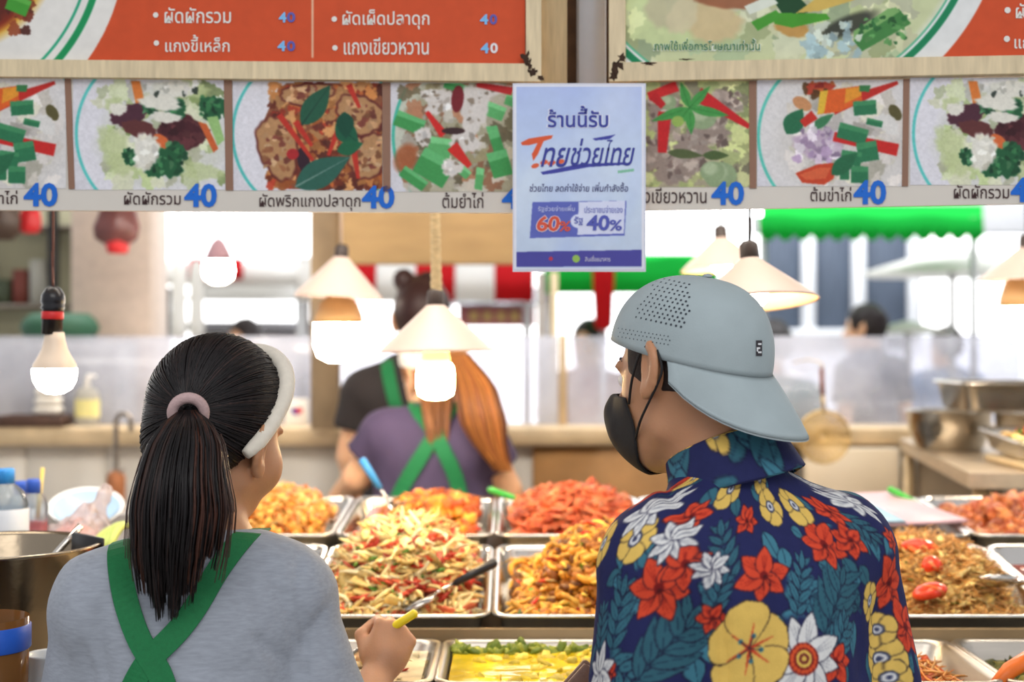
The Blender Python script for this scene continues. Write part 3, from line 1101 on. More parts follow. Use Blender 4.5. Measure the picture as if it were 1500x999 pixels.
def strip(fn, label, quad, pics, dividers, words, prices):
    t = thing('photo_menu_strip', label, 'menu sign', fn(np.array([(quad[0][0] + quad[1][0]) / 2]), np.array([quad[2][1]]))[0])
    one('panel', *slab(fn, quad, -0.012, 0.0), mat('cream_board', (212, 206, 196), 0.6, noise=0.04, nscale=8), t, False)
    for x0, x1, y0, y1, painter, X in pics:
        c = Canvas(x0, y0, x1, y1, 1.3, WHITE_P)
        painter(c, X)
        c.blur(2).grain(.05, .3)
        V, Q, C = c.sheet(at(fn, 0.0008))
        MB().add(V, Q, C, 0, True).build('dish_photo', M_PAPER, t)
    for q in dividers:
        one('divider', *slab(fn, q, 0.0004, 0.0022), mat('brown_tape', (140, 104, 84), 0.6, noise=0.05), t, False)
    for w, x0, y0, x1, y1 in words:
        mb = MB()
        put_text(mb, at(fn, 0.0016), w, x0, y0, x1, y1, BROWN, 0.007)
        mb.build('dish_name', M_INK, t)
    for w, x0, y0, x1, y1 in prices:
        mb = MB()
        put_text(mb, at(fn, 0.0022), w, x0, y0, x1, y1, BLUE, 0.035)
        mb.build('price_number', M_INK, t)
    return t


strip(SL, 'left strip of dish photos with prices, left of the blue poster', [(-130, 113), (765, 122), (765, 312), (-130, 307)],
      [(-125, 97, 115, 276, pic_tomkha, -125), (107, 330, 116, 278, pic_veg, 107), (341, 560, 120, 279, pic_fish, 341), (572, 757, 122, 281, pic_tomyum, 572)],
      [[(95, 115), (104, 115), (110, 277), (101, 277)], [(328, 117), (340, 117), (342, 279), (331, 279)], [(560, 121), (572, 121), (572, 281), (561, 281)]],
      [('ต้มข่าไก่', -40, 279, 26, 299), ('ผัดผักรวม', 182, 281, 265, 300), ('ผัดพริกแกงปลาดุก', 380, 284, 528, 309), ('ต้มยำไก่', 648, 282, 708, 305)],
      [('40', 35, 268, 85, 303), ('40', 270, 269, 318, 304), ('40', 530, 272, 578, 306), ('40', 735, 274, 783, 307)])
strip(SR, 'right strip of dish photos with prices, right of the blue poster', [(930, 123), (1590, 111), (1590, 297), (930, 309)],
      [(944, 1099, 119, 274, pic_green, 944), (1109, 1323, 117, 273, pic_tomkha, 1109), (1333, 1550, 114, 271, pic_veg, 1333)],
      [[(1097, 119), (1108, 119), (1108, 276), (1098, 276)], [(1323, 116), (1332, 116), (1330, 273), (1321, 273)]],
      [('แกงเขียวหวาน', 920, 275, 1035, 298), ('ต้มข่าไก่', 1187, 274, 1247, 295), ('ผัดผักรวม', 1397, 271, 1478, 291)],
      [('40', 1042, 266, 1090, 301), ('40', 1250, 264, 1298, 300), ('40', 1480, 260, 1528, 297)])

# upper boards: frame bars, printed face, lettering
ORANGE, CREAMW = (202, 78, 40), (224, 222, 214)


def board(fn, label, face, frames, painter, texts, extra=None):
    t = thing('menu_board', label, 'menu sign', fn(np.array([(face[0] + face[1]) / 2]), np.array([face[3]]))[0])
    x0, x1, y0, y1, sl = face
    for q in frames:
        one('frame_bar', *slab(fn, q, -0.02, 0.016), M_WOOD, t, False)
    c = Canvas(x0, y0, x1, y1, 1.1, ORANGE)
    painter(c)
    c.blur(1).grain(.03, .05)
    f2 = lambda px, py: fn(px, py + sl * (px - x0) / (x1 - x0), 0.004)
    V, Q, C = c.sheet(f2)
    MB().add(V, Q, C).build('printed_face', M_PAPER, t)
    one('backing', *slab(fn, [(x0, y0), (x1, y0), (x1, y1 + 4), (x0, y1 + 4)], -.016, .001), M_WOODV, t, False)
    for w, a, b, cc, d, col, bold in texts:
        mb = MB()
        put_text(mb, at(fn, 0.0052 + (0.0006 if bold > .02 else 0)), w, a, b, cc, d, col, bold)
        mb.build('price_digit' if len(w) == 1 else 'dish_name', M_INK, t)
    for (a, b, r) in extra[0]:
        ang = np.arange(14) * 2 * PI / 14
        one('bullet_dot', fn(a + r * np.cos(ang), b + r * np.sin(ang), 0.0052), [tuple(range(14))], M_INK, t, False, CREAMW)
    return t


def paint_left(c):
    c.blob(-120, -90, 305, 305, 0, (224, 222, 216))
    c.ring(-120, -90, 271, 10, (20, 142, 84))
    c.ring(-120, -90, 254, 4, (40, 160, 120))
    c.blob(-70, -80, 152, 152, 0, (216, 168, 60), .1)
    c.blob(-75, -84, 146, 148, 0, (150, 50, 26), .08)
    c.blob(-70, -90, 140, 142, 0, (92, 36, 26), .15)
    specks(c, -60, -60, 50, 45, 40, [(110, 44, 30), (70, 28, 22), (150, 70, 40)], 4, 12, 61)
    quadp(c, 28, 6, 34, 26, .35, (66, 150, 52), (90, 172, 70))
    c.line((458, -160), (458, 80), 2.4, (230, 190, 160))


def paint_right(c):
    c.poly([(900, -170), (1600, -170), (1600, 95), (900, 95)], ORANGE)
    c.blob(1130, -150, 344, 344, 0, (222, 224, 222))
    c.blob(1130, -143, 294, 294, 0, (196, 204, 160), .06)
    specks(c, 930, -140, 1330, 78, 190, [(204, 212, 160), (186, 198, 146), (214, 216, 176), (170, 188, 150), (196, 200, 170)], 8, 26, 71)
    for x, y, rx, ry, a, col in ((1045, 34, 40, 30, .2, (206, 184, 140)), (980, 10, 34, 34, 0, (190, 184, 150)), (1060, 0, 60, 14, .1, (150, 90, 60)), (1160, 46, 26, 11, .2, (188, 140, 70)), (1000, 24, 20, 30, .5, (206, 196, 160))):
        c.blob(x, y, rx, ry, a, col, .25, .9, .12, x)
    c.poly([(1150, -20), (1190, 20), (1150, 30), (1130, 0)], (26, 70, 40))
    c.poly([(1165, 23), (1240, -30), (1330, -40), (1250, 5), (1200, 20)], (206, 176, 90))
    c.poly([(1090, 12), (1128, -4), (1140, 8), (1098, 24)], (214, 220, 206))
    c.poly([(1132, 22), (1210, 24), (1216, 32), (1160, 44), (1134, 38)], (70, 150, 44))
    c.poly([(1100, 35), (1136, 18), (1146, 28), (1110, 48)], (70, 150, 50))
    c.blob(1240, 42, 46, 13, -.4, (44, 46, 40), .5, .85)
    c.poly([(1250, 64), (1316, 18), (1334, 40), (1262, 80)], (66, 128, 66))
    c.poly([(1250, 64), (1318, 22), (1312, 16), (1300, 18), (1250, 50)], (120, 168, 100))
    specks(c, 1180, 40, 1260, 88, 40, [(160, 186, 190), (190, 206, 196), (206, 216, 200)], 3, 8, 72)
    specks(c, 1258, 30, 1325, 72, 26, [(40, 96, 50), (90, 150, 84)], 2, 4, 73)
    c.ring(1130, -147, 321, 46, (222, 224, 222))
    c.ring(1130, -143, 306, 10, (20, 128, 84))
    c.ring(1130, -143, 296, 3, (90, 176, 140))


W = CREAMW
LB, PB = (120, 184, 232), (84, 90, 170)
board(SL, 'upper left orange menu board with white Thai dish names and a red soup bowl', (-180, 769, -160, 87, 9),
      [[(-185, 88), (774, 96), (792, 122), (-185, 113)], [(769, -160), (792, -160), (792, 121), (770, 96)]],
      paint_left,
      [('ผัดผักรวม', 242, 12, 339, 35, W, .007), ('แกงขี้เหล็ก', 243, 52, 337, 77, W, .007), ('ผัดเผ็ดปลาดุก', 502, 15, 629, 44, W, .007), ('แกงเขียวหวาน', 504, 56, 628, 81, W, .007),
       ('4', 409, 19, 420, 34, LB, .03), ('0', 421, 19, 433, 34, PB, .03), ('4', 407, 61, 419, 76, LB, .03), ('0', 421, 61, 433, 76, PB, .03),
       ('4', 703, 22, 715, 37, LB, .03), ('0', 717, 22, 728, 37, PB, .03), ('4', 704, 64, 716, 79, LB, .03), ('0', 718, 64, 729, 79, (226, 224, 226), .03)],
      [[(229, 23, 4), (230, 64, 4), (490, 29, 4), (491, 71, 4)]])
board(SR, 'upper right menu board with a pale green curry photo and an orange corner', (917, 1600, -160, 93, -8),
      [[(893, 122), (917, 94), (1600, 82), (1600, 108)], [(893, -160), (917, -160), (917, 95), (893, 121)]],
      paint_right,
      [('ภาพใช้เพื่อการโฆษณาเท่านั้น', 957, 57, 1114, 76, (226, 234, 220), .022), ('ผัดผักรวม', 1487, 6, 1584, 28, W, .007), ('แกงขี้เหล็ก', 1485, 47, 1579, 72, W, .007)],
      [[(1475, 16, 4.5), (1474, 58, 4.5)]])
mb = MB()
put_text(mb, at(SR, 0.0066), 'ภาพใช้เพื่อการโฆษณาเท่านั้น', 958, 58, 1113, 75, (20, 110, 70), 0.004)
o = [x for x in COL.objects if x.name.startswith('menu_board')][-1]
s = mb.build('small_print', M_INK, o)
s['label'] = 'small dark green line of Thai print'
# tape stains on frame corners
M_STAIN = mat('rust_stain', (58, 40, 28), 0.9, noise=0.4, nscale=60)
for fn, par, pts in ((SL, 0, [(770, 88, 9, 12), (780, 108, 10, 10), (775, 98, 5, 16), (792, 118, 6, 5)]), (SR, 1, [(905, 100, 9, 14), (898, 114, 7, 9), (912, 88, 6, 8), (950, 96, 14, 3), (1005, 90, 16, 2)])):
    g = np.random.default_rng(5 + par)
    for (x, y, rx, ry) in pts:
        mb = MB()
        a = np.arange(16) * 2 * PI / 16
        k = 1 + .35 * g.standard_normal(16)
        mb.add(fn(x + rx * k * np.cos(a) * .7, y + ry * k * np.sin(a) * .7, 0.0166), [tuple(range(16))], (60, 42, 30), 0, False)
        mb.build('stain', M_STAIN, [x for x in COL.objects if x.name.startswith('menu_board')][par])

# ------------------------------------------------------------------ laminated poster
PD = 2.235


def PP(px, py, out=0.0):
    px, py = np.asarray(px, float), np.asarray(py, float)
    return np.stack([(px - 750) * PD / F, np.full(px.shape, PD - out), 1.55 - (py - 499.5) * PD / F], -1)


def ppsl(x):
    """the sheet hangs a touch askew"""
    return x


t = thing('poster', 'blue laminated poster with Thai lettering hung between the two photo strips', 'poster', PP(np.array([848.]), np.array([398.]))[0])
c = Canvas(753, 125, 944, 395, 1.6, (200, 206, 232))
X, Y = np.meshgrid(np.linspace(0, 1, c.w), np.linspace(0, 1, c.h))
top = np.array([176, 192, 236.])
mid = np.array([206, 222, 240.])
low = np.array([190, 206, 230.])
k = Y[..., None]
c.a = np.where(k < .45, top + (mid - top) * (k / .45), mid + (low - mid) * ((k - .45) / .55))
rest = np.random.default_rng(4)
for k in range(26):
    c.blob(rest.uniform(755, 942), rest.uniform(128, 392), rest.uniform(20, 60), rest.uniform(10, 40), rest.uniform(0, 3), [(170, 190, 236), (214, 226, 244), (186, 204, 238)][k % 3], .9, .25)
c.blur(3)
for a, b in (((753, 125), (944, 127)), ((753, 393), (944, 395))):
    c.poly([a, (b[0], a[1]), b, (a[0], b[1])], (228, 230, 240))
c.poly([(753, 125), (756.5, 125), (756.5, 395), (753, 395)], (228, 230, 240))
c.poly([(940.5, 125), (944, 125), (944, 395), (940.5, 395)], (228, 230, 240))
c.poly([(756.5, 369), (940.5, 366), (940.5, 390), (756.5, 391)], (78, 76, 158))
c.poly([(780, 296), (918, 294), (915, 345), (776, 349)], (96, 106, 186))
c.poly([(848, 296), (916, 294), (914, 342), (846, 344)], (214, 220, 244))
c.blob(847, 324, 11, 10, 0, (216, 222, 246))
for pts in ([(763, 209), (775, 203), (800, 199), (810, 198), (808, 203), (790, 209), (774, 213), (765, 213)], ):
    c.poly(pts, (220, 92, 56))
c.poly([(791, 203), (799, 201), (788, 226), (781, 236), (779, 226)], (220, 92, 56))
for x, y in ((784, 243), (797, 238), (808, 239), (821, 237)):
    c.blob(x, y, 6, 3.4, -.3, (222, 100, 66))
c.poly([(792, 252), (850, 240), (912, 238), (922, 241), (862, 245), (812, 254), (795, 256)], (66, 70, 158))
c.poly([(868, 203), (902, 197), (893, 204), (872, 206)], (66, 70, 158))
c.line((905, 252), (929, 249), 4, (130, 190, 160))
c.blob(844, 379, 5.5, 5.5, 0, (150, 190, 90))
c.blob(807, 379, 3, 3, 0, (190, 60, 80))
c.blur(1)
V, Q, C = c.sheet(lambda x, y: PP(x, y, 0.0006))
MB().add(V, Q, C).build('print', M_PAPER, t)
lam = mat('glossy_laminate', (216, 218, 230), 0.12, noise=0.02, spec=0.6)
q = PP(np.array([751, 946, 946, 751.]), np.array([122, 122, 398, 398.]))
one('laminate', np.concatenate([q, q + [0, .0012, 0]]), [(0, 3, 2, 1), (4, 5, 6, 7), (0, 1, 5, 4), (1, 2, 6, 5), (2, 3, 7, 6), (3, 0, 4, 7)], lam, t, False)
NAVY = (58, 66, 150)
fp = lambda o: (lambda x, y: PP(x, y, o))
mb = MB()
put_text(mb, fp(.0012), 'ร้านนี้รับ', 800, 154, 893, 188, (226, 230, 248), .04)
mb.build('lettering', M_INK, t)
mb = MB()
put_text(mb, fp(.0016), 'ร้านนี้รับ', 802, 155, 891, 187, NAVY, .022)
mb.build('lettering', M_INK, t)
mb = MB()
put_text(mb, fp(.0014), 'ทย', 792, 216, 836, 245, NAVY, .012, .35)
mb.build('lettering', M_INK, t)
mb = MB()
put_text(mb, fp(.0014), 'ช่วยไทย', 836, 203, 930, 243, NAVY, .012, .3)
mb.build('lettering', M_INK, t)
mb = MB()
put_text(mb, fp(.0014), 'ช่วยไทย ลดค่าใช้จ่าย เพิ่มกำลังซื้อ', 776, 267, 920, 281, (70, 72, 120), .012, .1)
mb.build('lettering', M_INK, t)
mb = MB()
put_text(mb, fp(.0014), 'รัฐช่วยจ่ายเพิ่ม', 788, 300, 842, 311, (200, 206, 240), .004)
mb.build('lettering', M_INK, t)
mb = MB()
put_text(mb, fp(.0014), 'ประชาชนจ่ายเอง', 856, 301, 912, 312, (96, 106, 186), .004)
mb.build('lettering', M_INK, t)
mb = MB()
put_text(mb, fp(.0014), '60', 785, 315, 821, 340, (236, 226, 232), .06, .1)
mb.build('lettering', M_INK, t)
mb = MB()
put_text(mb, fp(.0018), '60', 786, 316, 820, 339, (214, 88, 66), .03, .1)
mb.build('lettering', M_INK, t)
mb = MB()
put_text(mb, fp(.0018), '%', 819, 324, 836, 339, (214, 88, 66), .02, .1)
mb.build('lettering', M_INK, t)
mb = MB()
put_text(mb, fp(.0018), '40', 859, 315, 893, 338, (84, 92, 178), .03, .05)
mb.build('lettering', M_INK, t)
mb = MB()
put_text(mb, fp(.0018), '%', 893, 322, 911, 338, (84, 92, 178), .02, .05)
mb.build('lettering', M_INK, t)
mb = MB()
put_text(mb, fp(.0018), 'รัฐ', 841, 317, 854, 330, (84, 92, 178), .012)
mb.build('lettering', M_INK, t)
mb = MB()
put_text(mb, fp(.0014), 'สินเชื่อธนาคาร', 857, 374, 894, 383, (206, 206, 230), .006)
mb.build('lettering', M_INK, t)
# ------------------------------------------------------------------ serving counter
XB = [-.685, -.36, -.035, .288, .611, .935, 1.26]
M_CNT = mat('counter_steel', (196, 184, 162), 0.45, 0.35, noise=0.15, nscale=7)
cn = thing('serving_counter', 'stepped steel serving counter carrying three rows of food trays', 'counter', (.3, 2.7, 0))
one('front_panel', *wbox(-1.5, 1.75, 2.092, 2.115, 0, .972), M_CNT, cn)
one('lower_shelf', *wbox(-1.5, 1.75, 2.09, 2.44, .945, .975), M_CNT, cn)
one('riser', *wbox(-.69, 1.75, 2.396, 2.404, .97, 1.066), mat('curry_sheen_steel', (126, 104, 72), 0.36, 0.5, noise=.2, nscale=9), cn)  # yellow reflection of the curry is put into the steel's colour
R2 = math.atan2(.06, .42)
one('middle_shelf', *box((.53, 2.63, 1.036), (2.44, .44, .016), rotm(R2), .002), M_CNT, cn)
one('rear_riser', *wbox(-.69, 1.75, 2.850, 2.868, .9, 1.115), M_CNT, cn)
R1 = math.atan2(.030, .42)
one('rear_shelf', *box((.53, 3.09, 1.095), (2.44, .44, .016), rotm(R1), .002), M_CNT, cn)
one('rear_panel', *wbox(-.69, 1.75, 3.325, 3.345, 0, 1.10), M_CNT, cn)
for x in (-.67, 1.7):
    one('end_panel', *wbox(x - .02, x + .02, 2.14, 3.33, 0, .95), M_CNT, cn)


def tray(label, cx, cy, cz, w, l, tilt, depth=.062, group=None, m=None, name='food_tray'):
    """pressed steel pan: rolled rim, sloping walls, rounded corners"""
    R = rotm(tilt)
    c = np.array([cx, cy, cz])
    rings = []
    for ww, ll, r, z in ((w, l, .030, -.004), (w + .002, l + .002, .031, 0.0), (w - .004, l - .004, .030, .003), (w - .018, l - .018, .028, .0015), (w - .026, l - .026, .028, -.006),
                         (w - .045, l - .045, .034, -depth + .008), (w - .062, l - .062, .03, -depth)):
        q = rrect(ww, ll, r, 6)
        rings.append(np.column_stack([q, np.full(len(q), z)]))
    inner = rings
    out = []
    for ww, ll, r, z in ((w - .060, l - .060, .03, -depth - .002), (w - .042, l - .042, .034, -depth + .006), (w - .022, l - .022, .028, -.006)):
        q = rrect(ww, ll, r, 6)
        out.append(np.column_stack([q, np.full(len(q), z)]))
    V, Fs = loft(out + inner)
    o = one(name, V @ R.T + c, Fs, m or M_STEEL)
    tag(o, label, 'tray', group or 'steel food trays on the counter')
    return R, c


def chunk(g, s):
    """irregular lump of food"""
    V = np.array(ICO[0]) * (1 + .22 * g.standard_normal((len(ICO[0]), 1)))
    return V * s


_t = (1 + 5 ** .5) / 2
_iv = np.array([(-1, _t, 0), (1, _t, 0), (-1, -_t, 0), (1, -_t, 0), (0, -1, _t), (0, 1, _t), (0, -1, -_t), (0, 1, -_t), (_t, 0, -1), (_t, 0, 1), (-_t, 0, -1), (-_t, 0, 1)]) / math.sqrt(1 + _t * _t)
_if = [(0, 11, 5), (0, 5, 1), (0, 1, 7), (0, 7, 10), (0, 10, 11), (1, 5, 9), (5, 11, 4), (11, 10, 2), (10, 7, 6), (7, 1, 8), (3, 9, 4), (3, 4, 2), (3, 2, 6), (3, 6, 8), (3, 8, 9), (4, 9, 5), (2, 4, 11), (6, 2, 10), (8, 6, 7), (9, 8, 1)]


def _sub(V, Fs):
    V = [tuple(v) for v in V]
    mem, out = {}, []

    def mid(a, b):
        k = (min(a, b), max(a, b))
        if k not in mem:
            m = (np.array(V[a]) + np.array(V[b])) / 2
            V.append(tuple(m / np.linalg.norm(m)))
            mem[k] = len(V) - 1
        return mem[k]
    for a, b, c in Fs:
        x, y, z = mid(a, b), mid(b, c), mid(c, a)
        out += [(a, x, z), (x, b, y), (z, y, c), (x, y, z)]
    return np.array(V), np.array(out)


ICO = _sub(_iv, _if)


def rrot(g, tilt=1.0):
    return rotm(g.normal(0, .6 * tilt), g.normal(0, .6 * tilt), g.uniform(0, 2 * PI))


def dish(name, label, R, c, w, l, level, H, kinds, n, seed, base, off=(0, 0), pw=2.0, spread=1.0, m=None, cat='food', broth=None, edge=.036):
    """a heap of small pieces on a mound; kinds = [(weight, shape, size, colours)]"""
    g = np.random.default_rng(seed)
    a, b = w / 2 - edge, l / 2 - edge

    def h(x, y):
        r = (np.abs((x - off[0]) / a) ** pw + np.abs((y - off[1]) / b) ** pw) / spread
        return level + H * np.clip(1 - r, 0, 1) ** .8
    mb = MB()
    X, Y = np.meshgrid(np.linspace(-a, a, 28), np.linspace(-b, b, 28))
    Z = h(X, Y) + .003 * vnoise(np.stack([X, Y, X * 0 + seed], -1), 60) - .006
    V = np.stack([X, Y, Z], -1).reshape(-1, 3)
    i = np.arange(28 * 28).reshape(28, 28)
    Q = np.stack([i[:-1, :-1].ravel(), i[:-1, 1:].ravel(), i[1:, 1:].ravel(), i[1:, :-1].ravel()], 1)
    nb = vnoise(np.stack([X, Y, X * 0 + seed], -1), 45).reshape(-1, 1)
    mb.add(V @ R.T + c, Q, lin(np.clip(np.array(base) * (1 + .25 * nb), 0, 255)))
    ws = np.array([k[0] for k in kinds], float)
    ws /= ws.sum()
    for k in range(n):
        kk = kinds[g.choice(len(kinds), p=ws)]
        x, y = g.uniform(-a, a), g.uniform(-b, b)
        if abs(x) > a - .006 or abs(y) > b - .006:
            x, y = x * .9, y * .9
        z = float(h(x, y))
        s = kk[2] * g.uniform(.7, 1.3)
        col = np.clip(np.array(kk[3][g.integers(len(kk[3]))], float) * g.uniform(.82, 1.14), 0, 255)
        if kk[1] == 'chunk':
            V = chunk(g, np.array([s, s * g.uniform(.6, 1), s * g.uniform(.45, .8)])) @ rrot(g).T
            Fs = ICO[1]
        elif kk[1] == 'slice':
            V = chunk(g, np.array([s, s * .7, s * .18])) @ rrot(g, .8).T
            Fs = ICO[1]
        elif kk[1] == 'strip':
            L = s
            q = np.column_stack([np.linspace(-L / 2, L / 2, 6), g.normal(0, L * .12, 6).cumsum() * .5, np.abs(g.normal(0, L * .05, 6))])
            V, Fs = tube(q, np.array([.4, .9, 1, 1, .9, .4]) * L * kk[4], 5)
            V = V @ rotm(g.normal(0, .35), g.normal(0, .35), g.uniform(0, 2 * PI)).T
        elif kk[1] == 'ring':
            th = np.linspace(0, g.uniform(3.2, 5.2), 9)
            q = np.column_stack([s * np.cos(th), s * np.sin(th), .1 * s * np.sin(3 * th)])
            V, Fs = tube(q, s * .3 * np.sin(np.linspace(.5, 2.9, 9)), 6)
            V = V @ rrot(g, .7).T
        else:   # leaf
            t = np.linspace(0, 1, 6)
            ww = s * .3 * np.sin(PI * np.clip(t, .04, .96))
            up = np.column_stack([t * s - s / 2, ww, .1 * s * np.sin(PI * t)])
            dn = np.column_stack([t * s - s / 2, -ww, .1 * s * np.sin(PI * t)])
            V = np.vstack([up, dn])
            Fs = [(j, j + 1, j + 7, j + 6) for j in range(5)]
            V = V @ rrot(g, .7).T
        mb.add((V + (x, y, z + s * .15)) @ R.T + c, Fs, col)
    o = mb.build(name, m or M_FOOD)
    tag(o, label, cat, None, 'stuff')
    if broth is not None:
        X, Y = np.meshgrid(np.linspace(-a, a, 40), np.linspace(-b, b, 40))
        Z = broth[0] + .0015 * vnoise(np.stack([X, Y, X * 0 + seed + 2], -1), 50)
        i = np.arange(1600).reshape(40, 40)
        Q = np.stack([i[:-1, :-1].ravel(), i[:-1, 1:].ravel(), i[1:, 1:].ravel(), i[1:, :-1].ravel()], 1)
        nb = vnoise(np.stack([X, Y, X * 0 + seed + 1], -1), 22).reshape(-1, 1)
        V = np.stack([X, Y, Z], -1).reshape(-1, 3)
        s2 = MB().add(V @ R.T + c, Q, lin(np.clip(np.array(broth[1]) * (1 + .22 * nb), 0, 255))).build('sauce', M_BROTH, o)
    return o


TW, TL = .321, .425


def mid_tray(i, label):
    return tray(label, (XB[i] + XB[i + 1]) / 2, 2.62, 1.113, TW, TL, R2)


def rear_tray(i, label):
    return tray(label, (XB[i] + XB[i + 1]) / 2, 3.085, 1.172, TW, TL, R1)


# middle row
R, c = mid_tray(0, 'steel tray of orange stir-fry beside the woman\'s right shoulder, middle row')
dish('orange_stir_fry', 'orange stir-fry half hidden behind the woman\'s shoulder', R, c, TW, TL, -.025, .03,
     [(3, 'chunk', .012, [(226, 150, 50), (208, 110, 36), (180, 76, 30)]), (1, 'leaf', .02, [(90, 110, 40)])], 260, 101, (150, 60, 26))
R, c = mid_tray(1, 'steel tray heaped with pale papaya salad, middle row')
dish('papaya_salad', 'heap of shredded papaya salad with tomato and green beans', R, c, TW, TL, -.022, .105,
     [(9, 'strip', .062, [(240, 216, 152), (232, 200, 128), (244, 228, 180), (226, 188, 112)], .055), (6.5, 'slice', .023, [(214, 84, 52), (224, 108, 64), (190, 60, 40)]),
      (4, 'strip', .036, [(116, 158, 60), (84, 130, 48)], .09), (2, 'chunk', .012, [(232, 196, 124), (216, 168, 84)]), (1.2, 'leaf', .022, [(88, 128, 50), (60, 96, 40)]), (.8, 'chunk', .010, [(104, 60, 40)]),
      (2.4, 'slice', .028, [(232, 196, 116), (238, 212, 146)]), (2, 'chunk', .015, [(238, 212, 140), (228, 190, 112)])], 2100, 102, (196, 130, 70), (.0, .03), 2.0, 1.1)
R, c = mid_tray(2, 'steel tray of curried chicken with red chilli, middle row left of the flowered shirt')
dish('curried_chicken', 'heap of yellow-brown curried chicken with prawns and red chilli', R, c, TW, TL, -.024, .100,
     [(7, 'chunk', .0125, [(196, 126, 34), (170, 100, 26), (212, 150, 52), (136, 78, 24), (112, 64, 22)]), (1.2, 'ring', .017, [(236, 184, 74), (226, 160, 56)]), (.18, 'strip', .040, [(212, 52, 34), (226, 80, 40)], .09),
      (.5, 'strip', .05, [(226, 176, 84), (214, 160, 64)], .07), (.4, 'leaf', .03, [(66, 110, 36), (104, 160, 40)]), (.15, 'slice', .02, [(232, 196, 120)])], 1250, 103, (150, 92, 26), (.045, .035), 2.0, 1.0)
R, c = mid_tray(3, 'steel tray of stir-fried greens behind the flowered shirt, middle row')
dish('stir_fried_greens', 'stir-fried greens hidden behind the flowered shirt', R, c, TW, TL, -.025, .04, [(2, 'leaf', .04, [(80, 120, 50), (56, 96, 40)]), (1, 'chunk', .012, [(200, 170, 110)])], 200, 104, (90, 100, 50))
R, c = mid_tray(4, 'steel tray of fried rice vermicelli right of the flowered shirt, middle row')
dish('fried_vermicelli', 'golden fried rice vermicelli with bits of egg', R, c, TW, TL, -.022, .070,
     [(9, 'strip', .045, [(214, 158, 84), (196, 136, 64), (226, 178, 110), (178, 116, 52)], .022), (3, 'slice', .015, [(236, 206, 130), (224, 184, 100), (206, 170, 96)]), (1, 'chunk', .008, [(150, 110, 60), (232, 200, 130)]), (.5, 'leaf', .018, [(120, 150, 70)])],
     1700, 105, (176, 116, 54), (.01, .05), 2.0, 1.15)
for k, (px, py, r, lab, fl) in enumerate(((1350, 806, .040, 'red tomato wedge on top of the fried vermicelli, farthest back', .5), (1366, 832, .028, 'small red tomato piece in the middle of the fried vermicelli', .8), (1362, 868, .038, 'red tomato wedge at the near edge of the fried vermicelli', .45))):
    q = P(px, py, (2.64, 2.57, 2.47)[k])
    V, Fs = lathe([(.002, fl * r), (r * .55, fl * r * .85), (r * .9, fl * r * .4), (r, 0), (r * .85, -fl * r * .35), (.002, -fl * r * .4)], (0, 0, 0), rotm(-.3, .2, k), 18, (True, True), 1.0, .7)
    tw = thing('tomato_wedge', lab, 'tomato', q)
    one('flesh', V + q, Fs, mat('tomato_skin', (226, 66, 34), 0.2, noise=.12, nscale=60), tw)
    V, Fs = lathe([(r * .8, 0), (r * .6, .003), (.002, .004)], (0, 0, 0), rotm(.9, .1, k), 14, (True, True), 1, .5)
    one('seed_core', V + q + (0, -r * .45, fl * r * .3), Fs, mat('tomato_core', (236, 120, 60), 0.25, noise=.2, nscale=90), tw)
R, c = mid_tray(5, 'steel tray of dark red curry at the right edge of the photo, middle row')
dish('dark_red_curry', 'dark red curry with onion at the right edge, middle row', R, c, TW, TL, -.040, .03, [(2, 'chunk', .014, [(150, 60, 30), (176, 90, 50)]), (1, 'ring', .018, [(226, 170, 120)]), (.6, 'leaf', .03, [(200, 120, 60)])], 120, 106, (110, 40, 20), broth=(-.028, (120, 42, 18)))

# rear row
R, c = rear_tray(0, 'steel tray of golden minced stir-fry beside the woman\'s face, rear row')
dish('golden_mince', 'heap of golden minced stir-fry beside the woman\'s cheek', R, c, TW, TL, -.020, .075,
     [(8, 'chunk', .0095, [(214, 150, 62), (194, 122, 40), (228, 172, 88), (166, 92, 32)]), (2, 'strip', .035, [(234, 196, 124), (220, 170, 90)], .06), (.5, 'leaf', .02, [(130, 140, 60)]), (.6, 'slice', .014, [(196, 110, 50)])],
     1300, 111, (184, 116, 44), (.0, .0), 2.2, 1.15)
R, c = rear_tray(1, 'steel tray of fried tofu in red sauce, rear row below the hanging white lamp')
dish('fried_tofu', 'fried tofu and pork belly chunks in orange-red sauce', R, c, TW, TL, -.028, .062,
     [(5, 'chunk', .016, [(210, 128, 36), (190, 98, 28), (220, 150, 54), (166, 74, 26)]), (1.2, 'chunk', .010, [(196, 80, 36)]), (.7, 'leaf', .024, [(90, 120, 44)]), (.6, 'chunk', .013, [(76, 44, 40), (90, 50, 50)]), (.6, 'strip', .035, [(206, 60, 36)], .08)],
     520, 112, (176, 74, 26), (.03, .0), 2.4, 1.0, broth=(-.014, (156, 40, 20)))
R, c = rear_tray(2, 'steel tray of red crisp shredded meat, rear row right of the tofu')
dish('red_shredded_meat', 'heap of bright orange-red shredded meat', R, c, TW, TL, -.02, .068,
     [(6, 'slice', .020, [(200, 102, 60), (210, 122, 78), (176, 76, 46), (190, 92, 56)]), (4, 'strip', .040, [(204, 108, 66), (184, 84, 50), (214, 132, 88)], .08)], 950, 113, (196, 64, 40), (.01, .0), 2.6, 1.2)
R, c = rear_tray(3, 'steel tray of brown stir-fry behind the man\'s shoulder, rear row')
dish('brown_stir_fry', 'brown stir-fry hidden behind the man\'s collar', R, c, TW, TL, -.025, .03, [(2, 'chunk', .014, [(150, 100, 60), (120, 76, 40)])], 200, 114, (120, 80, 40))
R, c = rear_tray(4, 'steel tray with a pale board lying across it, right of the man')
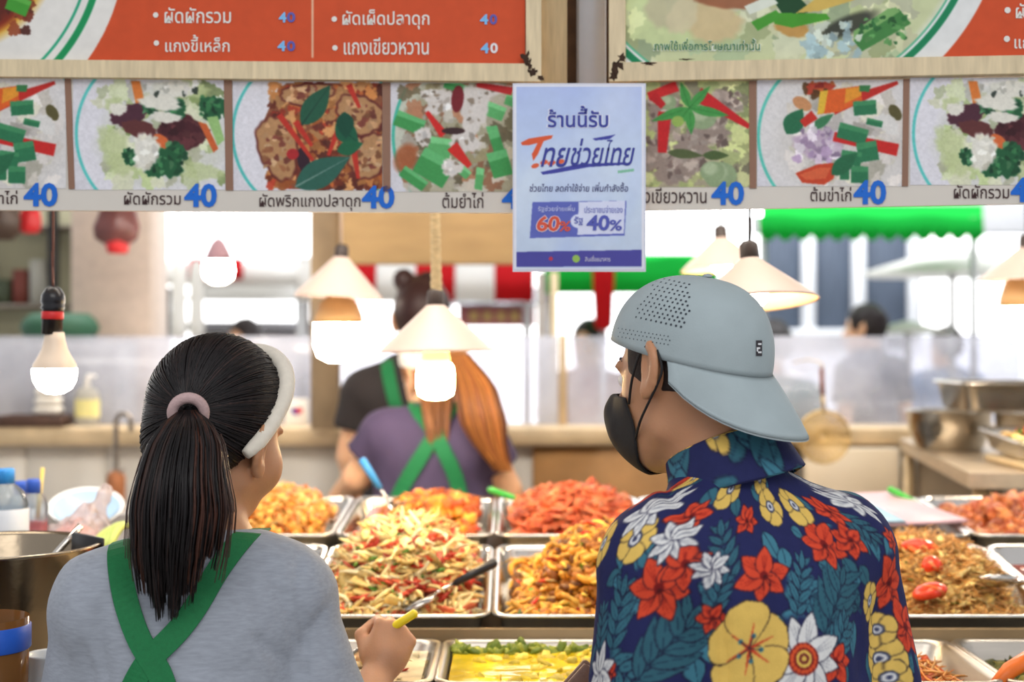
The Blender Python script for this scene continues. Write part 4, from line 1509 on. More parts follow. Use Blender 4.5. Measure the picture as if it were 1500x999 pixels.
# pale board lying across the tray
q = [P(1277, 766, 2.98), P(1402, 783, 2.90), P(1342, 737, 3.23), P(1288, 733, 3.26)]
t = thing('serving_board', 'pale pink and blue plastic board lying across the empty steel tray', 'board', P(1340, 765, 3.0))
M_PINK = mat('pink_plastic', (196, 160, 168), 0.4, noise=.04)
one('board', *box(c + R @ np.array([.045, .03, .010]), (.20, .34, .008), R @ rotm(0, 0, .22), .003), M_PINK, t)
one('blue_sheet', *box(c + R @ np.array([-.05, -.06, .017]), (.16, .20, .004), R @ rotm(0, 0, .1), .001), mat('pale_blue_plastic', (150, 186, 204), 0.3, noise=.04), t)
R, c = rear_tray(5, 'steel tray of red-brown braised meat at the right edge, rear row')
dish('braised_meat', 'red-brown braised meat at the right edge, rear row', R, c, TW, TL, -.024, .050,
     [(6, 'chunk', .015, [(178, 96, 48), (156, 72, 36), (196, 120, 64)]), (1, 'strip', .034, [(216, 150, 90)], .08), (.5, 'leaf', .02, [(140, 120, 50)])], 520, 115, (140, 60, 28), (.03, .0), 2.2, 1.1, broth=(-.018, (146, 50, 22)))

# front row, wide pans of soup
FB = [-.539, -.116, .307, .730, 1.153]
FL = ['steel pan of pale coconut soup beside the woman\'s fist, front row', 'steel pan of yellow curry between the two customers, front row', 'steel pan of orange noodles half hidden by the flowered shirt, front row', 'steel pan of dark green curry at the bottom right corner, front row']
FT = []
for i in range(4):
    FT.append(tray(FL[i], (FB[i] + FB[i + 1]) / 2, 2.241, 1.047, .421, .306, 0.0, .055, None, M_STEELD))
R, c = FT[0]
dish('coconut_soup', 'pale coconut soup with chilli and galangal', R, c, .421, .306, -.020, .008, [(2, 'slice', .016, [(206, 176, 124), (226, 206, 160)]), (.5, 'slice', .014, [(206, 70, 40)]), (.6, 'leaf', .02, [(120, 110, 60)]), (1, 'chunk', .013, [(196, 150, 100)])], 90, 121, (196, 176, 130), broth=(-.014, (214, 198, 160)), edge=.022)
R, c = FT[1]
dish('yellow_curry', 'thick yellow curry in the front pan between the two customers', R, c, .421, .306, -.020, .008, [(3, 'chunk', .012, [(228, 200, 60), (216, 186, 44), (232, 206, 90)]), (.4, 'slice', .012, [(196, 160, 40)])], 90, 122, (200, 170, 30), broth=(-.009, (222, 190, 36)), edge=.019)
mb = MB()
g = np.random.default_rng(6)
for k in range(120):                           # green band along the back of the pan
    x, y = g.uniform(-.185, .185), g.uniform(.088, .128)
    mb.add(chunk(g, np.array([.013, .010, .006]) * g.uniform(.7, 1.3)) @ rrot(g).T + c + (x, y, -.009), ICO[1], np.array([(128, 140, 40), (104, 122, 36), (150, 156, 56)][k % 3], float))
tag(mb.build('chopped_greens', M_FOOD), 'band of chopped greens along the far side of the yellow curry', 'food', None, 'stuff')
R, c = FT[2]
dish('orange_noodles', 'orange noodles in red oil half hidden by the flowered shirt', R, c, .421, .306, -.034, .02, [(4, 'strip', .06, [(226, 166, 90), (206, 130, 60)], .03), (2, 'chunk', .012, [(196, 90, 40), (176, 70, 30)]), (.6, 'leaf', .02, [(120, 110, 50)])], 420, 123, (176, 84, 34), broth=(-.026, (170, 66, 24)))
R, c = FT[3]
dish('green_curry', 'dark green curry in the bottom right corner', R, c, .421, .306, -.036, .010, [(3, 'chunk', .016, [(86, 88, 30), (110, 104, 36), (70, 72, 28)]), (.6, 'leaf', .03, [(60, 76, 30)])], 130, 124, (70, 70, 24), broth=(-.026, (92, 88, 26)))
q = P(1480, 985, 2.13)
t = thing('carrot_stick', 'orange carrot-coloured stick resting in the dark green curry', 'carrot', q)
one('stick', *tube([q + (-.028, -.02, -.012), q + (0, 0, .004), q + (.05, .03, .02)], [.009, .013, .014], 10), mat('carrot_orange', (232, 112, 30), 0.4, noise=.08), t)
one('cut_end', *lathe([(.012, 0), (.008, .002)], q + (.05, .03, .02), frame((.8, .5, .3)) @ rotm(-PI / 2), 10), mat('carrot_core', (240, 150, 60), 0.5), t)


# serving spoons
def spoon(label, a, b, hcol, bowl=True, hr=.008, frac=.55, group=None):
    """a = free end of the handle, b = where the bowl dips in"""
    a, b = np.array(a), np.array(b)
    t = thing('serving_spoon', label, 'spoon', b)
    m = a + (b - a) * frac
    d = (b - a) / np.linalg.norm(b - a)
    one('handle', *tube([a, a + d * .004, (a + m) / 2, m], [hr * .7, hr, hr * .95, hr * .7], 10), hcol, t)
    one('shank', *tube([m, b], [hr * .45, hr * .4], 8), M_STEEL, t)
    if bowl:
        V, Fs = lathe([(.028, .004), (.026, -.004), (.014, -.011), (.001, -.013), (.001, -.011), (.013, -.009), (.024, -.003), (.027, .004)], (0, 0, 0), None, 20, (True, True), 1, 1.3)
        one('bowl', V @ frame(d).T + b + d * .02, Fs, M_STEEL, t)


spoon('black handled spoon stuck in the papaya salad', P(727, 823, 2.52), P(628, 874, 2.47), mat('black_handle', (34, 32, 34), 0.35, noise=.05), True, .0085, .62)
spoon('blue handled spoon standing in the fried tofu', P(529, 672, 3.07), P(574, 742, 3.06), mat('blue_handle', (66, 154, 224), 0.35, noise=.03), True, .009, .62)
spoon('green handled spoon lying in the red shredded meat', P(716, 717, 3.22), P(800, 745, 3.12), mat('green_handle', (58, 168, 60), 0.35, noise=.03), True, .008, .55)
spoon('green handled spoon leaning over the tray right of the man', P(1302, 716, 3.26), P(1372, 752, 3.14), mat('green_handle', (58, 168, 60), 0.35, noise=.03), True, .008, .62)
q = P(1462, 850, 2.50)
t = thing('serving_spoon', 'steel spoon lying on the fried vermicelli at the right edge', 'spoon', q)
V, Fs = lathe([(.030, .006), (.028, -.003), (.016, -.010), (.001, -.012), (.001, -.010), (.015, -.008), (.026, -.001), (.029, .006)], (0, 0, 0), None, 24, (True, True), 1, 1.35)
one('bowl', V @ (frame((.85, .5, -.15)) @ rotm(0, -.25, 0)).T + q, Fs, M_STEEL, t)
one('shank', *tube([q + (.03, -.015, -.004), q + (.07, -.03, .012)], [.005, .004], 8), M_STEEL, t)
one('handle', *tube([q + (.06, -.026, .008), q + (.16, -.07, .03)], [.006, .008], 10), mat('blue_handle', (66, 154, 224), 0.35, noise=.03), t)

# ------------------------------------------------------------------ lamps
def emitter(name, rgb, s):
    return mat(name, rgb, 0.4, emit=(rgb, s))


GLOW = emitter('warm_bulb_glow', (255, 220, 156), 105.0)
GLOWC = emitter('white_bulb_glow', (255, 238, 216), 60.0)
M_SHADE = mat('cream_shade', (208, 184, 172), 0.35, noise=.03, nscale=8)


def pendant(label, px, ytop, ybot, half, d, tilt=(0, 0), cord='thin', bulb='small', z_top=2.65, shade=True, group='shaded pendant lamps'):
    q = P(px, ytop, d)
    H, r = (ybot - ytop) * d / F, half * d / F
    R = rotm(tilt[0], tilt[1], 0)
    t = thing('pendant_lamp', label, 'lamp', q, group)
    if shade:
        prof = [(.016, 0), (.020, -.004), (r * .97, -H), (r, -H - .004), (r * .985, -H - .005), (r * .955, -H + .001), (.018, -.010), (.004, -.010)]
        one('shade', *lathe(prof, q, R, 40), M_SHADE, t)
    one('socket', *lathe([(.010, .030), (.016, .024), (.017, .002), (.016, -.03), (.010, -.032)], q, R, 16), mat('lamp_socket', (60, 48, 44), 0.5, noise=.2), t)
    if cord == 'thin':
        one('cord', *tube([q + (0, 0, .025), (q[0], q[1], z_top)], .0028, 6), M_BLACK, t)
    elif cord == 'pale':
        one('cord', *tube([q + (0, 0, .025), (q[0], q[1], z_top)], .004, 6), mat('pale_cord', (220, 200, 178), 0.5), t)
    else:
        zz = np.linspace(q[2] + .0, z_top, 130)
        rr = .0088 + .0016 * (np.arange(130) % 2) + .004 * np.exp(-(np.arange(130)) / 6.)
        one('cord', *tube(np.column_stack([np.full(130, q[0]) + .002 * np.sin(zz * 9), np.full(130, q[1]), zz]), rr, 10), mat('wrapped_cord', (196, 172, 130), 0.6, noise=.3, nscale=60, stretch=(1, 1, 5)), t)
    return t, q, R, H, r


# front centre lamp with its wrapped cord
t, q, R, H, r = pendant('cream cone lamp on a rope-wrapped cord, hanging in front of the purple T-shirt', 638, 446, 511, 84, 2.72, (0, -.02), 'wrapped')
zb = q[2] - H
bd = 2.72
one('bulb_neck', *lathe([(.014, .02), (.024, .0), (.0285, -.018), (.029, -.030)], (q[0], q[1], zb - .0), None, 24), emitter('amber_neck', (255, 210, 120), 2.2), t)
one('bulb', *lathe([(.030, -.028), (.0345, -.034), (.0365, -.05), (.0365, -.075), (.033, -.088), (.020, -.096), (.002, -.098)], (q[0], q[1], zb), None, 28), GLOW, t)
# rear left lamp and its wide bulb
t, q, R, H, r = pendant('white cone lamp on a pale cord left of the tan beam', 500, 376, 433, 66, 3.45, (0, .06), 'pale')
def wide_bulb(t, px, d, y0, y1, y2, wpx):
    s = d / F
    c = P(px, y0, d)
    w = wpx * s / 2
    h1, h2 = (y1 - y0) * s, (y2 - y1) * s
    one('bulb_housing', *lathe([(.012, .012), (w * .45, 0), (w * .8, -h1 * .3), (w * .97, -h1 * .7), (w, -h1)], c, None, 32), mat('tan_housing', (222, 178, 120), 0.5, noise=.05), t)
    one('bulb', *lathe([(w, -h1), (w * 1.0, -h1 - h2 * .55), (w * .85, -h1 - h2 * .85), (w * .4, -h1 - h2), (.002, -h1 - h2)], c, None, 32), GLOWC, t)
    one('bulb_stem', *tube([c, c + (0, 0, .05)], .014, 10), mat('lamp_socket', (60, 48, 44), 0.5, noise=.2), t)
wide_bulb(t, 496, 3.45, 434, 474, 530, 72)
# right lamp above the man's cap
t, q, R, H, r = pendant('cream cone lamp with a glowing inside, hanging just right of the grey cap', 1098, 378, 442, 96, 2.5, (-.13, -.06), 'thin')
cb = q + R @ np.array([0, 0, -H + .03])
one('bulb', *lathe([(.012, .03), (.02, .01), (.028, -.012), (.024, -.032), (.010, -.042), (.002, -.044)], cb, R, 24), GLOW, t)
# the lamp behind it
t, q, R, H, r = pendant('smaller pinkish cone lamp partly behind the lamp over the grey cap', 1056, 348, 393, 62, 3.5, (-.05, -.05), 'thin')
cb = q + np.array([0, 0, -H + .03])
one('bulb', *lathe([(.012, .03), (.02, .01), (.028, -.012), (.024, -.032), (.010, -.042), (.002, -.044)], cb, R, 24), GLOW, t)
# far right lamp
t, q, R, H, r = pendant('white cone lamp cut by the right edge of the photo', 1503, 362, 408, 68, 3.45, (0, 0), 'thin')
wide_bulb(t, 1500, 3.45, 402, 450, 500, 70)
# far small lamp
q = P(320, 362, 4.6)
t = thing('pendant_lamp', 'small round glowing lamp far back on the left, before the bright sky', 'lamp', q)
one('cap', *lathe([(.006, .03), (.02, .02), (.035, -.01), (.048, -.045)], q, None, 20), mat('pink_cap', (190, 150, 160), 0.5), t)
one('globe', *lathe([(.046, -.045), (.050, -.075), (.045, -.100), (.022, -.116), (.002, -.118)], q, None, 20), GLOWC, t)
one('cord', *tube([q + (0, 0, .03), (q[0], q[1], 2.72)], .0025, 6), M_BLACK, t)
# bare bulb at left
d = 2.36
q = P(78, 428, d)
s = d / F
t = thing('hanging_bulb', 'bare round lit bulb in a black socket at the left, without a shade', 'lamp', q)
rr = [(.006, .010), (.012, .006), (.0185, -.004), (.0195, -.016), (.017, -.022), (.0195, -.026), (.0165, -.030), (.017, -.070), (.010, -.071)]
one('socket', *lathe(rr, q, rotm(0, .03), 24), mat('glossy_black', (22, 20, 24), 0.25, noise=.1), t)
one('red_band', *lathe([(.0172, -.032), (.0180, -.033), (.0180, -.044), (.0172, -.045)], q, rotm(0, .03), 24), mat('red_band', (206, 40, 40), 0.4), t)
bx = P(80, 490, d)
one('bulb_neck', *lathe([(.0155, .004), (.0175, -.010), (.021, -.024), (.028, -.038), (.0345, -.049), (.0362, -.056)], bx, None, 32, (True, False)), mat('bulb_body', (236, 214, 190), 0.4), t)
one('bulb', *lathe([(.0362, -.056), (.0366, -.064), (.034, -.078), (.027, -.090), (.015, -.0975), (.002, -.0995)], bx, None, 32, (False, True)), emitter('soft_bulb_glow', (255, 246, 234), 30.0), t)
one('cord', *tube(curve([q + (0, 0, .008), P(77, 370, d), P(78, 312, d), np.array([P(78, 0, d)[0], d, 2.72])], 12), .0022, 6), mat('brown_cord', (112, 70, 56), 0.5), t)
# fluorescent tube
t = thing('tube_light', 'white fluorescent tube under the right photo strip', 'lamp', P(1030, 312, 4.2))
a, b = P(930, 312, 4.2), P(1116, 312, 4.2)
one('tube', *tube([a, b], .012, 12), emitter('tube_glow', (246, 250, 255), 9.0), t)
one('batten', *box((a + b) / 2 + (0, .02, .035), (.42, .05, .035), None, .004), M_WHITE, t)
one('hanger', *tube([(a + b) / 2 + (0, .02, .05), ((a + b)[0] / 2, 4.22, 2.72)], .005, 6), M_WHITE, t)

# ------------------------------------------------------------------ right-hand cooking side
sc_ = thing('side_counter', 'steel side counter running back at the right, carrying bowls', 'counter', (1.75, 3.9, 0))
Vt = np.array([(1.10, 3.42), (2.6, 3.42), (2.6, 4.66), (1.27, 4.66)])
def prism(poly, z0, z1):
    n = len(poly)
    V = np.vstack([np.column_stack([poly, np.full(n, z0)]), np.column_stack([poly, np.full(n, z1)])])
    return V, [tuple(range(n))[::-1], tuple(range(n, 2 * n))] + [(i, (i + 1) % n, n + (i + 1) % n, n + i) for i in range(n)]
one('worktop', *prism(Vt, 1.195, 1.232), mat('worn_steel_top', (200, 182, 156), 0.4, 0.6, noise=.15), sc_, False)
for x, y in ((1.14, 3.46), (1.29, 4.62), (2.5, 3.5), (2.5, 4.6)):
    one('leg', *tube([(x, y, 0), (x, y, 1.2)], .02, 8), mat('worn_leg', (190, 164, 124), 0.5, .3, noise=.2), sc_)
one('lower_shelf', *prism(Vt * (1, 1) + (.03, 0), .80, .82), M_CNT, sc_, False)
M_CLAD = mat('dim_cladding', (120, 104, 84), 0.5, noise=.2, nscale=5)
one('side_panel', *prism(np.array([(1.17, 3.44), (1.19, 3.44), (1.34, 4.64), (1.32, 4.64)]), .2, 1.19), M_CLAD, sc_, False)


def bowl(name, label, px, d, r, z0, hgt, m=M_STEEL, cat='bowl', flare=.78):
    x = P(px, 0, d)[0]
    t = thing(name, label, cat, (x, d, z0))
    prof = [(r * flare * .92, 0), (r * flare, .006), (r * .93, hgt * .55), (r * .97, hgt - .006), (r * 1.06, hgt - .003), (r * 1.06, hgt), (r * .95, hgt - .002), (r * .90, hgt * .55), (r * flare * .9, .01), (.002, .008)]
    one('bowl', *lathe([(a, b + z0) for a, b in prof], (x, d, 0), None, 44), m, t)
    return t, x


bowl('mixing_bowl', 'wide steel bowl nearest the skimmer on the side counter', 1390, 4.17, .124, 1.233, .115)
bowl('mixing_bowl', 'steel bowl under the rectangular steel tray at the right edge', 1522, 3.95, .122, 1.233, .120)
tray('deep rectangular steel tray balanced on top of the bowl at the right', 1.40, 3.93, 1.437, .40, .30, 0.0, .075, 'steel pans on the side counter')
R, c = tray('steel tray of stir-fried vegetables at the right end of the side counter', 1.415, 3.62, 1.310, .36, .33, .06, .05, 'steel pans on the side counter')
tag(one('chopping_block', *box((1.42, 3.63, 1.243), (.34, .28, .018), None, .004), mat('pale_block', (206, 182, 140), 0.6, noise=.1)), 'pale block under the vegetable tray on the side counter', 'board')
dish('stir_fried_vegetables', 'stir-fried vegetables in the tray at the right end of the side counter', R, c, .36, .33, -.02, .03,
     [(3, 'leaf', .035, [(96, 140, 50), (66, 112, 40), (120, 150, 60)]), (3, 'chunk', .014, [(206, 170, 110), (222, 196, 140), (176, 120, 66)]), (1, 'strip', .04, [(206, 70, 44)], .07)], 420, 131, (120, 100, 50))
# skimmer
q = P(1207, 640, 4.4)
t = thing('skimmer', 'round wire skimmer with a brown handle hanging right of the grey cap', 'skimmer', q)
rad = .080
M_WIRE = mat('brass_wire', (206, 176, 120), 0.35, 0.6, noise=.1)
mb = MB()
for k in range(9):
    rk = rad * (k + 1) / 9
    a = np.linspace(0, 2 * PI, 33)
    z = -.025 * (1 - (rk / rad) ** 2)
    mb.add(*tube(np.column_stack([q[0] + rk * np.cos(a), np.full(33, q[1] - z), q[2] + rk * np.sin(a)]), .0034 if k < 8 else .005, 5))
for k in range(26):
    a = k * PI / 13
    pr = np.linspace(.01, rad, 6)
    mb.add(*tube(np.column_stack([q[0] + pr * np.cos(a), q[1] + .025 * (1 - (pr / rad) ** 2), q[2] + pr * np.sin(a)]), .0024, 5))
mb.build('wire_basket', M_WIRE, t)
one('rod', *tube([q + (0, -.002, rad), q + (-.004, 0, rad + .055)], .006, 8), M_WIRE, t)
one('handle', *tube([q + (-.004, 0, rad + .05), q + (-.008, 0, .215)], [.008, .0065], 10), mat('dark_wood_handle', (128, 70, 44), 0.5, noise=.2), t)
one('hook', *tube(curve([q + (-.008, 0, .212), q + (-.006, .0, .226), q + (-.004, .2, .236), q + (-.004, .47, .222)], 10), .0025, 6), M_WIRE, t)
tag(one('foam_block', *wbox(.97, 1.28, 4.70, 4.74, .3, 1.195), mat('cream_panel', (222, 204, 176), 0.5, noise=.06, nscale=6)), 'pale cream panel under the ledge, below the skimmer', 'panel')

# ------------------------------------------------------------------ back ledge, left
def ledge_item(x0, x1, y0, y1, d, m, depth=.06):
    a, b = P(x0, y1, d), P(x1, y0, d)
    return wbox(a[0], b[0], d, d + depth, max(a[2], 1.2625), b[2])
t = thing('wooden_crate', 'dark brown wooden tray on the ledge at far left', 'tray', P(45, 655, 4.78))
MDW = mat('dark_brown_wood', (76, 52, 40), 0.7, noise=.3, nscale=12)
one('front', *wbox(-1.72, -1.50, 4.742, 4.752, 1.263, 1.30), MDW, t)
one('back', *wbox(-1.72, -1.50, 4.86, 4.87, 1.263, 1.30), MDW, t)
one('bottom', *wbox(-1.72, -1.50, 4.752, 4.86, 1.263, 1.272), MDW, t)
for x in (-1.72, -1.508):
    one('side', *wbox(x, x + .008, 4.752, 4.86, 1.263, 1.30), MDW, t)
q = P(128, 640, 4.82)
q[2] = 1.2625
t = thing('soap_bottle', 'clear pump bottle with a pale yellow label, right of the dark wooden tray', 'bottle', q)
one('bottle', *lathe([(.038, 0), (.041, .004), (.041, .105), (.034, .122), (.014, .132)], q, None, 24, (True, True), 1, .7), clear_mat('milky_plastic', (236, 232, 222), .35, .05), t)
one('label', *lathe([(.0418, .03), (.0418, .09)], q, None, 24, (False, False), 1, .7), mat('yellow_label', (232, 222, 150), 0.5, noise=.1), t)
one('pump', *tube([q + (0, 0, .13), q + (0, 0, .165), q + (.002, 0, .17), q + (.03, 0, .168)], [.012, .006, .006, .004], 10), M_WHITE, t)
q = P(66, 640, 4.8)
t = thing('cloth_bundle', 'folded white cloth on the ledge below the bare bulb', 'cloth', (q[0], q[1], 1.30))
for k in range(3):
    one('fold', *box((q[0] + .012, 4.80, 1.318 + k * .03), (.085 - .004 * k, .07, .028), rotm(0, 0, .05 * k), .010), mat('white_cloth', (228, 222, 212), 0.8, noise=.05), t)
# tap
q = P(170, 690, 4.55)
t = thing('faucet', 'chrome gooseneck tap rising behind the ponytail on the left', 'faucet', (q[0], 4.55, 1.05))
x0, x1 = P(170, 0, 4.55)[0], P(192, 0, 4.55)[0]
zt = P(0, 606, 4.55)[2]
a = np.linspace(PI, 0, 10)
rc = (x1 - x0) / 2
arc = np.column_stack([(x0 + x1) / 2 + rc * np.cos(a), np.full(10, 4.55), zt - rc + rc * np.sin(a)])
one('spout', *tube(np.vstack([[(x0, 4.55, 1.06)], [(x0, 4.55, 1.15)], arc, [(x1, 4.55, zt - rc - .035)]]), .0085, 10), mat('dull_chrome', (150, 140, 130), 0.3, 0.9), t)
one('base', *lathe([(.030, -.05), (.030, .055), (.022, .07), (.010, .075)], (x0, 4.55, 1.06), None, 18), mat('copper_base', (164, 104, 66), 0.5, .3, noise=.2), t)
one('lever', *tube([(x0, 4.55, 1.12), (x0 + .03, 4.53, 1.14)], .006, 8), mat('dull_chrome', (150, 140, 130), 0.3, 0.9), t)
tag(one('sink_cabinet', *wbox(-2.2, -.62, 4.30, 4.78, 0, 1.01), mat('grey_cabinet', (190, 186, 180), 0.5, noise=.06)), 'grey sink cabinet along the back wall behind the woman', 'cabinet')
q = P(433, 610, 4.86)
t = thing('notice_card', 'small white card with a red and blue mark on the splash screen', 'card', q)
one('card', *box(q + (0, .02, 0), (.082, .004, .12), None, .001), M_WHITE, t)
mb = MB()
for dx, dz, col, r in ((-.008, .018, (40, 60, 160), .011), (.010, .020, (206, 40, 60), .012), (0, .010, (90, 60, 160), .008)):
    a = np.arange(16) * PI / 8
    mb.add(np.column_stack([q[0] + dx + r * np.cos(a), np.full(16, q[1] + .0172 - abs(dx) * .01), q[2] + dz + r * np.sin(a)]), [tuple(range(16))], col, 0, False)
mb.build('mark', M_INK, t)

# ------------------------------------------------------------------ left-hand corner of the counter
M_SIDE = mat('dark_side_table', (92, 84, 78), 0.5, 0.2, noise=.2, nscale=6)
st = thing('side_table', 'dark steel side table at the left edge carrying bottles and a bowl', 'table', (-1.1, 2.9, 0))
one('top', *wbox(-1.6, -.70, 2.44, 3.2, 1.13, 1.16), M_SIDE, st)
for x, y in ((-1.56, 2.46), (-.74, 2.46), (-1.56, 3.16), (-.74, 3.16)):
    one('leg', *tube([(x, y, 0), (x, y, 1.132)], .015, 8), M_SIDE, st)
# big steel pot in a wider pan
t = thing('stock_pot', 'large shiny steel pot at the left edge beside the grey T-shirt', 'pot', (-.80, 2.22, .98))
rz = 1.232
prof = [(.120, .98), (.128, .985), (.128, 1.14), (.146, 1.152), (.150, rz - .004), (.156, rz), (.150, rz + .002), (.144, rz - .004), (.140, 1.155), (.122, 1.14), (.120, .995), (.002, .992)]
one('body', *lathe([(r, z) for r, z in prof], (-.80, 2.22, 0), None, 56), mat('smoky_steel', (150, 136, 116), 0.2, 1.0, noise=.12, nscale=8, bump=.06, bscale=60), t)
one('ladle_rest', *tube(curve([(-.86, 2.20, 1.05), (-.78, 2.26, 1.15), (-.70, 2.31, 1.25)], 8), .006, 8), M_STEEL, t)
V, Fs = box((-.675, 2.262, 1.214), (.075, .006, .055), rotm(0, .05, -.6), .002)
one('dark_plate', V, Fs, M_BLACK, t)
one('handle', *tube(curve([(-.93, 2.14, 1.20), (-.96, 2.10, 1.215), (-.93, 2.06, 1.215), (-.89, 2.095, 1.20)], 12), .006, 8), M_STEEL, t)


def bottle(label, px, d, z0, r, hgt, capm, capr, liquid=None, straw=False, body=(228, 236, 242)):
    x = P(px, 0, d)[0]
    c = (x, d, z0)
    t = thing('plastic_bottle', label, 'bottle', c)
    prof = [(r * .8, 0), (r, .008), (r * .96, hgt * .2), (r, hgt * .4), (r * .96, hgt * .55), (r, hgt * .68), (r * .8, hgt * .82), (capr * .9, hgt * .92), (capr * .85, hgt)]
    one('body', *lathe(prof, c, None, 28), clear_mat('clear_bottle', body, .74, .05), t)
    one('cap', *lathe([(capr, hgt - .012), (capr * 1.02, hgt + .010), (capr * .9, hgt + .014)], c, None, 24), capm, t)
    if liquid:
        one('liquid', *lathe([(r * .8, .004), (r * .94, .01), (r * .92, hgt * .45)], c, None, 24), liquid, t)
    else:
        one('label', *lathe([(r * 1.005, hgt * .30), (r * 1.01, hgt * .31), (r * 1.01, hgt * .62), (r * 1.005, hgt * .63)], c, None, 28, (False, False)), mat('pale_label', (226, 232, 240), 0.4, noise=.04), t)
    if straw:
        one('straw', *tube([(x + .006, d, z0 + hgt * .5), (x + .016, d, z0 + hgt + .035)], .004, 8), mat('yellow_straw', (226, 200, 110), 0.5), t)


M_BLUEC = mat('blue_cap', (46, 134, 206), 0.4, noise=.04)
M_BLUED = mat('deep_blue_cap', (52, 92, 190), 0.4, noise=.04)
bottle('big clear bottle with a bright blue cap at the left edge', 8, 2.52, 1.16, .040, .150, M_BLUEC, .016)
bottle('small clear bottle of red liquid with a blue cap and a straw', 50, 2.66, 1.16, .026, .118, M_BLUED, .014, mat('red_liquid', (216, 30, 44), 0.15), True)
q = P(30, 740, 2.78)
bottle('clear bottle with a pale label between the big bottle and the red drink', 31, 2.75, 1.16, .026, .105, M_BLUED, .014)
# white bowl, tipped, with a plastic bag of food below
q = P(126, 742, 2.86)
t = thing('melamine_bowl', 'white bowl with a pale blue inside tipped over the plastic bag', 'bowl', q)
prof = [(.030, -.034), (.034, -.036), (.050, -.026), (.070, -.004), (.075, .002), (.073, .003), (.066, -.003), (.046, -.022), (.002, -.030)]
V, Fs = lathe(prof, q, rotm(.42, .10), 40)
one('bowl', V, Fs, mat('white_melamine', (226, 230, 232), 0.25, noise=.02), t)
V, Fs = lathe([(.0655, -.0015), (.046, -.020), (.002, -.0285)], q, rotm(.42, .10), 40, (False, True))
one('blue_inside', V, Fs, mat('pale_blue_glaze', (176, 204, 230), 0.2, noise=.04), t)
g = grid((-.94, 2.56, 1.15), (-.68, 2.84, 1.31), .004)
c = P(112, 772, 2.70)
d_ = smin(ell(g, (c[0], 2.70, 1.174), (.072, .075, .032)), cap(g, (c[0] + .01, 2.70, 1.20), (c[0] + .05, 2.72, 1.266), .018, .012), .04)
d_ = d_ + vnoise(g * np.array([1, 1, .6], np.float32), 55) * np.float32(.012) + vnoise(g, 120) * np.float32(.004)
d_ = smax(d_, 1.162 - g[..., 2], .003)
V, Q = snet(d_, g[0, 0, 0], .004)
t = thing('plastic_bag', 'knotted clear plastic bag with pink food, in front of the white bowl', 'bag', (c[0], 2.7, 1.16))
one('film', V, Q, clear_mat('pinkish_film', (246, 236, 234), .62, .2, .12), t)
V, Fs = lathe([(.002, .0), (.04, .004), (.045, .02), (.02, .036), (.002, .038)], (c[0] - .005, 2.70, 1.164), None, 18)
one('content', V, Fs, mat('pink_food', (224, 150, 140), 0.5, noise=.25, nscale=60), t)
t = thing('herb_bundle', 'pale green vegetable bundle right of the plastic bag', 'vegetable', P(166, 790, 2.66))
gg = np.random.default_rng(2)
for k in range(5):
    a = P(150 + k * 6, 792, 2.66)
    one('stalk', *tube(curve([(a[0] - .01, 2.62, 1.166), (a[0], 2.66, 1.185 + .004 * k), (a[0] + .012, 2.70, 1.20 + .004 * (k % 2))], 8), np.array([.006, .008, .009, .009, .009, .008, .006, .003]), 8), mat('pale_green_veg', (190, 204, 110), 0.5, noise=.2, nscale=40), t)
# sauce tub with a blue rim, white bowl, bottom left
t = thing('sauce_tub', 'clear tub of dark brown sauce with a blue rim in the bottom left corner', 'tub', P(0, 960, 1.92))
x = P(-19, 0, 1.95)[0]
one('tub', *lathe([(.046, 1.0), (.052, 1.004), (.056, 1.172), (.054, 1.172), (.050, 1.008), (.002, 1.006)], (x, 1.95, 0), None, 36), clear_mat('amber_tub', (200, 140, 80), .45, .1), t)
one('sauce', *lathe([(.044, 1.008), (.049, 1.012), (.0530, 1.150), (.002, 1.152)], (x, 1.95, 0), None, 30), mat('brown_sauce', (120, 62, 26), 0.3, noise=.35, nscale=40), t)
one('blue_rim', *lathe([(.0560, 1.128), (.0580, 1.130), (.0582, 1.160), (.0562, 1.162)], (x, 1.95, 0), rotm(0, 0, 0), 36, (False, False)), mat('blue_rim', (36, 92, 196), 0.4, noise=.05), t)
one('stand', *wbox(x - .16, x + .056, 1.88, 2.06, .96, .999), M_SIDE, t)
one('stand_leg', *tube([(x, 1.96, 0), (x, 1.96, .97)], .03, 10), M_SIDE, t)
t, xx = bowl('melamine_bowl', 'white bowl just left of the woman\'s sleeve at the bottom edge', 72, 2.03, .030, 1.0, .105, mat('white_melamine', (226, 230, 232), 0.25, noise=.02), 'bowl', .6)
# ------------------------------------------------------------------ people
from mathutils.bvhtree import BVHTree


def bvh(V, Fs):
    return BVHTree.FromPolygons([tuple(map(float, v)) for v in V], [tuple(int(i) for i in f) for f in Fs])


def pick(tree, px, py):
    """surface point on the camera ray through a photo pixel"""
    d = Vector(P(px, py, 1.0) - EYE).normalized()
    h = tree.ray_cast(Vector(EYE), d)
    return (None, None) if h[0] is None else (np.array(h[0]), np.array(h[1]))


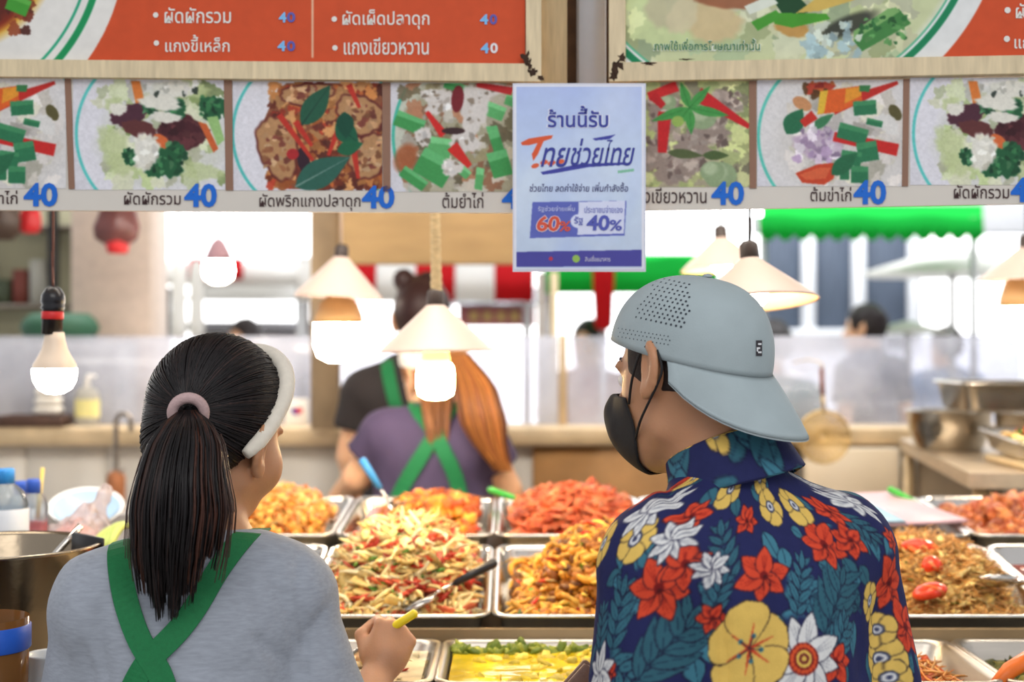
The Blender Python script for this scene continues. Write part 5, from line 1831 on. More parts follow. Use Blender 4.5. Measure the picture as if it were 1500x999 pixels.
def head_field(Pt, c, R, sc=1.0, ears=True, ez=0.0, cheek=0.0):
    q = loc(Pt, c, R) / np.float32(sc)
    d = ell(q, (0, -.012, .005), (.077, .097, .098))
    d = smin(d, ell(q, (0, .030, -.055), (.060, .062, .078)), .03)
    d = smin(d, ell(q, (0, .052, -.108), (.036, .034, .026)), .035)
    if cheek:
        for s in (-1, 1):
            d = smin(d, ell(q, (s * .044, .048, -.058), (.026 + cheek, .036 + cheek, .034 + cheek)), .02)
    d = smin(d, cap(q, (-.052, .005, -.085), (0, .05, -.115), .016, .016), .03)
    d = smin(d, cap(q, (.052, .005, -.085), (0, .05, -.115), .016, .016), .03)
    d = smin(d, cap(q, (0, .092, -.022), (0, .110, -.058), .007, .012), .012)
    d = smin(d, ell(q, (0, .080, .002), (.050, .010, .010)), .012)
    d = smin(d, ell(q, (0, .086, -.083), (.022, .010, .008)), .01)
    for s in (-1, 1):
        d = smax(d, -ell(q, (s * .032, .101, -.018), (.017, .013, .009)), .008)
        if ears:
            Re = rotm(.12, 0, s * .55)
            e = ell(q, (s * .085, -.002, -.016 + ez), (.009, .022, .037), Re)
            e = smin(e, ell(q, (s * .082, .008, -.046 + ez), (.007, .010, .012)), .008)
            e = smax(e, -ell(q, (s * .093, .004, -.012 + ez), (.009, .013, .024), Re), .004)
            d = smin(d, e, .006)
    return d * np.float32(sc)


def hand_field(Pt, w, dr, nr, side, curl, sc=1.0):
    """palm, four fingers bent by curl at each joint, thumb from the side of the palm"""
    dr = np.asarray(dr, float) / np.linalg.norm(dr)
    nr = np.asarray(nr, float)
    nr = nr - dr * nr.dot(dr)
    nr /= np.linalg.norm(nr)
    sd = np.cross(dr, nr)
    sd *= np.sign(sd.dot(side))
    w = np.asarray(w, float)
    R = np.column_stack([sd, dr, nr])
    d = ell(Pt, w + dr * .045 * sc, (.040 * sc, .050 * sc, .019 * sc), R)
    d = smin(d, cap(Pt, w - dr * .02 * sc, w + dr * .03 * sc, .023 * sc, .026 * sc), .02)
    for i in range(4):
        k = w + (dr * (.083 - .006 * abs(i - 1)) + sd * (.031 - .0205 * i)) * sc
        L = np.array([.042, .027, .022]) * (.95, 1.05, 1.0, .82)[i] * sc
        ang, p, r = 0.35, k, .0095 * sc
        d = smin(d, cap(Pt, w + (dr * .04 + sd * (.02 - .013 * i)) * sc, k, .013 * sc, .0105 * sc), .008)
        for j in range(3):
            ang += curl[j]
            n = p + (dr * math.cos(ang) - nr * math.sin(ang)) * L[j]
            d = smin(d, cap(Pt, p, n, r, r * .92), .0035)
            p, r = n, r * .92
    b = w + (dr * .022 + sd * .030 - nr * .008) * sc
    m = b + (dr * .030 + sd * .020 - nr * .018) * sc
    t = m + (dr * .028 - sd * .012 - nr * .014) * sc
    d = smin(d, cap(Pt, b, m, .0135 * sc, .011 * sc), .012)
    d = smin(d, cap(Pt, m, t, .011 * sc, .009 * sc), .004)
    return d


def torso(Pt, S, f=0.0):
    sl, sr, hip, nb = (np.array(S[k]) for k in ('sl', 'sr', 'hip', 'neck'))
    R = rotm(0, 0, S['yaw'])
    m, w, t = (sl + sr) / 2, S.get('w', 1), S.get('t', 1)
    up = m - hip
    d = ell(Pt, m + (0, 0, -.125) + R @ np.array([0, .012, 0]), (.150 * w + f, .104 * t + f, .205 + f), R)
    d = smin(d, ell(Pt, hip + up * .33, (.138 * w + f, .100 * t + f, .20 + f), R), .06)
    d = smin(d, ell(Pt, hip, (.160 * w + f, .115 * t + f, .14 + f), R), .06)
    for s in (sl, sr):
        d = smin(d, cap(Pt, nb + (0, 0, -.028), s + (m - s) * .22 + (0, 0, .012), .044 + f, .045 + f), .05)
        d = smin(d, cap(Pt, m + (s - m) * .5 - (0, 0, .03), s + (m - s) * .08, .075 + f, .058 + f), .05)
    return d


def wrinkles(Pt, amp, seed=0.0, sc=14):
    q = Pt + np.float32(seed)
    return (vnoise(q * np.array([1, 1, .55], np.float32), sc) * .6 + vnoise(q * np.array([1.6, 1.6, .7], np.float32), sc * 1.9) * .4) * np.float32(amp)


def creases(Pt, f, lines, depth, yd):
    """folds pressed into the back of a garment along lines given where they lie (photo pixels at distance yd)"""
    for wd, amp, pts in lines:
        q = [P(x, y, yd)[[0, 2]] for x, y in pts]
        best = None
        for a, b in zip(q[:-1], q[1:]):
            ba = b - a
            px, pz = Pt[..., 0] - np.float32(a[0]), Pt[..., 2] - np.float32(a[1])
            t = np.clip((px * ba[0] + pz * ba[1]) / ba.dot(ba), 0, 1)
            dd = (px - t * ba[0]) ** 2 + (pz - t * ba[1]) ** 2
            best = dd if best is None else np.minimum(best, dd)
        m = np.clip((1.97 - Pt[..., 1]) / .06, 0, 1)
        f = f + (amp * depth * np.exp(-best / (wd * wd)) * m).astype(np.float32)
    return f


def face_parts(parent, c, R, sc=1.0, lips=True):
    for s in (-1, 1):
        e = c + R @ (np.array([s * .031, .0755, -.018]) * sc)
        V, Fs = lathe([(.0008, .0118), (.0045, .0112), (.0085, .0085), (.0118, 0), (.0085, -.0085), (.0008, -.0118)], (0, 0, 0), rotm(-PI / 2), 14)
        mbx = MB().add(V * sc @ R.T + e, Fs, (236, 232, 226))
        V2, F2 = lathe([(.0002, .0124), (.004, .0121), (.0052, .0112)], (0, 0, 0), rotm(-PI / 2), 12)
        mbx.add(V2 * sc @ R.T + e, F2, (34, 24, 20))
        mbx.build('eye', M_COL, parent)
        pts = np.array([[s * .014, .0895, .006], [s * .03, .0845, .011], [s * .045, .0715, .007]]) * sc @ R.T + c
        one('eyebrow', *tube(curve(pts, 8), np.array([.002, .003, .0035, .0035, .003, .0028, .002, .001]), 6), mat('dark_hair', (26, 20, 20), 0.5, noise=0.3, nscale=200), parent)
    if lips:
        pts = np.array([[-.022, .088, -.083], [-.01, .097, -.081], [0, .098, -.082], [.01, .097, -.081], [.022, .088, -.083]]) * sc @ R.T + c
        one('lips', *tube(curve(pts, 12), np.array([.001, .003, .0045, .005, .0055, .0055, .0055, .0055, .005, .0045, .003, .001]), 6), mat('lips', (176, 96, 88), 0.4, noise=0.05), parent)


M_HAIR = mat('dark_hair_strands', None, 0.45, attr=True, noise=0.3, nscale=160, spec=0.35)


def strand_tuft(mb, starts, path, rad, col, n=12, sides=4):
    pass


def trousers(parent, hip, yaw, spread, z1, m, ms):
    R = rotm(0, 0, yaw)
    g = grid((hip[0] - .32, hip[1] - .3, .02), (hip[0] + .32, hip[1] + .34, hip[2] + .12), .012)
    d = ell(g, hip, (.172, .128, .15), R)
    shoes = []
    for s in (-1, 1):
        h = hip + R @ np.array([s * .085, 0, -.05])
        k = hip + R @ np.array([s * spread, .02, 0])
        k[2] = hip[2] * .53
        a = hip + R @ np.array([s * spread, -.01, 0])
        a[2] = .09
        d = smin(d, smin(cap(g, h, k, .092, .066), cap(g, k, a, .066, .052, 1.0), .02), .05)
        shoes.append(a)
    d = np.maximum(d, g[..., 2] - hip[2] - .08)
    V, Q = snet(d, g[0, 0, 0], .012)
    one('trousers', V, Q, m, parent)
    for a in shoes:
        g = grid((a[0] - .17, a[1] - .17, -.01), (a[0] + .17, a[1] + .26, .16), .01)
        f = a + R @ np.array([0, .15, 0])
        e = smin(cap(g, (a[0], a[1], .045), (f[0], f[1], .035), .043, .038), cap(g, (a[0], a[1], .05), (a[0], a[1], .11), .043, .045), .03)
        e = np.maximum(e, -g[..., 2] + .001)
        V, Q = snet(e, g[0, 0, 0], .01)
        one('shoe', V, Q, ms, parent)


def strap(tree, pix, width, over=None, m=None, parent=None, name='apron_strap', lift=.004, n=26):
    pts, nr = [], []
    for x, y in curve([(a, b, 0) for a, b in pix], n)[:, :2]:
        p, nn = pick(tree, x, y)
        if p is None:
            continue
        pts.append(p)
        nr.append(nn)
    if over:
        extra, en = [], []
        for (dx, dy) in over:
            q = pts[0] + (dx, dy, 0)
            h = tree.ray_cast(Vector((q[0], q[1], 2.2)), Vector((0, 0, -1)))
            if h[0] is not None:
                extra.append(np.array(h[0]))
                en.append(np.array(h[1]))
        pts, nr = extra[::-1] + pts, en[::-1] + nr
    pts, nr = np.array(pts), np.array(nr)
    for _ in range(3):
        pts[1:-1] = (pts[:-2] + 2 * pts[1:-1] + pts[2:]) / 4
        nr[1:-1] = nr[:-2] + nr[1:-1] + nr[2:]
    nr /= np.linalg.norm(nr, axis=1)[:, None]
    return one(name, *ribbon(pts + nr * lift, nr, width, .0022), m or M_GREEN, parent, False)


# ================================================================== the man in the flowered shirt
def build_man():
    D = 1.85
    S = dict(sl=np.array([.172, 1.775, 1.268]), sr=np.array([.446, 1.905, 1.268]), hip=np.array([.315, 1.87, .90]), neck=np.array([.292, 1.885, 1.376]), yaw=.40, w=1.02, t=1.08)
    hc = P(1004, 533, 1.91)
    HR = rotm(-.06, 0, math.radians(49))
    t = thing('person', 'man in a grey backwards cap, black mask and navy flowered shirt, seen from behind', 'person', (.315, 1.87, 0))
    # body
    h = .005
    el, er = np.array([.168, 1.775, 1.02]), np.array([.478, 1.92, 1.03])
    wl, wr = np.array([.158, 1.925, 1.055]), np.array([.43, 1.99, 1.085])
    g = grid((.03, 1.68, .86), (.60, 2.20, 1.66), h)
    d = torso(g, S)
    d = smin(d, cap(g, S['neck'] + (0, .0, -.05), hc + HR @ np.array([0, -.025, -.06]), .066, .060), .035)
    d = smin(d, head_field(g, hc, HR, 1.0, True, .012), .02)
    for s, e, w, sd in ((S['sl'], el, wl, 1), (S['sr'], er, wr, -1)):
        d = smin(d, smin(cap(g, s, e, .052, .041), cap(g, e, w, .041, .027), .015), .03)
        d = smin(d, hand_field(g, w + (w - e) / np.linalg.norm(w - e) * .012, w - e + (sd * -.02, 0, 0), (-sd * .9, 0, .25), (0, 0, 1), (.55, .75, .6)), .012)
    V, Q = snet(d, g[0, 0, 0], h)
    body = one('body', V, Q, M_SKIN, t)
    face_parts(t, hc, HR, 1.0, False)
    trousers(t, S['hip'] - np.array([0, 0, .02]), S['yaw'], .10, 0, mat('dark_trousers', (44, 46, 54), 0.8, noise=0.15), mat('dark_shoe', (40, 36, 34), 0.5))
    # short dark hair below the cap
    h2 = .003
    g = grid(hc - .15, hc + .15, h2)
    q = loc(g, hc, HR)
    d = ell(q, (0, -.012, .005), (.0795, .1005, .101))
    low = -.036 - .2 * np.clip(-q[..., 1] - .02, 0, .05) + .5 * np.clip(q[..., 1] - .0, 0, .2)
    d = smax(d, low - q[..., 2], .004)
    d = smax(d, q[..., 1] - .052, .004)
    d = np.maximum(d, q[..., 2] - .03)
    d = smax(d, -ell(q, (-.084, .002, -.010), (.02, .020, .036)), .003)
    V, Q = snet(d, g[0, 0, 0], h2)
    one('hair', V, Q, mat('cropped_hair', (40, 28, 24), 0.7, noise=0.35, nscale=400, bump=.5, bscale=700), t)
    # black face mask with ear loops
    g = grid(hc + HR @ np.array([0, .05, -.08]) - .11, hc + HR @ np.array([0, .05, -.08]) + .11, .0025)
    q = loc(g, hc, HR)
    f = head_field(g, hc, HR, 1.0, False)
    f = smin(f, ell(q, (0, .088, -.078), (.030, .036, .040)), .03) - .005
    lo_y = .044 + .010 * np.clip((q[..., 2] + .09) / .04, -1, 1) ** 2
    m = smax(f, -(f + .004), .001)
    m = smax(m, lo_y - q[..., 1], .004)
    m = smax(m, q[..., 2] - (-.040 + .10 * np.clip(q[..., 1] - .06, -.05, .05) ), .004)
    m = smax(m, -.150 - q[..., 2], .004)
    V, Q = snet(m, g[0, 0, 0], .0025)
    mask = one('face_mask', V, Q, mat('black_mask', (30, 27, 27), 0.8, noise=0.12, nscale=120), t)
    for s in (-1, 1):
        for pts in ([(.064, .050, -.050), (.076, .034, -.018), (.084, .014, .014), (.089, -.004, .026)],
                    [(.056, .048, -.098), (.074, .026, -.074), (.084, .004, -.050), (.090, -.016, -.026), (.092, -.026, -.006), (.090, -.018, .018)]):
            one('ear_loop', *tube(curve(np.array(pts) * (s, 1, 1) @ HR.T + hc, 16), .0019, 6), mat('black_cord', (24, 22, 22), 0.7), mask)
    # cap
    M_CAP = mat('grey_cap_cloth', (158, 171, 174), 0.75, noise=0.07, nscale=20, bump=.1, bscale=500)
    M_EYELET = mat('dark_eyelets', (52, 58, 66), 0.8)
    tilt = rotm(math.radians(17), 0, 0)
    n = 56
    ang = np.arange(n) * 2 * PI / n
    c0 = np.array([0, -.008, .010])

    def crown(th, ph, out=0.0):
        """th around, ph 0 rim .. pi/2 button"""
        a, b = .090 + out, .118 + out
        r = np.cos(ph) ** .82
        z = .108 * np.sin(ph) ** .92 + out * np.sin(ph)
        z = z * (1 + .05 * np.sin(-np.sin(th)) * np.sin(2 * ph))
        seam = 1 - .006 * np.abs(np.cos(3 * th)) ** 30
        L = np.stack([a * r * np.cos(th) * seam, b * r * np.sin(th) * seam, z], -1)
        return (L @ tilt.T + c0) @ HR.T + hc
    phs = np.concatenate([np.linspace(0, 1.35, 22), np.linspace(1.4, PI / 2 - .02, 4)])
    rings = [crown(ang, np.full(n, p)) for p in phs]
    inner = [crown(ang, np.full(n, p), -.0025) for p in phs]
    mb = MB()
    V, Fs = loft(inner[::-1] + rings, True, (True, True))
    mb.add(V, Fs, mi=0)
    tree = bvh(*loft(rings, True, (False, True)))
    # perforations on the side panel
    def dot(px, py, r):
        p, nn = pick(tree, px, py)
        if p is None:
            return
        nn = nn if nn.dot(p - EYE) < 0 else -nn
        u = np.cross(nn, [0, 0, 1.])
        u /= np.linalg.norm(u)
        v = np.cross(u, nn)
        a = np.arange(8) * PI / 4
        mb.add(p + nn * .0005 + r * (np.cos(a)[:, None] * u + np.sin(a)[:, None] * v), [tuple(range(8))], mi=1)
    for i in range(13):
        for j in range(11):
            x = 944 + i * 7.3 - j * 1.2 + (3.6 if j % 2 else 0)
            y = 412 + j * 6.2 + (i - 6) * 1.6
            # diamond shaped field
            if 402 < y < 486 and x > 928 and x < 1012 and (x - 930) > (452 - y) * .75 and (x - 1000) < (486 - y) * .4:
                dot(x, y, .0013 + .0005 * min(1, (i / 12)))
    for i in range(14):
        for j in range(3):
            x, y = 906 + i * 5.6 + (2.5 if j % 2 else 0), 481 + j * 6 + i * .9
            if x < 986:
                dot(x, y, .0009)
    capo = mb.build('cap', [M_CAP, M_EYELET], t)
    one('button', *lathe([(.007, 0), (.006, .003), (.002, .0045)], crown(np.array([0.]), np.array([PI / 2 - .02]))[0], None, 12), M_CAP, capo)
    # brim
    nb, nt = 27, 12
    top = []
    for k in range(nt):
        s = k / (nt - 1)
        th = np.linspace(-1.36, 1.36, nb)
        base = np.stack([.0905 * np.sin(th), -.1185 * np.cos(th), np.zeros(nb)], -1)
        Lh = .004 + .086 * np.cos(th * 1.13) ** .62
        p = base.copy()
        p[:, 1] -= s * Lh * .80
        p[:, 0] *= 1 + .06 * s
        p[:, 2] -= s * Lh * .56 + .024 * s * (np.abs(np.sin(th)) ** 2.2) * np.cos(th * 1.13) ** .5 + .006 * math.sin(s * PI) * 0
        p[:, 2] -= .012 * s * s
        top.append((p @ tilt.T + c0 + np.array([0, 0, .001])) @ HR.T + hc)
    top = np.array(top)
    nrm = (HR @ tilt) @ np.array([0, .3, 1.0])
    bot = top - .003 * nrm / np.linalg.norm(nrm)
    V = np.concatenate([top.reshape(-1, 3), bot.reshape(-1, 3)])
    Fs = []
    o2 = nb * nt
    for k in range(nt - 1):
        for i in range(nb - 1):
            a = k * nb + i
            Fs.append((a, a + nb, a + nb + 1, a + 1))
            Fs.append((a + o2, a + 1 + o2, a + nb + 1 + o2, a + nb + o2))
    for k in range(nt - 1):
        for i in (0, nb - 1):
            a = k * nb + i
            Fs.append((a, a + nb, a + nb + o2, a + o2))
    for i in range(nb - 1):
        for k in (0, nt - 1):
            a = k * nb + i
            Fs.append((a, a + 1, a + 1 + o2, a + o2))
    one('brim', V, Fs, M_CAP, capo)
    # small dark emblem on the panel above the brim
    mb = MB()
    for dx, dy, w_, h_, col in ((0, 0, 9, 23, (44, 40, 46)), (1, -6, 5, 2.4, (220, 222, 224)), (-1, 0, 5, 2.4, (220, 222, 224)), (1, 6, 5, 2.4, (220, 222, 224)), (-2.4, 3, 2, 4, (220, 222, 224))):
        q = []
        for sx, sy in ((-.5, -.5), (.5, -.5), (.5, .5), (-.5, .5)):
            p, nn = pick(tree, 1112 + dx + sx * w_, 510 + dy + sy * h_)
            if p is not None:
                q.append(p - (p - EYE) / np.linalg.norm(p - EYE) * (.0012 if w_ > 8 else .0022))
        if len(q) == 4:
            mb.add(q, [(0, 1, 2, 3)], col, 0, False)
    if mb.n:
        mb.build('emblem', M_COL, capo)

    # ---------------- flowered shirt
    h = .006
    g = grid((.00, 1.62, .84), (.66, 2.12, 1.46), h)
    d = torso(g, S, .016)
    sle = [(S['sl'], S['sl'] + (el - S['sl']) * .98), (S['sr'], S['sr'] + (er - S['sr']) * .98)]
    for a, b in sle:
        d = smin(d, cap(g, a + (0, 0, -.010), b, .064, .080, 1.0), .010)
    d = d + wrinkles(g, .006, 3.1, 11)
    d = creases(g, d, [(.009, 1, [(985, 735), (1012, 775), (1036, 835), (1050, 910), (1056, 1010)]), (.016, -.6, [(968, 742), (1000, 800), (1022, 880), (1030, 1000)]),
                       (.010, .6, [(1190, 790), (1180, 860), (1190, 930)]), (.011, .7, [(1245, 800), (1262, 880), (1275, 1000)]), (.012, .5, [(1080, 720), (1130, 735), (1180, 715)])], .0065, 1.75)
    d = smax(d, .87 - g[..., 2], .004)
    d = smax(d, plane(g, S['neck'] + (.01, -.0, .022), (0.15, .32, 1)), .01)
    V, Q = snet(d, g[0, 0, 0], h)
    fc = V[Q].mean(1)
    msk = (fc[:, 2] > 1.06) & (fc[:, 1] < 1.96)
    V, Q, m2 = subdiv(V, Q, msk)
    V, Q, _ = subdiv(V, Q, m2)
    yaw = S['yaw']
    ax = np.array([.310, 1.865])
    K = 1130.0

    def uv(p):
        x, y = p[:, 0] - ax[0], p[:, 1] - ax[1]
        xb, yb = x * math.cos(yaw) + y * math.sin(yaw), -x * math.sin(yaw) + y * math.cos(yaw)
        u = .215 * np.arctan2(xb / .215, -yb / .135)
        return u * K, -(p[:, 2] + .45 * yb) * K
    U, W_ = uv(V)
    tree_s = bvh(V, Q)
    NV = (36, 40, 84)
    c = Canvas(-.70 * K, -1.62 * K, .70 * K, -.74 * K, .75, NV)
    flowered(c, lambda px, py: (lambda r: None if r[0] is None else tuple(float(v[0]) for v in uv(r[0][None])))(pick(tree_s, px, py)))
    C = lin(c.sample(U, W_))
    M_CLOTH = mat('flowered_cotton', None, 0.8, attr=True, noise=0.08, nscale=60, bump=.15, bscale=500, spec=0.2)
    shirt = MB().add(V, Q, C).build('flowered_shirt', M_CLOTH, t)
    # collar: stand and fold-over round the neck
    nb_ = S['neck']
    axis = np.array([-.34, .30, 1.0])
    Rc = frame(axis, (math.sin(yaw) * -1, math.cos(yaw), 0))     # local y = axis
    n = 60
    th = np.linspace(-2.75, 2.75, n)
    prof = [(.070, -.030), (.067, .006), (.066, .030), (.070, .037), (.073, .034), (.079, .010), (.086, -.024), (.083, -.026), (.075, .004), (.070, .024)]
    rings = []
    fwd = np.array([-math.sin(yaw), math.cos(yaw), 0])
    axn = axis / np.linalg.norm(axis)
    fx = fwd - axn * fwd.dot(axn)
    fx /= np.linalg.norm(fx)
    sx = np.cross(fx, axn)
    for r, z in prof:
        drop = np.where(r > .0745, .010 * np.cos(th) ** 2, 0)
        rr = r * (1 + .10 * np.abs(np.sin(th)))
        pts = nb_ + axn * .004 + (rr * np.sin(th))[:, None] * sx - (rr * np.cos(th))[:, None] * fx + (z - drop)[:, None] * axn
        rings.append(pts)
    rings = np.array(rings)
    k = len(prof)
    # finer in both directions for the printed cloth
    fine = []
    for i in range(k - 1):
        for s in np.linspace(0, 1, 8, endpoint=False):
            fine.append(rings[i] * (1 - s) + rings[i + 1] * s)
    fine.append(rings[-1])
    fine = np.array(fine)
    f2 = []
    for i in range(n - 1):
        for s in np.linspace(0, 1, 5, endpoint=False):
            f2.append(fine[:, i] * (1 - s) + fine[:, i + 1] * s)
    f2.append(fine[:, -1])
    G = np.array(f2)                       # (around, profile, 3)
    na, npf = G.shape[:2]
    i = np.arange(na * npf).reshape(na, npf)
    Q2 = np.stack([i[:-1, :-1].ravel(), i[1:, :-1].ravel(), i[1:, 1:].ravel(), i[:-1, 1:].ravel()], 1)
    A, B = np.meshgrid(np.linspace(-.25, .25, na), np.linspace(0, .17, npf), indexing='ij')
    cc = Canvas(-.26 * K, -.02 * K, .26 * K, .20 * K, .8, (38, 42, 84))
    g2 = np.random.default_rng(12)
    for k2 in range(120):
        x, y = g2.uniform(-280, 280), g2.uniform(-10, 210)
        if k2 % 6 == 5:
            flower5(cc, x, y, 22, g2.uniform(0, 6), YEL, k2)
        else:
            tleaf(cc, x, y, g2.uniform(36, 62), g2.uniform(10, 17), g2.uniform(-.9, .9), k2)
    cc.blur(1)
    MB().add(G.reshape(-1, 3), Q2, lin(cc.sample(A.ravel() * K, B.ravel() * K))).build('collar', M_CLOTH, shirt)
    # wallet held in the left hand
    w0 = P(846, 992, 2.0)
    t2 = thing('wallet', 'brown leather wallet held at the edge of the yellow curry by the man', 'wallet', w0)
    Rw = rotm(.3, math.radians(38), .2)
    ML = mat('brown_leather', (122, 92, 78), 0.55, noise=0.12, nscale=60, bump=.2, bscale=300)
    for k, dz in enumerate((-.006, .006)):
        one('flap', *box(w0 + Rw @ np.array([.012, dz, -.012]), (.040, .009, .075), Rw, .003), ML, t2)
    one('lining', *box(w0 + Rw @ np.array([.012, 0, -.014]), (.036, .006, .072), Rw, .001), mat('dark_lining', (62, 44, 40), 0.8), t2)
    return t


RED, YEL, WHT, TEALL = (212, 72, 46), (222, 186, 96), (218, 218, 216), (62, 116, 134)
INK = (24, 24, 48)


def petals(c, x, y, r, rot, n, w, col, edge=INK, tipw=.62, vein=None, seed=0):
    g = np.random.default_rng(seed + 77)
    for k in range(n):
        a = rot + k * 2 * PI / n + g.uniform(-.12, .12)
        rr = r * g.uniform(.86, 1.08)
        d, m = np.array([math.cos(a), math.sin(a)]), np.array([-math.sin(a), math.cos(a)])
        t = np.linspace(0, 1, 11)
        ww = rr * w * (np.sin(PI * np.clip(t, 0, 1) ** tipw) ** .8 if w < .35 else 1.25 * np.sin(PI * np.clip(t, 0, 1) ** 1.7) ** .55)
        o = np.array([x, y])
        for ex, cl in ((1.6, edge), (0, col)):
            e = ex
            up = [o + d * (rr * s + (e if s > .9 else 0)) + m * (b + e) for s, b in zip(t, ww)]
            dn = [o + d * (rr * s + (e if s > .9 else 0)) - m * (b + e) for s, b in zip(t, ww)]
            c.poly(up + dn[::-1], cl)
        if vein:
            for q in (-.25, 0, .25):
                c.line(o + d * rr * .12, o + d * rr * .8 + m * rr * w * q * 1.6, 1.8, vein, .6)


def flower5(c, x, y, r, rot, col, seed=0):
    if col == RED:
        petals(c, x, y, r, rot, 6, .32, RED, (60, 22, 36), .75, (150, 38, 30), seed)
        c.blob(x, y, r * .16, r * .16, 0, (120, 28, 28))
        for k in range(4):
            a = rot + .4 + k * .5
            c.line((x, y), (x + r * .5 * math.cos(a), y + r * .5 * math.sin(a)), 1.6, (70, 20, 24), .8)
    elif col == YEL:
        petals(c, x, y, r, rot, 5, .40, YEL, (44, 36, 40), .85, None, seed)
        c.blob(x, y, r * .32, r * .32, 0, (48, 54, 82))
        c.blob(x, y, r * .23, r * .23, 0, (222, 222, 222))
        c.blob(x, y, r * .11, r * .11, 0, (60, 66, 96))
    else:
        petals(c, x, y, r, rot, 8, .22, WHT, (44, 44, 66), .8, (150, 152, 160), seed)


def bigwhite(c, x, y, r, rot, seed=0):
    petals(c, x, y, r, rot, 9, .24, WHT, (40, 40, 60), .8, (140, 142, 152), seed)
    c.blob(x, y, r * .36, r * .36, 0, (120, 32, 30))
    for k in range(18):
        a = k * 2 * PI / 18
        c.blob(x + r * .28 * math.cos(a), y + r * .28 * math.sin(a), r * .05, r * .05, 0, (214, 84, 46))
    c.blob(x, y, r * .19, r * .19, 0, (224, 190, 90))
    c.blob(x, y, r * .12, r * .12, 0, (110, 40, 40))
    c.blob(x, y, r * .06, r * .06, 0, (224, 190, 90))


def bigyellow(c, x, y, r, rot, seed=0):
    petals(c, x, y, r, rot, 5, .40, YEL, (52, 40, 36), .9, None, seed)
    for k in range(6):
        a = rot + k * 1.05
        c.line((x, y), (x + r * .55 * math.cos(a), y + r * .55 * math.sin(a)), r * .07, (196, 62, 40), 1)
    for k in range(5):
        a = rot + .6 + k * 1.2
        c.blob(x + r * .26 * math.cos(a), y + r * .26 * math.sin(a), 3.4, 3.4, 0, (62, 116, 134))
        c.line((x, y), (x + r * .26 * math.cos(a), y + r * .26 * math.sin(a)), 1.6, (40, 40, 50))


def tleaf(c, x, y, L, W, ang, seed=0, col=None):
    g = np.random.default_rng(seed)
    col = col or tuple(np.array(TEALL) * g.uniform(.82, 1.08))
    leafp(c, x, y, L + 3, W + 1.6, ang, INK)
    leafp(c, x, y, L, W, ang, col, (26, 44, 66))


def fern(c, x, y, L, ang, seed=0, wide=.42):
    """divided leaf: pointed fingers either side of a rib"""
    g = np.random.default_rng(seed)
    col = tuple(np.array(TEALL) * g.uniform(.8, 1.02))
    d, n = np.array([math.cos(ang), math.sin(ang)]), np.array([-math.sin(ang), math.cos(ang)])
    o = np.array([x, y]) - d * L / 2
    c.line(o, o + d * L, 5, col, 1.5)
    for k in range(5):
        s = .12 + .17 * k
        for sd in (-1, 1):
            ll = L * wide * (1 - .45 * abs(s - .35) / .6)
            p = o + d * L * s
            a = ang + sd * .72
            tleaf(c, p[0] + math.cos(a) * ll / 2, p[1] + math.sin(a) * ll / 2, ll, ll * .17, a, seed, col)
    tleaf(c, *(o + d * L * .9), L * .3, L * .05, ang, seed, col)
    c.line(o, o + d * L * .95, 1.8, (26, 44, 66), .5)


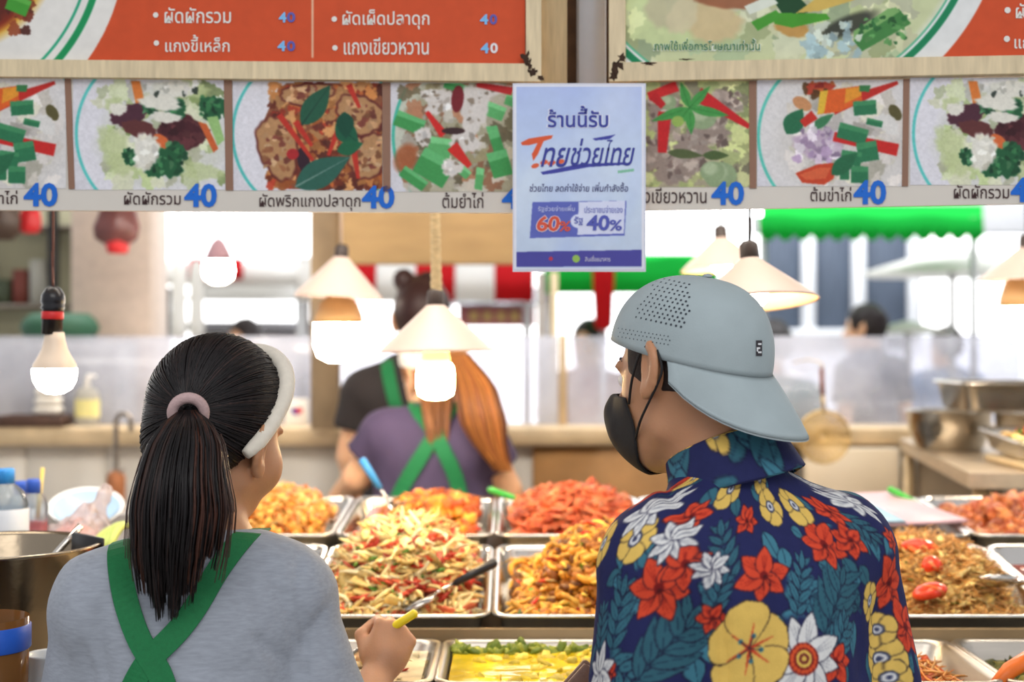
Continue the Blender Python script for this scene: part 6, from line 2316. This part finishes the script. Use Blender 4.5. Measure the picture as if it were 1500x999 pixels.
def flowered(c, at_px):
    g = np.random.default_rng(31)
    # loose filling everywhere on the cloth
    for k in range(330):
        x, y = g.uniform(c.x0, c.x1), g.uniform(c.y0, c.y1)
        r = g.integers(0, 10)
        if r < 6:
            tleaf(c, x, y, g.uniform(36, 62), g.uniform(9, 15), g.uniform(0, PI), k)
        elif r < 7:
            fern(c, x, y, g.uniform(80, 120), g.uniform(0, 6), k)
    # plain ground where the photograph's motifs go, then the motifs
    M = []
    for px, py, L, W, a in ((1032, 662, 46, 13, -.3), (1085, 652, 56, 15, .2), (1062, 640, 40, 12, -.7), (1118, 640, 40, 12, .9), (1005, 706, 30, 9, .3), (1040, 728, 46, 14, .6), (1078, 742, 40, 12, 1.2),
                            (905, 853, 24, 10, .2), (930, 882, 44, 18, .1), (952, 815, 46, 18, .7), (912, 812, 44, 15, 1.5), (965, 812, 34, 14, .9), (1130, 800, 56, 14, 1.1), (1150, 820, 40, 14, 1.5),
                            (1245, 835, 46, 12, 1.2), (1262, 792, 52, 12, 1.1), (1250, 850, 30, 12, 0), (1280, 800, 50, 10, 1.3), (1115, 905, 46, 14, 1.3), (1138, 918, 40, 13, 1.2), (1040, 950, 50, 18, 1.3),
                            (1000, 935, 42, 16, .9), (1290, 865, 44, 12, 1.4), (1320, 985, 40, 12, 1.2), (1272, 880, 36, 13, 1.5), (1045, 862, 36, 14, .4), (1020, 985, 40, 16, 1.4), (1155, 990, 40, 14, .4),
                            (1235, 985, 50, 14, 1.3), (1210, 830, 30, 10, .4), (870, 880, 40, 12, 1.4), (1168, 780, 30, 10, .6), (1090, 985, 40, 14, .2), (990, 660, 40, 12, -.5), (1268, 845, 40, 12, 1.0)):
        M.append((0, px, py, L, W, a))
    for px, py, L, a, w in ((1062, 810, 110, -1.9, .34), (1172, 860, 110, -1.25, .34), (1225, 885, 130, -1.0, .55), (905, 905, 110, -1.35, .4), (975, 950, 130, -.8, .55), (880, 930, 90, -1.5, .4),
                            (1250, 765, 90, .9, .4), (1230, 940, 90, -.9, .5), (1050, 880, 80, -1.2, .4), (1145, 985, 70, -1.2, .4)):
        M.append((1, px, py, L, a, w))
    for px, py, r, a in ((965, 862, 50, .2), (1119, 843, 44, -.3), (1207, 797, 46, .3), (1003, 826, 38, -.5), (1014, 755, 32, .9), (1094, 762, 28, .1), (1212, 748, 34, -.2), (1246, 790, 32, .6),
                         (1303, 852, 44, .8), (1327, 918, 46, 1.1), (1224, 968, 36, .1), (1043, 905, 22, 0), (990, 712, 34, .2), (1280, 925, 20, .5), (893, 985, 16, .4), (1306, 790, 22, .3)):
        M.append((2, px, py, r, a, RED))
    for px, py, r, a in ((930, 790, 36, .1), (884, 796, 33, .6), (1071, 715, 36, .5), (1112, 700, 32, 1.0), (1128, 742, 36, .2), (1163, 740, 37, .8), (1022, 696, 28, .3), (975, 676, 26, 0),
                         (1274, 880, 30, 1.4), (1287, 965, 34, .3), (1284, 922, 28, .9), (1303, 992, 30, .2)):
        M.append((2, px, py, r, a, YEL))
    for px, py, r, a in ((950, 748, 46, .6), (985, 790, 36, .3), (1170, 700, 34, .4), (878, 985, 42, -.3), (1044, 833, 28, .2), (960, 705, 26, 1), (1246, 735, 40, .7), (1200, 715, 22, .3)):
        M.append((2, px, py, r, a, WHT))
    M.append((3, 1178, 965, 66, .25))
    M.append((4, 1098, 950, 66, -.35))
    P_ = []
    for m in M:
        uvp = at_px(m[1], m[2])
        if uvp is not None:
            P_.append((m, uvp))
    for m, (x, y) in P_:
        R_ = (40, 60, m[3] if m[0] >= 2 else 0)[min(m[0], 2)]
        if m[0] >= 2:
            c.blob(x, y, R_ * .95, R_ * .95, 0, (36, 40, 84), .2)
    for k, (m, (x, y)) in enumerate(P_):
        if m[0] == 0:
            tleaf(c, x, y, m[3], m[4], m[5], k)
        elif m[0] == 1:
            fern(c, x, y, m[3], m[4], k, m[5])
    for k, (m, (x, y)) in enumerate(P_):
        if m[0] == 2:
            flower5(c, x, y, m[3], m[4], m[5], k)
        elif m[0] == 3:
            bigwhite(c, x, y, m[3], m[4], k)
        elif m[0] == 4:
            bigyellow(c, x, y, m[3], m[4], k)
    # loose flowers on the parts the photograph does not show
    for k in range(60):
        x, y = g.uniform(c.x0, c.x1), g.uniform(c.y0, c.y1)
        if all((x - q[0]) ** 2 + (y - q[1]) ** 2 > 130 ** 2 for _, q in P_):
            flower5(c, x, y, g.uniform(30, 48), g.uniform(0, 6), (RED, YEL, WHT)[k % 3], k)
    c.blur(1)


# ================================================================== the woman in the grey T-shirt
def build_woman():
    S = dict(sl=np.array([-.552, 1.905, 1.190]), sr=np.array([-.304, 1.965, 1.196]), hip=np.array([-.425, 1.90, .84]), neck=np.array([-.418, 1.985, 1.272]), yaw=.12, w=.96, t=1.06)
    hc = P(325, 612, 2.02)
    HR = rotm(-.26, .06, math.radians(-32))
    t = thing('person', 'woman with a ponytail and cream headband in a grey T-shirt with green apron straps', 'person', (-.425, 1.90, 0))
    h = .0045
    el, er = np.array([-.590, 1.95, .95]), np.array([-.232, 1.925, .957])
    wl, wr = np.array([-.53, 2.06, 1.00]), np.array([-.202, 2.084, 1.051])
    g = grid((-.72, 1.73, .84), (-.10, 2.26, 1.56), h)
    d = torso(g, S)
    d = smin(d, cap(g, S['neck'] + (0, -.005, -.05), hc + HR @ np.array([0, -.03, -.06]), .058, .050), .03)
    d = smin(d, head_field(g, hc, HR, 1.0, True, -.020, .004), .02)
    for s, e, w in ((S['sl'], el, wl), (S['sr'], er, wr)):
        d = smin(d, smin(cap(g, s, e, .044, .037), cap(g, e, w, .037, .025), .015), .03)
    d = smin(d, hand_field(g, wr + np.array([.006, .012, .010]), (.34, .42, .84), (.30, -.88, .30), (-1, 0, 0), (.85, 1.25, .9), .86), .008)
    d = smin(d, hand_field(g, wl + np.array([.004, .012, .008]), (.2, .7, .3), (-.6, 0, .6), (1, 0, 0), (.4, .5, .4), .95), .012)
    V, Q = snet(d, g[0, 0, 0], h)
    one('body', V, Q, M_SKIN, t)
    face_parts(t, hc, HR, 1.0)
    trousers(t, S['hip'] - np.array([0, 0, .02]), S['yaw'], .09, 0, mat('dark_jeans', (48, 54, 70), 0.8, noise=0.15), mat('dark_shoe', (40, 36, 34), 0.5))
    # hair drawn back to the tie
    tie = P(276, 604, 1.895)
    g = grid(hc - .155, hc + .155, .0035)
    q = loc(g, hc, HR)
    sd = ell(q, (0, -.014, .010), (.089, .107, .106))
    sd = smin(sd, ell(q, (0, -.050, -.055), (.066, .056, .052)), .03)
    line = .040 + .35 * np.clip(q[..., 2], 0, .1) + .9 * np.clip(q[..., 2], -.2, 0) * (np.abs(q[..., 0]) > .0)
    sd = smax(sd, q[..., 1] - line, .012)
    sd = smax(sd, -.098 - q[..., 2] - .2 * q[..., 1], .012)
    sd = smax(sd, -ell(q, (.095, .006, -.046), (.028, .028, .036)), .006)
    V, Q = snet(sd, g[0, 0, 0], .0035)
    mb = MB().add(V, Q, (24, 19, 20))
    trh = bvh(V, Q)
    gr = np.random.default_rng(8)
    tl = (tie - hc) @ HR
    tu = tl / np.linalg.norm(tl)

    def onhead(u, lift):
        o = Vector(hc + HR @ np.array([0, -.014, .0]) + HR @ u * .3)
        hh = trh.ray_cast(o, Vector(-(HR @ u)))
        p = hc if hh[0] is None else np.array(hh[0])
        return p + HR @ u * lift
    for k in range(620):
        a = gr.uniform(0, 2 * PI)
        w = gr.uniform(.25, 1.0) ** .6
        # start directions fan out round the tie
        e1 = np.cross(tu, [0, 0, 1.0])
        e1 /= np.linalg.norm(e1)
        e2 = np.cross(e1, tu)
        spread = w * 2.05
        u0 = tu * math.cos(spread) + (e1 * math.cos(a) + e2 * math.sin(a)) * math.sin(spread)
        if u0[1] > .35 + .5 * max(u0[2], 0) or u0[2] < -.75:
            continue
        pts = []
        om = math.acos(np.clip(u0.dot(tu), -1, 1))
        if om < .15:
            continue
        for s in np.linspace(0, 1 - .06 / om, 9):
            u = (math.sin((1 - s) * om) * u0 + math.sin(s * om) * tu) / math.sin(om)
            pts.append(onhead(u, .0006 + .0012 * gr.random()))
        cc = np.array([20, 15, 16]) if gr.random() < .8 else np.array([40, 28, 26])
        mb.add(*tube(pts, .0013, 4, False), col=cc * gr.uniform(.7, 1.3))
    hair = mb.build('hair', M_HAIR, t)
    # ponytail
    ctr = curve([tie, P(274, 628, 1.845), P(266, 690, 1.805), P(263, 760, 1.795), P(258, 830, 1.80), P(255, 905, 1.812)], 22)
    wd = np.interp(np.linspace(0, 1, 22), [0, .12, .3, .55, .75, 1], [.012, .026, .049, .062, .057, .042])
    mb = MB()
    for k in range(1100):
        a, b = gr.uniform(0, 2 * PI), math.sqrt(gr.random())
        ox, oy = b * math.cos(a), b * math.sin(a)
        end = 22 - int(abs(gr.normal(0, 2.2))) - int(5.5 * max(0, ox - .1) / .9) - int(3 * max(0, -ox - .5) / .5) - int(2.5 * abs(math.sin(ox * 7)))
        end = max(end, 12)
        amp = gr.uniform(0, .004)
        ph = gr.uniform(0, 6)
        tt = np.arange(end)
        clump = .25 * np.round(ox * 3) / 3 + .75 * ox
        spr = ox + (clump - ox) * (tt / 22)
        pts = ctr[:end] + np.column_stack([wd[:end] * spr + amp * np.sin(tt * .5 + ph) * tt / 22, wd[:end] * .48 * oy, .002 * np.sin(tt * .4 + ph)])
        brown = (ox > .35 and gr.random() < .5) or (ox < -.75 and gr.random() < .6)
        cc = np.array([66, 38, 28]) if brown else (np.array([20, 15, 16]) if gr.random() < .8 else np.array([44, 31, 28]))
        cc = cc * gr.uniform(.7, 1.25)
        r = np.full(end, .0014)
        r[-3:] *= (.8, .55, .25)
        mb.add(*tube(pts, r, 4, False), col=cc)
    # stray wisps
    for k in range(26):
        s0 = int(gr.integers(3, 10))
        sgn = 1 if gr.random() < .7 else -1
        pts = ctr[s0:s0 + 10] + np.column_stack([sgn * (wd[s0:s0 + 10] + np.linspace(0, .012, 10) * gr.random()), gr.normal(0, .01) * np.ones(10), np.zeros(10)])
        mb.add(*tube(pts, .0007, 4, False), col=np.array([60, 40, 34]))
    mb.build('ponytail', M_HAIR, hair)
    # tie: ribbed ring lying round the root of the tail
    axis = ctr[1] - ctr[0]
    ringR = frame(axis)
    a = np.linspace(0, 2 * PI, 33)[:-1]
    rad = .021 + .0012 * np.sin(16 * a)
    pts = tie + (ctr[1] - tie) * .15 + (np.column_stack([rad * np.cos(a), np.zeros(32), rad * np.sin(a)])) @ ringR.T
    pts = np.vstack([pts, pts[:2]])
    one('hair_tie', *tube(pts, .0075, 8, False), mat('dusty_pink_scrunchie', (186, 158, 156), 0.8, noise=0.1, nscale=200, bump=.3), hair)
    # padded headband
    hb = [(.0865, -.030, -.050), (.0905, -.014, -.028), (.090, .008, .010), (.083, .026, .052), (.062, .036, .085), (.034, .040, .102), (0, .042, .108), (-.034, .040, .102), (-.062, .036, .085), (-.083, .026, .052), (-.090, .008, .010), (-.0905, -.014, -.028)]
    pts = curve(np.array(hb), 46) @ HR.T + hc
    rad = np.interp(np.linspace(0, 1, 46), [0, .06, .3, .7, 1], [.0075, .0105, .0125, .0125, .007])
    one('headband', *tube(pts, rad, 12), mat('cream_velvet', (226, 218, 202), 0.85, noise=0.06, nscale=120, sheen=.3), t)
    # grey marl T-shirt
    h = .006
    g = grid((-.76, 1.71, .80), (-.10, 2.16, 1.36), h)
    d = torso(g, S, .015)
    for a, b, fl in ((S['sl'], S['sl'] + (el - S['sl']) * .95, 1.0), (S['sr'], S['sr'] + (er - S['sr']) * 1.0, 1.0)):
        d = smin(d, cap(g, a + (0, 0, -.008), b, .056, .076, fl), .012)
    d = d + wrinkles(g, .0085, 7.7, 10)
    d = creases(g, d, [(.007, 1, [(372, 945), (400, 975), (425, 1010)]), (.006, .9, [(432, 960), (436, 1005)]), (.007, .7, [(418, 835), (425, 900), (432, 960)]), (.012, -.6, [(440, 840), (462, 900), (490, 990)]),
                       (.007, .7, [(395, 880), (412, 930), (420, 985)]), (.006, .6, [(470, 900), (440, 945)]), (.008, .7, [(150, 880), (140, 930), (150, 990)]), (.008, .6, [(115, 950), (130, 1000)]), (.010, .5, [(255, 960), (300, 985), (350, 990)])], .0058, 1.82)
    d = smax(d, .82 - g[..., 2], .004)
    nh = ell(g, S['neck'] + (0, .02, .03), (.072, .08, .05))
    d = smax(d, -nh, .006)
    d = smax(d, plane(g, S['neck'] + (0, 0, .02), (0, .35, 1)), .008)
    V, Q = snet(d, g[0, 0, 0], h)
    shirt = one('t_shirt', V, Q, mat('grey_marl_jersey', (152, 158, 168), 0.85, noise=0.13, nscale=130, stretch=(.35, 1, 2.2), bump=.12, bscale=400, sheen=.15), t)
    tr = bvh(V, Q)
    ap = None
    for pix, ov in (([(176, 788), (174, 830), (184, 880), (206, 940), (232, 980), (244, 1015)], [(.006, .03), (.012, .06), (.015, .09)]),
                    ([(352, 792), (322, 832), (292, 882), (258, 928), (216, 970), (192, 1015)], [(.01, .02), (.012, .05), (.012, .09)])):
        ap_ = strap(tr, pix, .031, ov, None, t if ap is None else t, 'apron_strap')
    # yellow handled pen in the fist
    a, b = P(580, 916, 2.118), P(608, 898, 2.112)
    dirp = (b - a) / np.linalg.norm(b - a)
    t2 = thing('ladle_handle', 'yellow plastic handle gripped in the woman\'s fist', 'utensil', a)
    one('grip', *tube([a - dirp * .05, a, b, b + dirp * .003], [.006, .0065, .0065, .003], 12), mat('yellow_plastic', (244, 214, 36), 0.35, noise=.03), t2)
    one('shaft', *tube([a - dirp * .05, a - dirp * .10], [.004, .0035], 10), M_STEEL, t2)
    return t


# ================================================================== people further back
def simple_person(label, S, hc, HR, arms, shirt_col, sleeves, hairfn, hsc=1.0, h=.008, neck_r=.05, low=.80, straps=None, hairc=(34, 26, 26), extra=None, trous=(50, 52, 60)):
    hip = S['hip']
    t = thing('person', label, 'person', (hip[0], hip[1], 0))
    pts = np.array([S['sl'], S['sr'], hc, hip] + [p for a in arms for p in a])
    lo, hi = pts.min(0) - .16, pts.max(0) + .16
    lo[2] = low
    g = grid(lo, hi, h)
    d = torso(g, S)
    d = smin(d, cap(g, S['neck'] + (0, 0, -.04), hc + HR @ np.array([0, -.02, -.06]), neck_r, neck_r * .9), .03)
    d = smin(d, head_field(g, hc, HR, hsc), .02)
    for s, (e, w) in zip((S['sl'], S['sr']), arms):
        d = smin(d, smin(cap(g, s, e, .046, .038), cap(g, e, w, .038, .026), .015), .03)
        n = (w - e) / np.linalg.norm(w - e)
        d = smin(d, hand_field(g, w + n * .01, n, (0, -.5, .9), (-(w[0] - hip[0]), 0, 0.01), (.3, .4, .3), .95), .012)
    V, Q = snet(d, g[0, 0, 0], h)
    one('body', V, Q, mat('lightened_skin', (226, 176, 138), 0.5, noise=0.06, nscale=25, sss=0.25), t)  # skin colour raised to make up for weak light behind the counter
    face_parts(t, hc, HR, hsc)
    f = torso(g, S, .012)
    for s, (e, w), k in zip((S['sl'], S['sr']), arms, sleeves):
        f = smin(f, cap(g, s, s + (e - s) * k, .060, .066, 1.0), .014)
    f = f + wrinkles(g, .006, hip[0] * 3, 11)
    f = smax(f, low + .02 - g[..., 2], .004)
    f = smax(f, plane(g, S['neck'] + (0, 0, .005), (0, .2, 1)), .008)
    V, Q = snet(f, g[0, 0, 0], h)
    one('shirt', V, Q, mat('cloth_%d_%d_%d' % shirt_col, shirt_col, 0.85, noise=0.1, nscale=14), t)
    tr = bvh(V, Q)
    trousers(t, hip - np.array([0, 0, .02]), S['yaw'], .09, 0, mat('dark_trousers', trous, 0.8, noise=0.15), mat('dark_shoe', (40, 36, 34), 0.5))
    g2 = grid(hc - .17, hc + .17, h * .75)
    q = loc(g2, hc, HR) / np.float32(hsc)
    V, Q = snet(hairfn(q), g2[0, 0, 0], h * .75)
    hair = MB().add(V, Q, hairc).build('hair', M_HAIR, t)
    if straps:
        for pix in straps:
            strap(tr, pix, .040, [(0, .03), (0, .06)], None, t, 'apron_strap', .006, 18)
    if extra:
        extra(t, hair, tr)
    return t


def short_hair(q):
    d = ell(q, (0, -.016, .014), (.086, .105, .105)) + vnoise(q + 5, 60) * np.float32(.004)
    line = .060 + .3 * np.clip(q[..., 2], 0, .1) + 1.6 * np.clip(q[..., 2] + .02, -.2, 0)
    d = smax(d, q[..., 1] - line, .006)
    return smax(d, -.075 - q[..., 2], .008)


def build_vendor():
    Dv = 3.85
    S = dict(sl=P(558, 640, 3.83), sr=P(712, 652, 3.80), hip=np.array([-.20, 3.82, .83]), neck=P(648, 596, 3.88), yaw=-.10, w=1.02, t=1.0)
    S['sl'][1], S['sr'][1] = 3.85, 3.79
    hc = P(634, 545, 3.95)
    HR = rotm(-.25, 0, math.radians(42))

    def hairfn(q):
        d = ell(q, (0, -.016, .010), (.089, .108, .108))
        line = .045 + .3 * np.clip(q[..., 2], 0, .1) + 1.0 * np.clip(q[..., 2], -.2, 0)
        d = smax(d, q[..., 1] - line, .006)
        return smax(d, -.11 - q[..., 2], .008)

    def extra(t, hair, tr):
        gr = np.random.default_rng(3)
        mb = MB()
        ctr = curve([P(672, 520, 3.84), P(694, 560, 3.75), P(704, 600, 3.71), P(716, 645, 3.70), P(738, 690, 3.71)], 14)
        wd = np.interp(np.linspace(0, 1, 14), [0, .3, .6, 1], [.03, .055, .062, .022])
        for k in range(300):
            a, b = gr.uniform(0, 2 * PI), math.sqrt(gr.random())
            ox, oy = b * math.cos(a), b * math.sin(a)
            end = 14 - int(abs(gr.normal(0, 2)))
            pts = ctr[:end] + np.column_stack([wd[:end] * ox, wd[:end] * .5 * oy, np.zeros(end)])
            cc = np.array([(150, 92, 46), (186, 120, 60), (112, 66, 38)][k % 3]) * gr.uniform(.8, 1.2)
            mb.add(*tube(pts, .003, 4, False), col=np.clip(cc, 0, 255))
        ctr = curve([P(640, 560, 3.82), P(640, 600, 3.76), P(642, 640, 3.735), P(646, 676, 3.735)], 10)
        for k in range(120):
            ox, oy = gr.uniform(-1, 1), gr.uniform(-1, 1)
            end = 10 - int(abs(gr.normal(0, 2)))
            pts = ctr[:end] + np.column_stack([.04 * ox * np.linspace(1.2, .5, end), .012 * oy * np.ones(end), np.zeros(end)])
            mb.add(*tube(pts, .0028, 4, False), col=np.array([(150, 100, 60), (120, 76, 44)][k % 2]) * gr.uniform(.8, 1.2))
        o = mb.build('loose_hair', M_HAIR, hair)
        # white visor band
        q0 = hc + HR @ np.array([0, -.02, .03])
        V, Fs = lathe([(.099, -.022), (.103, 0), (.099, .022), (.095, .022), (.095, -.022)], q0, HR @ rotm(.35), 32, (False, False), .93, 1.12)
        one('headscarf', V, Fs, mat('white_cloth', (228, 222, 212), 0.8, noise=.05), t)
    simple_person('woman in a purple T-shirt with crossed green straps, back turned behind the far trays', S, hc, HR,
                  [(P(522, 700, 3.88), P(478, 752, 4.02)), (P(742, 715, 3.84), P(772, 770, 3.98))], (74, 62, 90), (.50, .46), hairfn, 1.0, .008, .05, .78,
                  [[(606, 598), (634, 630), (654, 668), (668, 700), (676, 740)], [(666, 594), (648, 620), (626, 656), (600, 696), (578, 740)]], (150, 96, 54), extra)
    # second stall worker, black shirt, beyond
    S = dict(sl=P(528, 576, 4.34), sr=P(676, 580, 4.40), hip=np.array([-.31, 4.38, .86]), neck=P(604, 522, 4.38), yaw=.08, w=1.0, t=.95)
    hc = P(618, 462, 4.40)
    HR = rotm(-.12, 0, math.radians(6))

    def bunhair(q):
        d = ell(q, (0, -.016, .012), (.090, .108, .108))
        d = smax(d, q[..., 1] - .055 - .3 * np.clip(q[..., 2], 0, .1) - 1.2 * np.clip(q[..., 2], -.2, 0), .006)
        d = smax(d, -.10 - q[..., 2], .01)
        d = smin(d, ell(q, (-.056, -.03, .106), (.034, .030, .036)), .012)
        return smin(d, ell(q, (.020, -.04, .106), (.040, .034, .026)), .012)
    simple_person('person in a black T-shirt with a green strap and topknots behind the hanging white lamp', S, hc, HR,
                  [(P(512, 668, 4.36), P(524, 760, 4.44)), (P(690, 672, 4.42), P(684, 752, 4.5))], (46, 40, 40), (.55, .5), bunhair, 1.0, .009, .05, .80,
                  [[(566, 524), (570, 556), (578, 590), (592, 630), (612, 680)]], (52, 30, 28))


def build_far():
    # man passing beyond the stall at right
    d = 7.0
    S = dict(sl=P(1232, 545, d), sr=P(1322, 545, d), hip=P(1290, 690, d), neck=P(1272, 512, d), yaw=1.0, w=1.0, t=1.0)
    S['sl'][1], S['sr'][1] = d - .12, d + .12
    hc = P(1266, 478, d)
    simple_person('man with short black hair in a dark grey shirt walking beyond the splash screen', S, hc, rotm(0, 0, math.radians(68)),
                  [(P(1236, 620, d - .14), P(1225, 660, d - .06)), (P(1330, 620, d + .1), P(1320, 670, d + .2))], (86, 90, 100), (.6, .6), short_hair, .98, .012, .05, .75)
    d = 6.6
    for lab, px, py, dd, col, hcx in (('dark-haired person far behind the food cart, left background', 357, 497, 7.6, (120, 130, 150), (50, 42, 42)),
                                      ('dark-haired person between the blue poster and the grey cap, far back', 862, 500, 7.2, (180, 120, 120), (44, 36, 36)),
                                      ('person in a dark green top half hidden by the grey cap, far back', 1128, 505, 6.4, (92, 116, 112), (44, 40, 40)),
                                      ('person in pale blue far behind the white parasol at right', 1385, 505, 8.4, (140, 160, 190), (60, 46, 40))):
        S = dict(sl=P(px, py + 70, dd) + (-.17, .02, 0), sr=P(px, py + 70, dd) + (.17, -.02, 0), hip=P(px, py, dd) * (1, 1, 0) + (0, 0, .88), neck=P(px, py + 40, dd), yaw=-.3, w=1, t=1)
        z = P(px, py, dd)[2]
        for k in ('sl', 'sr'):
            S[k][2] = z - .235
        S['neck'][2] = z - .135
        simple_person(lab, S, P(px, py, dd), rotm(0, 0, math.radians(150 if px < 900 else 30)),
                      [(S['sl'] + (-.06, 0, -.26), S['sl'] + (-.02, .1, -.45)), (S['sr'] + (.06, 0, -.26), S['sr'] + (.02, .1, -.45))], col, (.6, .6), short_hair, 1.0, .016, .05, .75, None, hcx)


build_man()
build_woman()
build_vendor()
build_far()
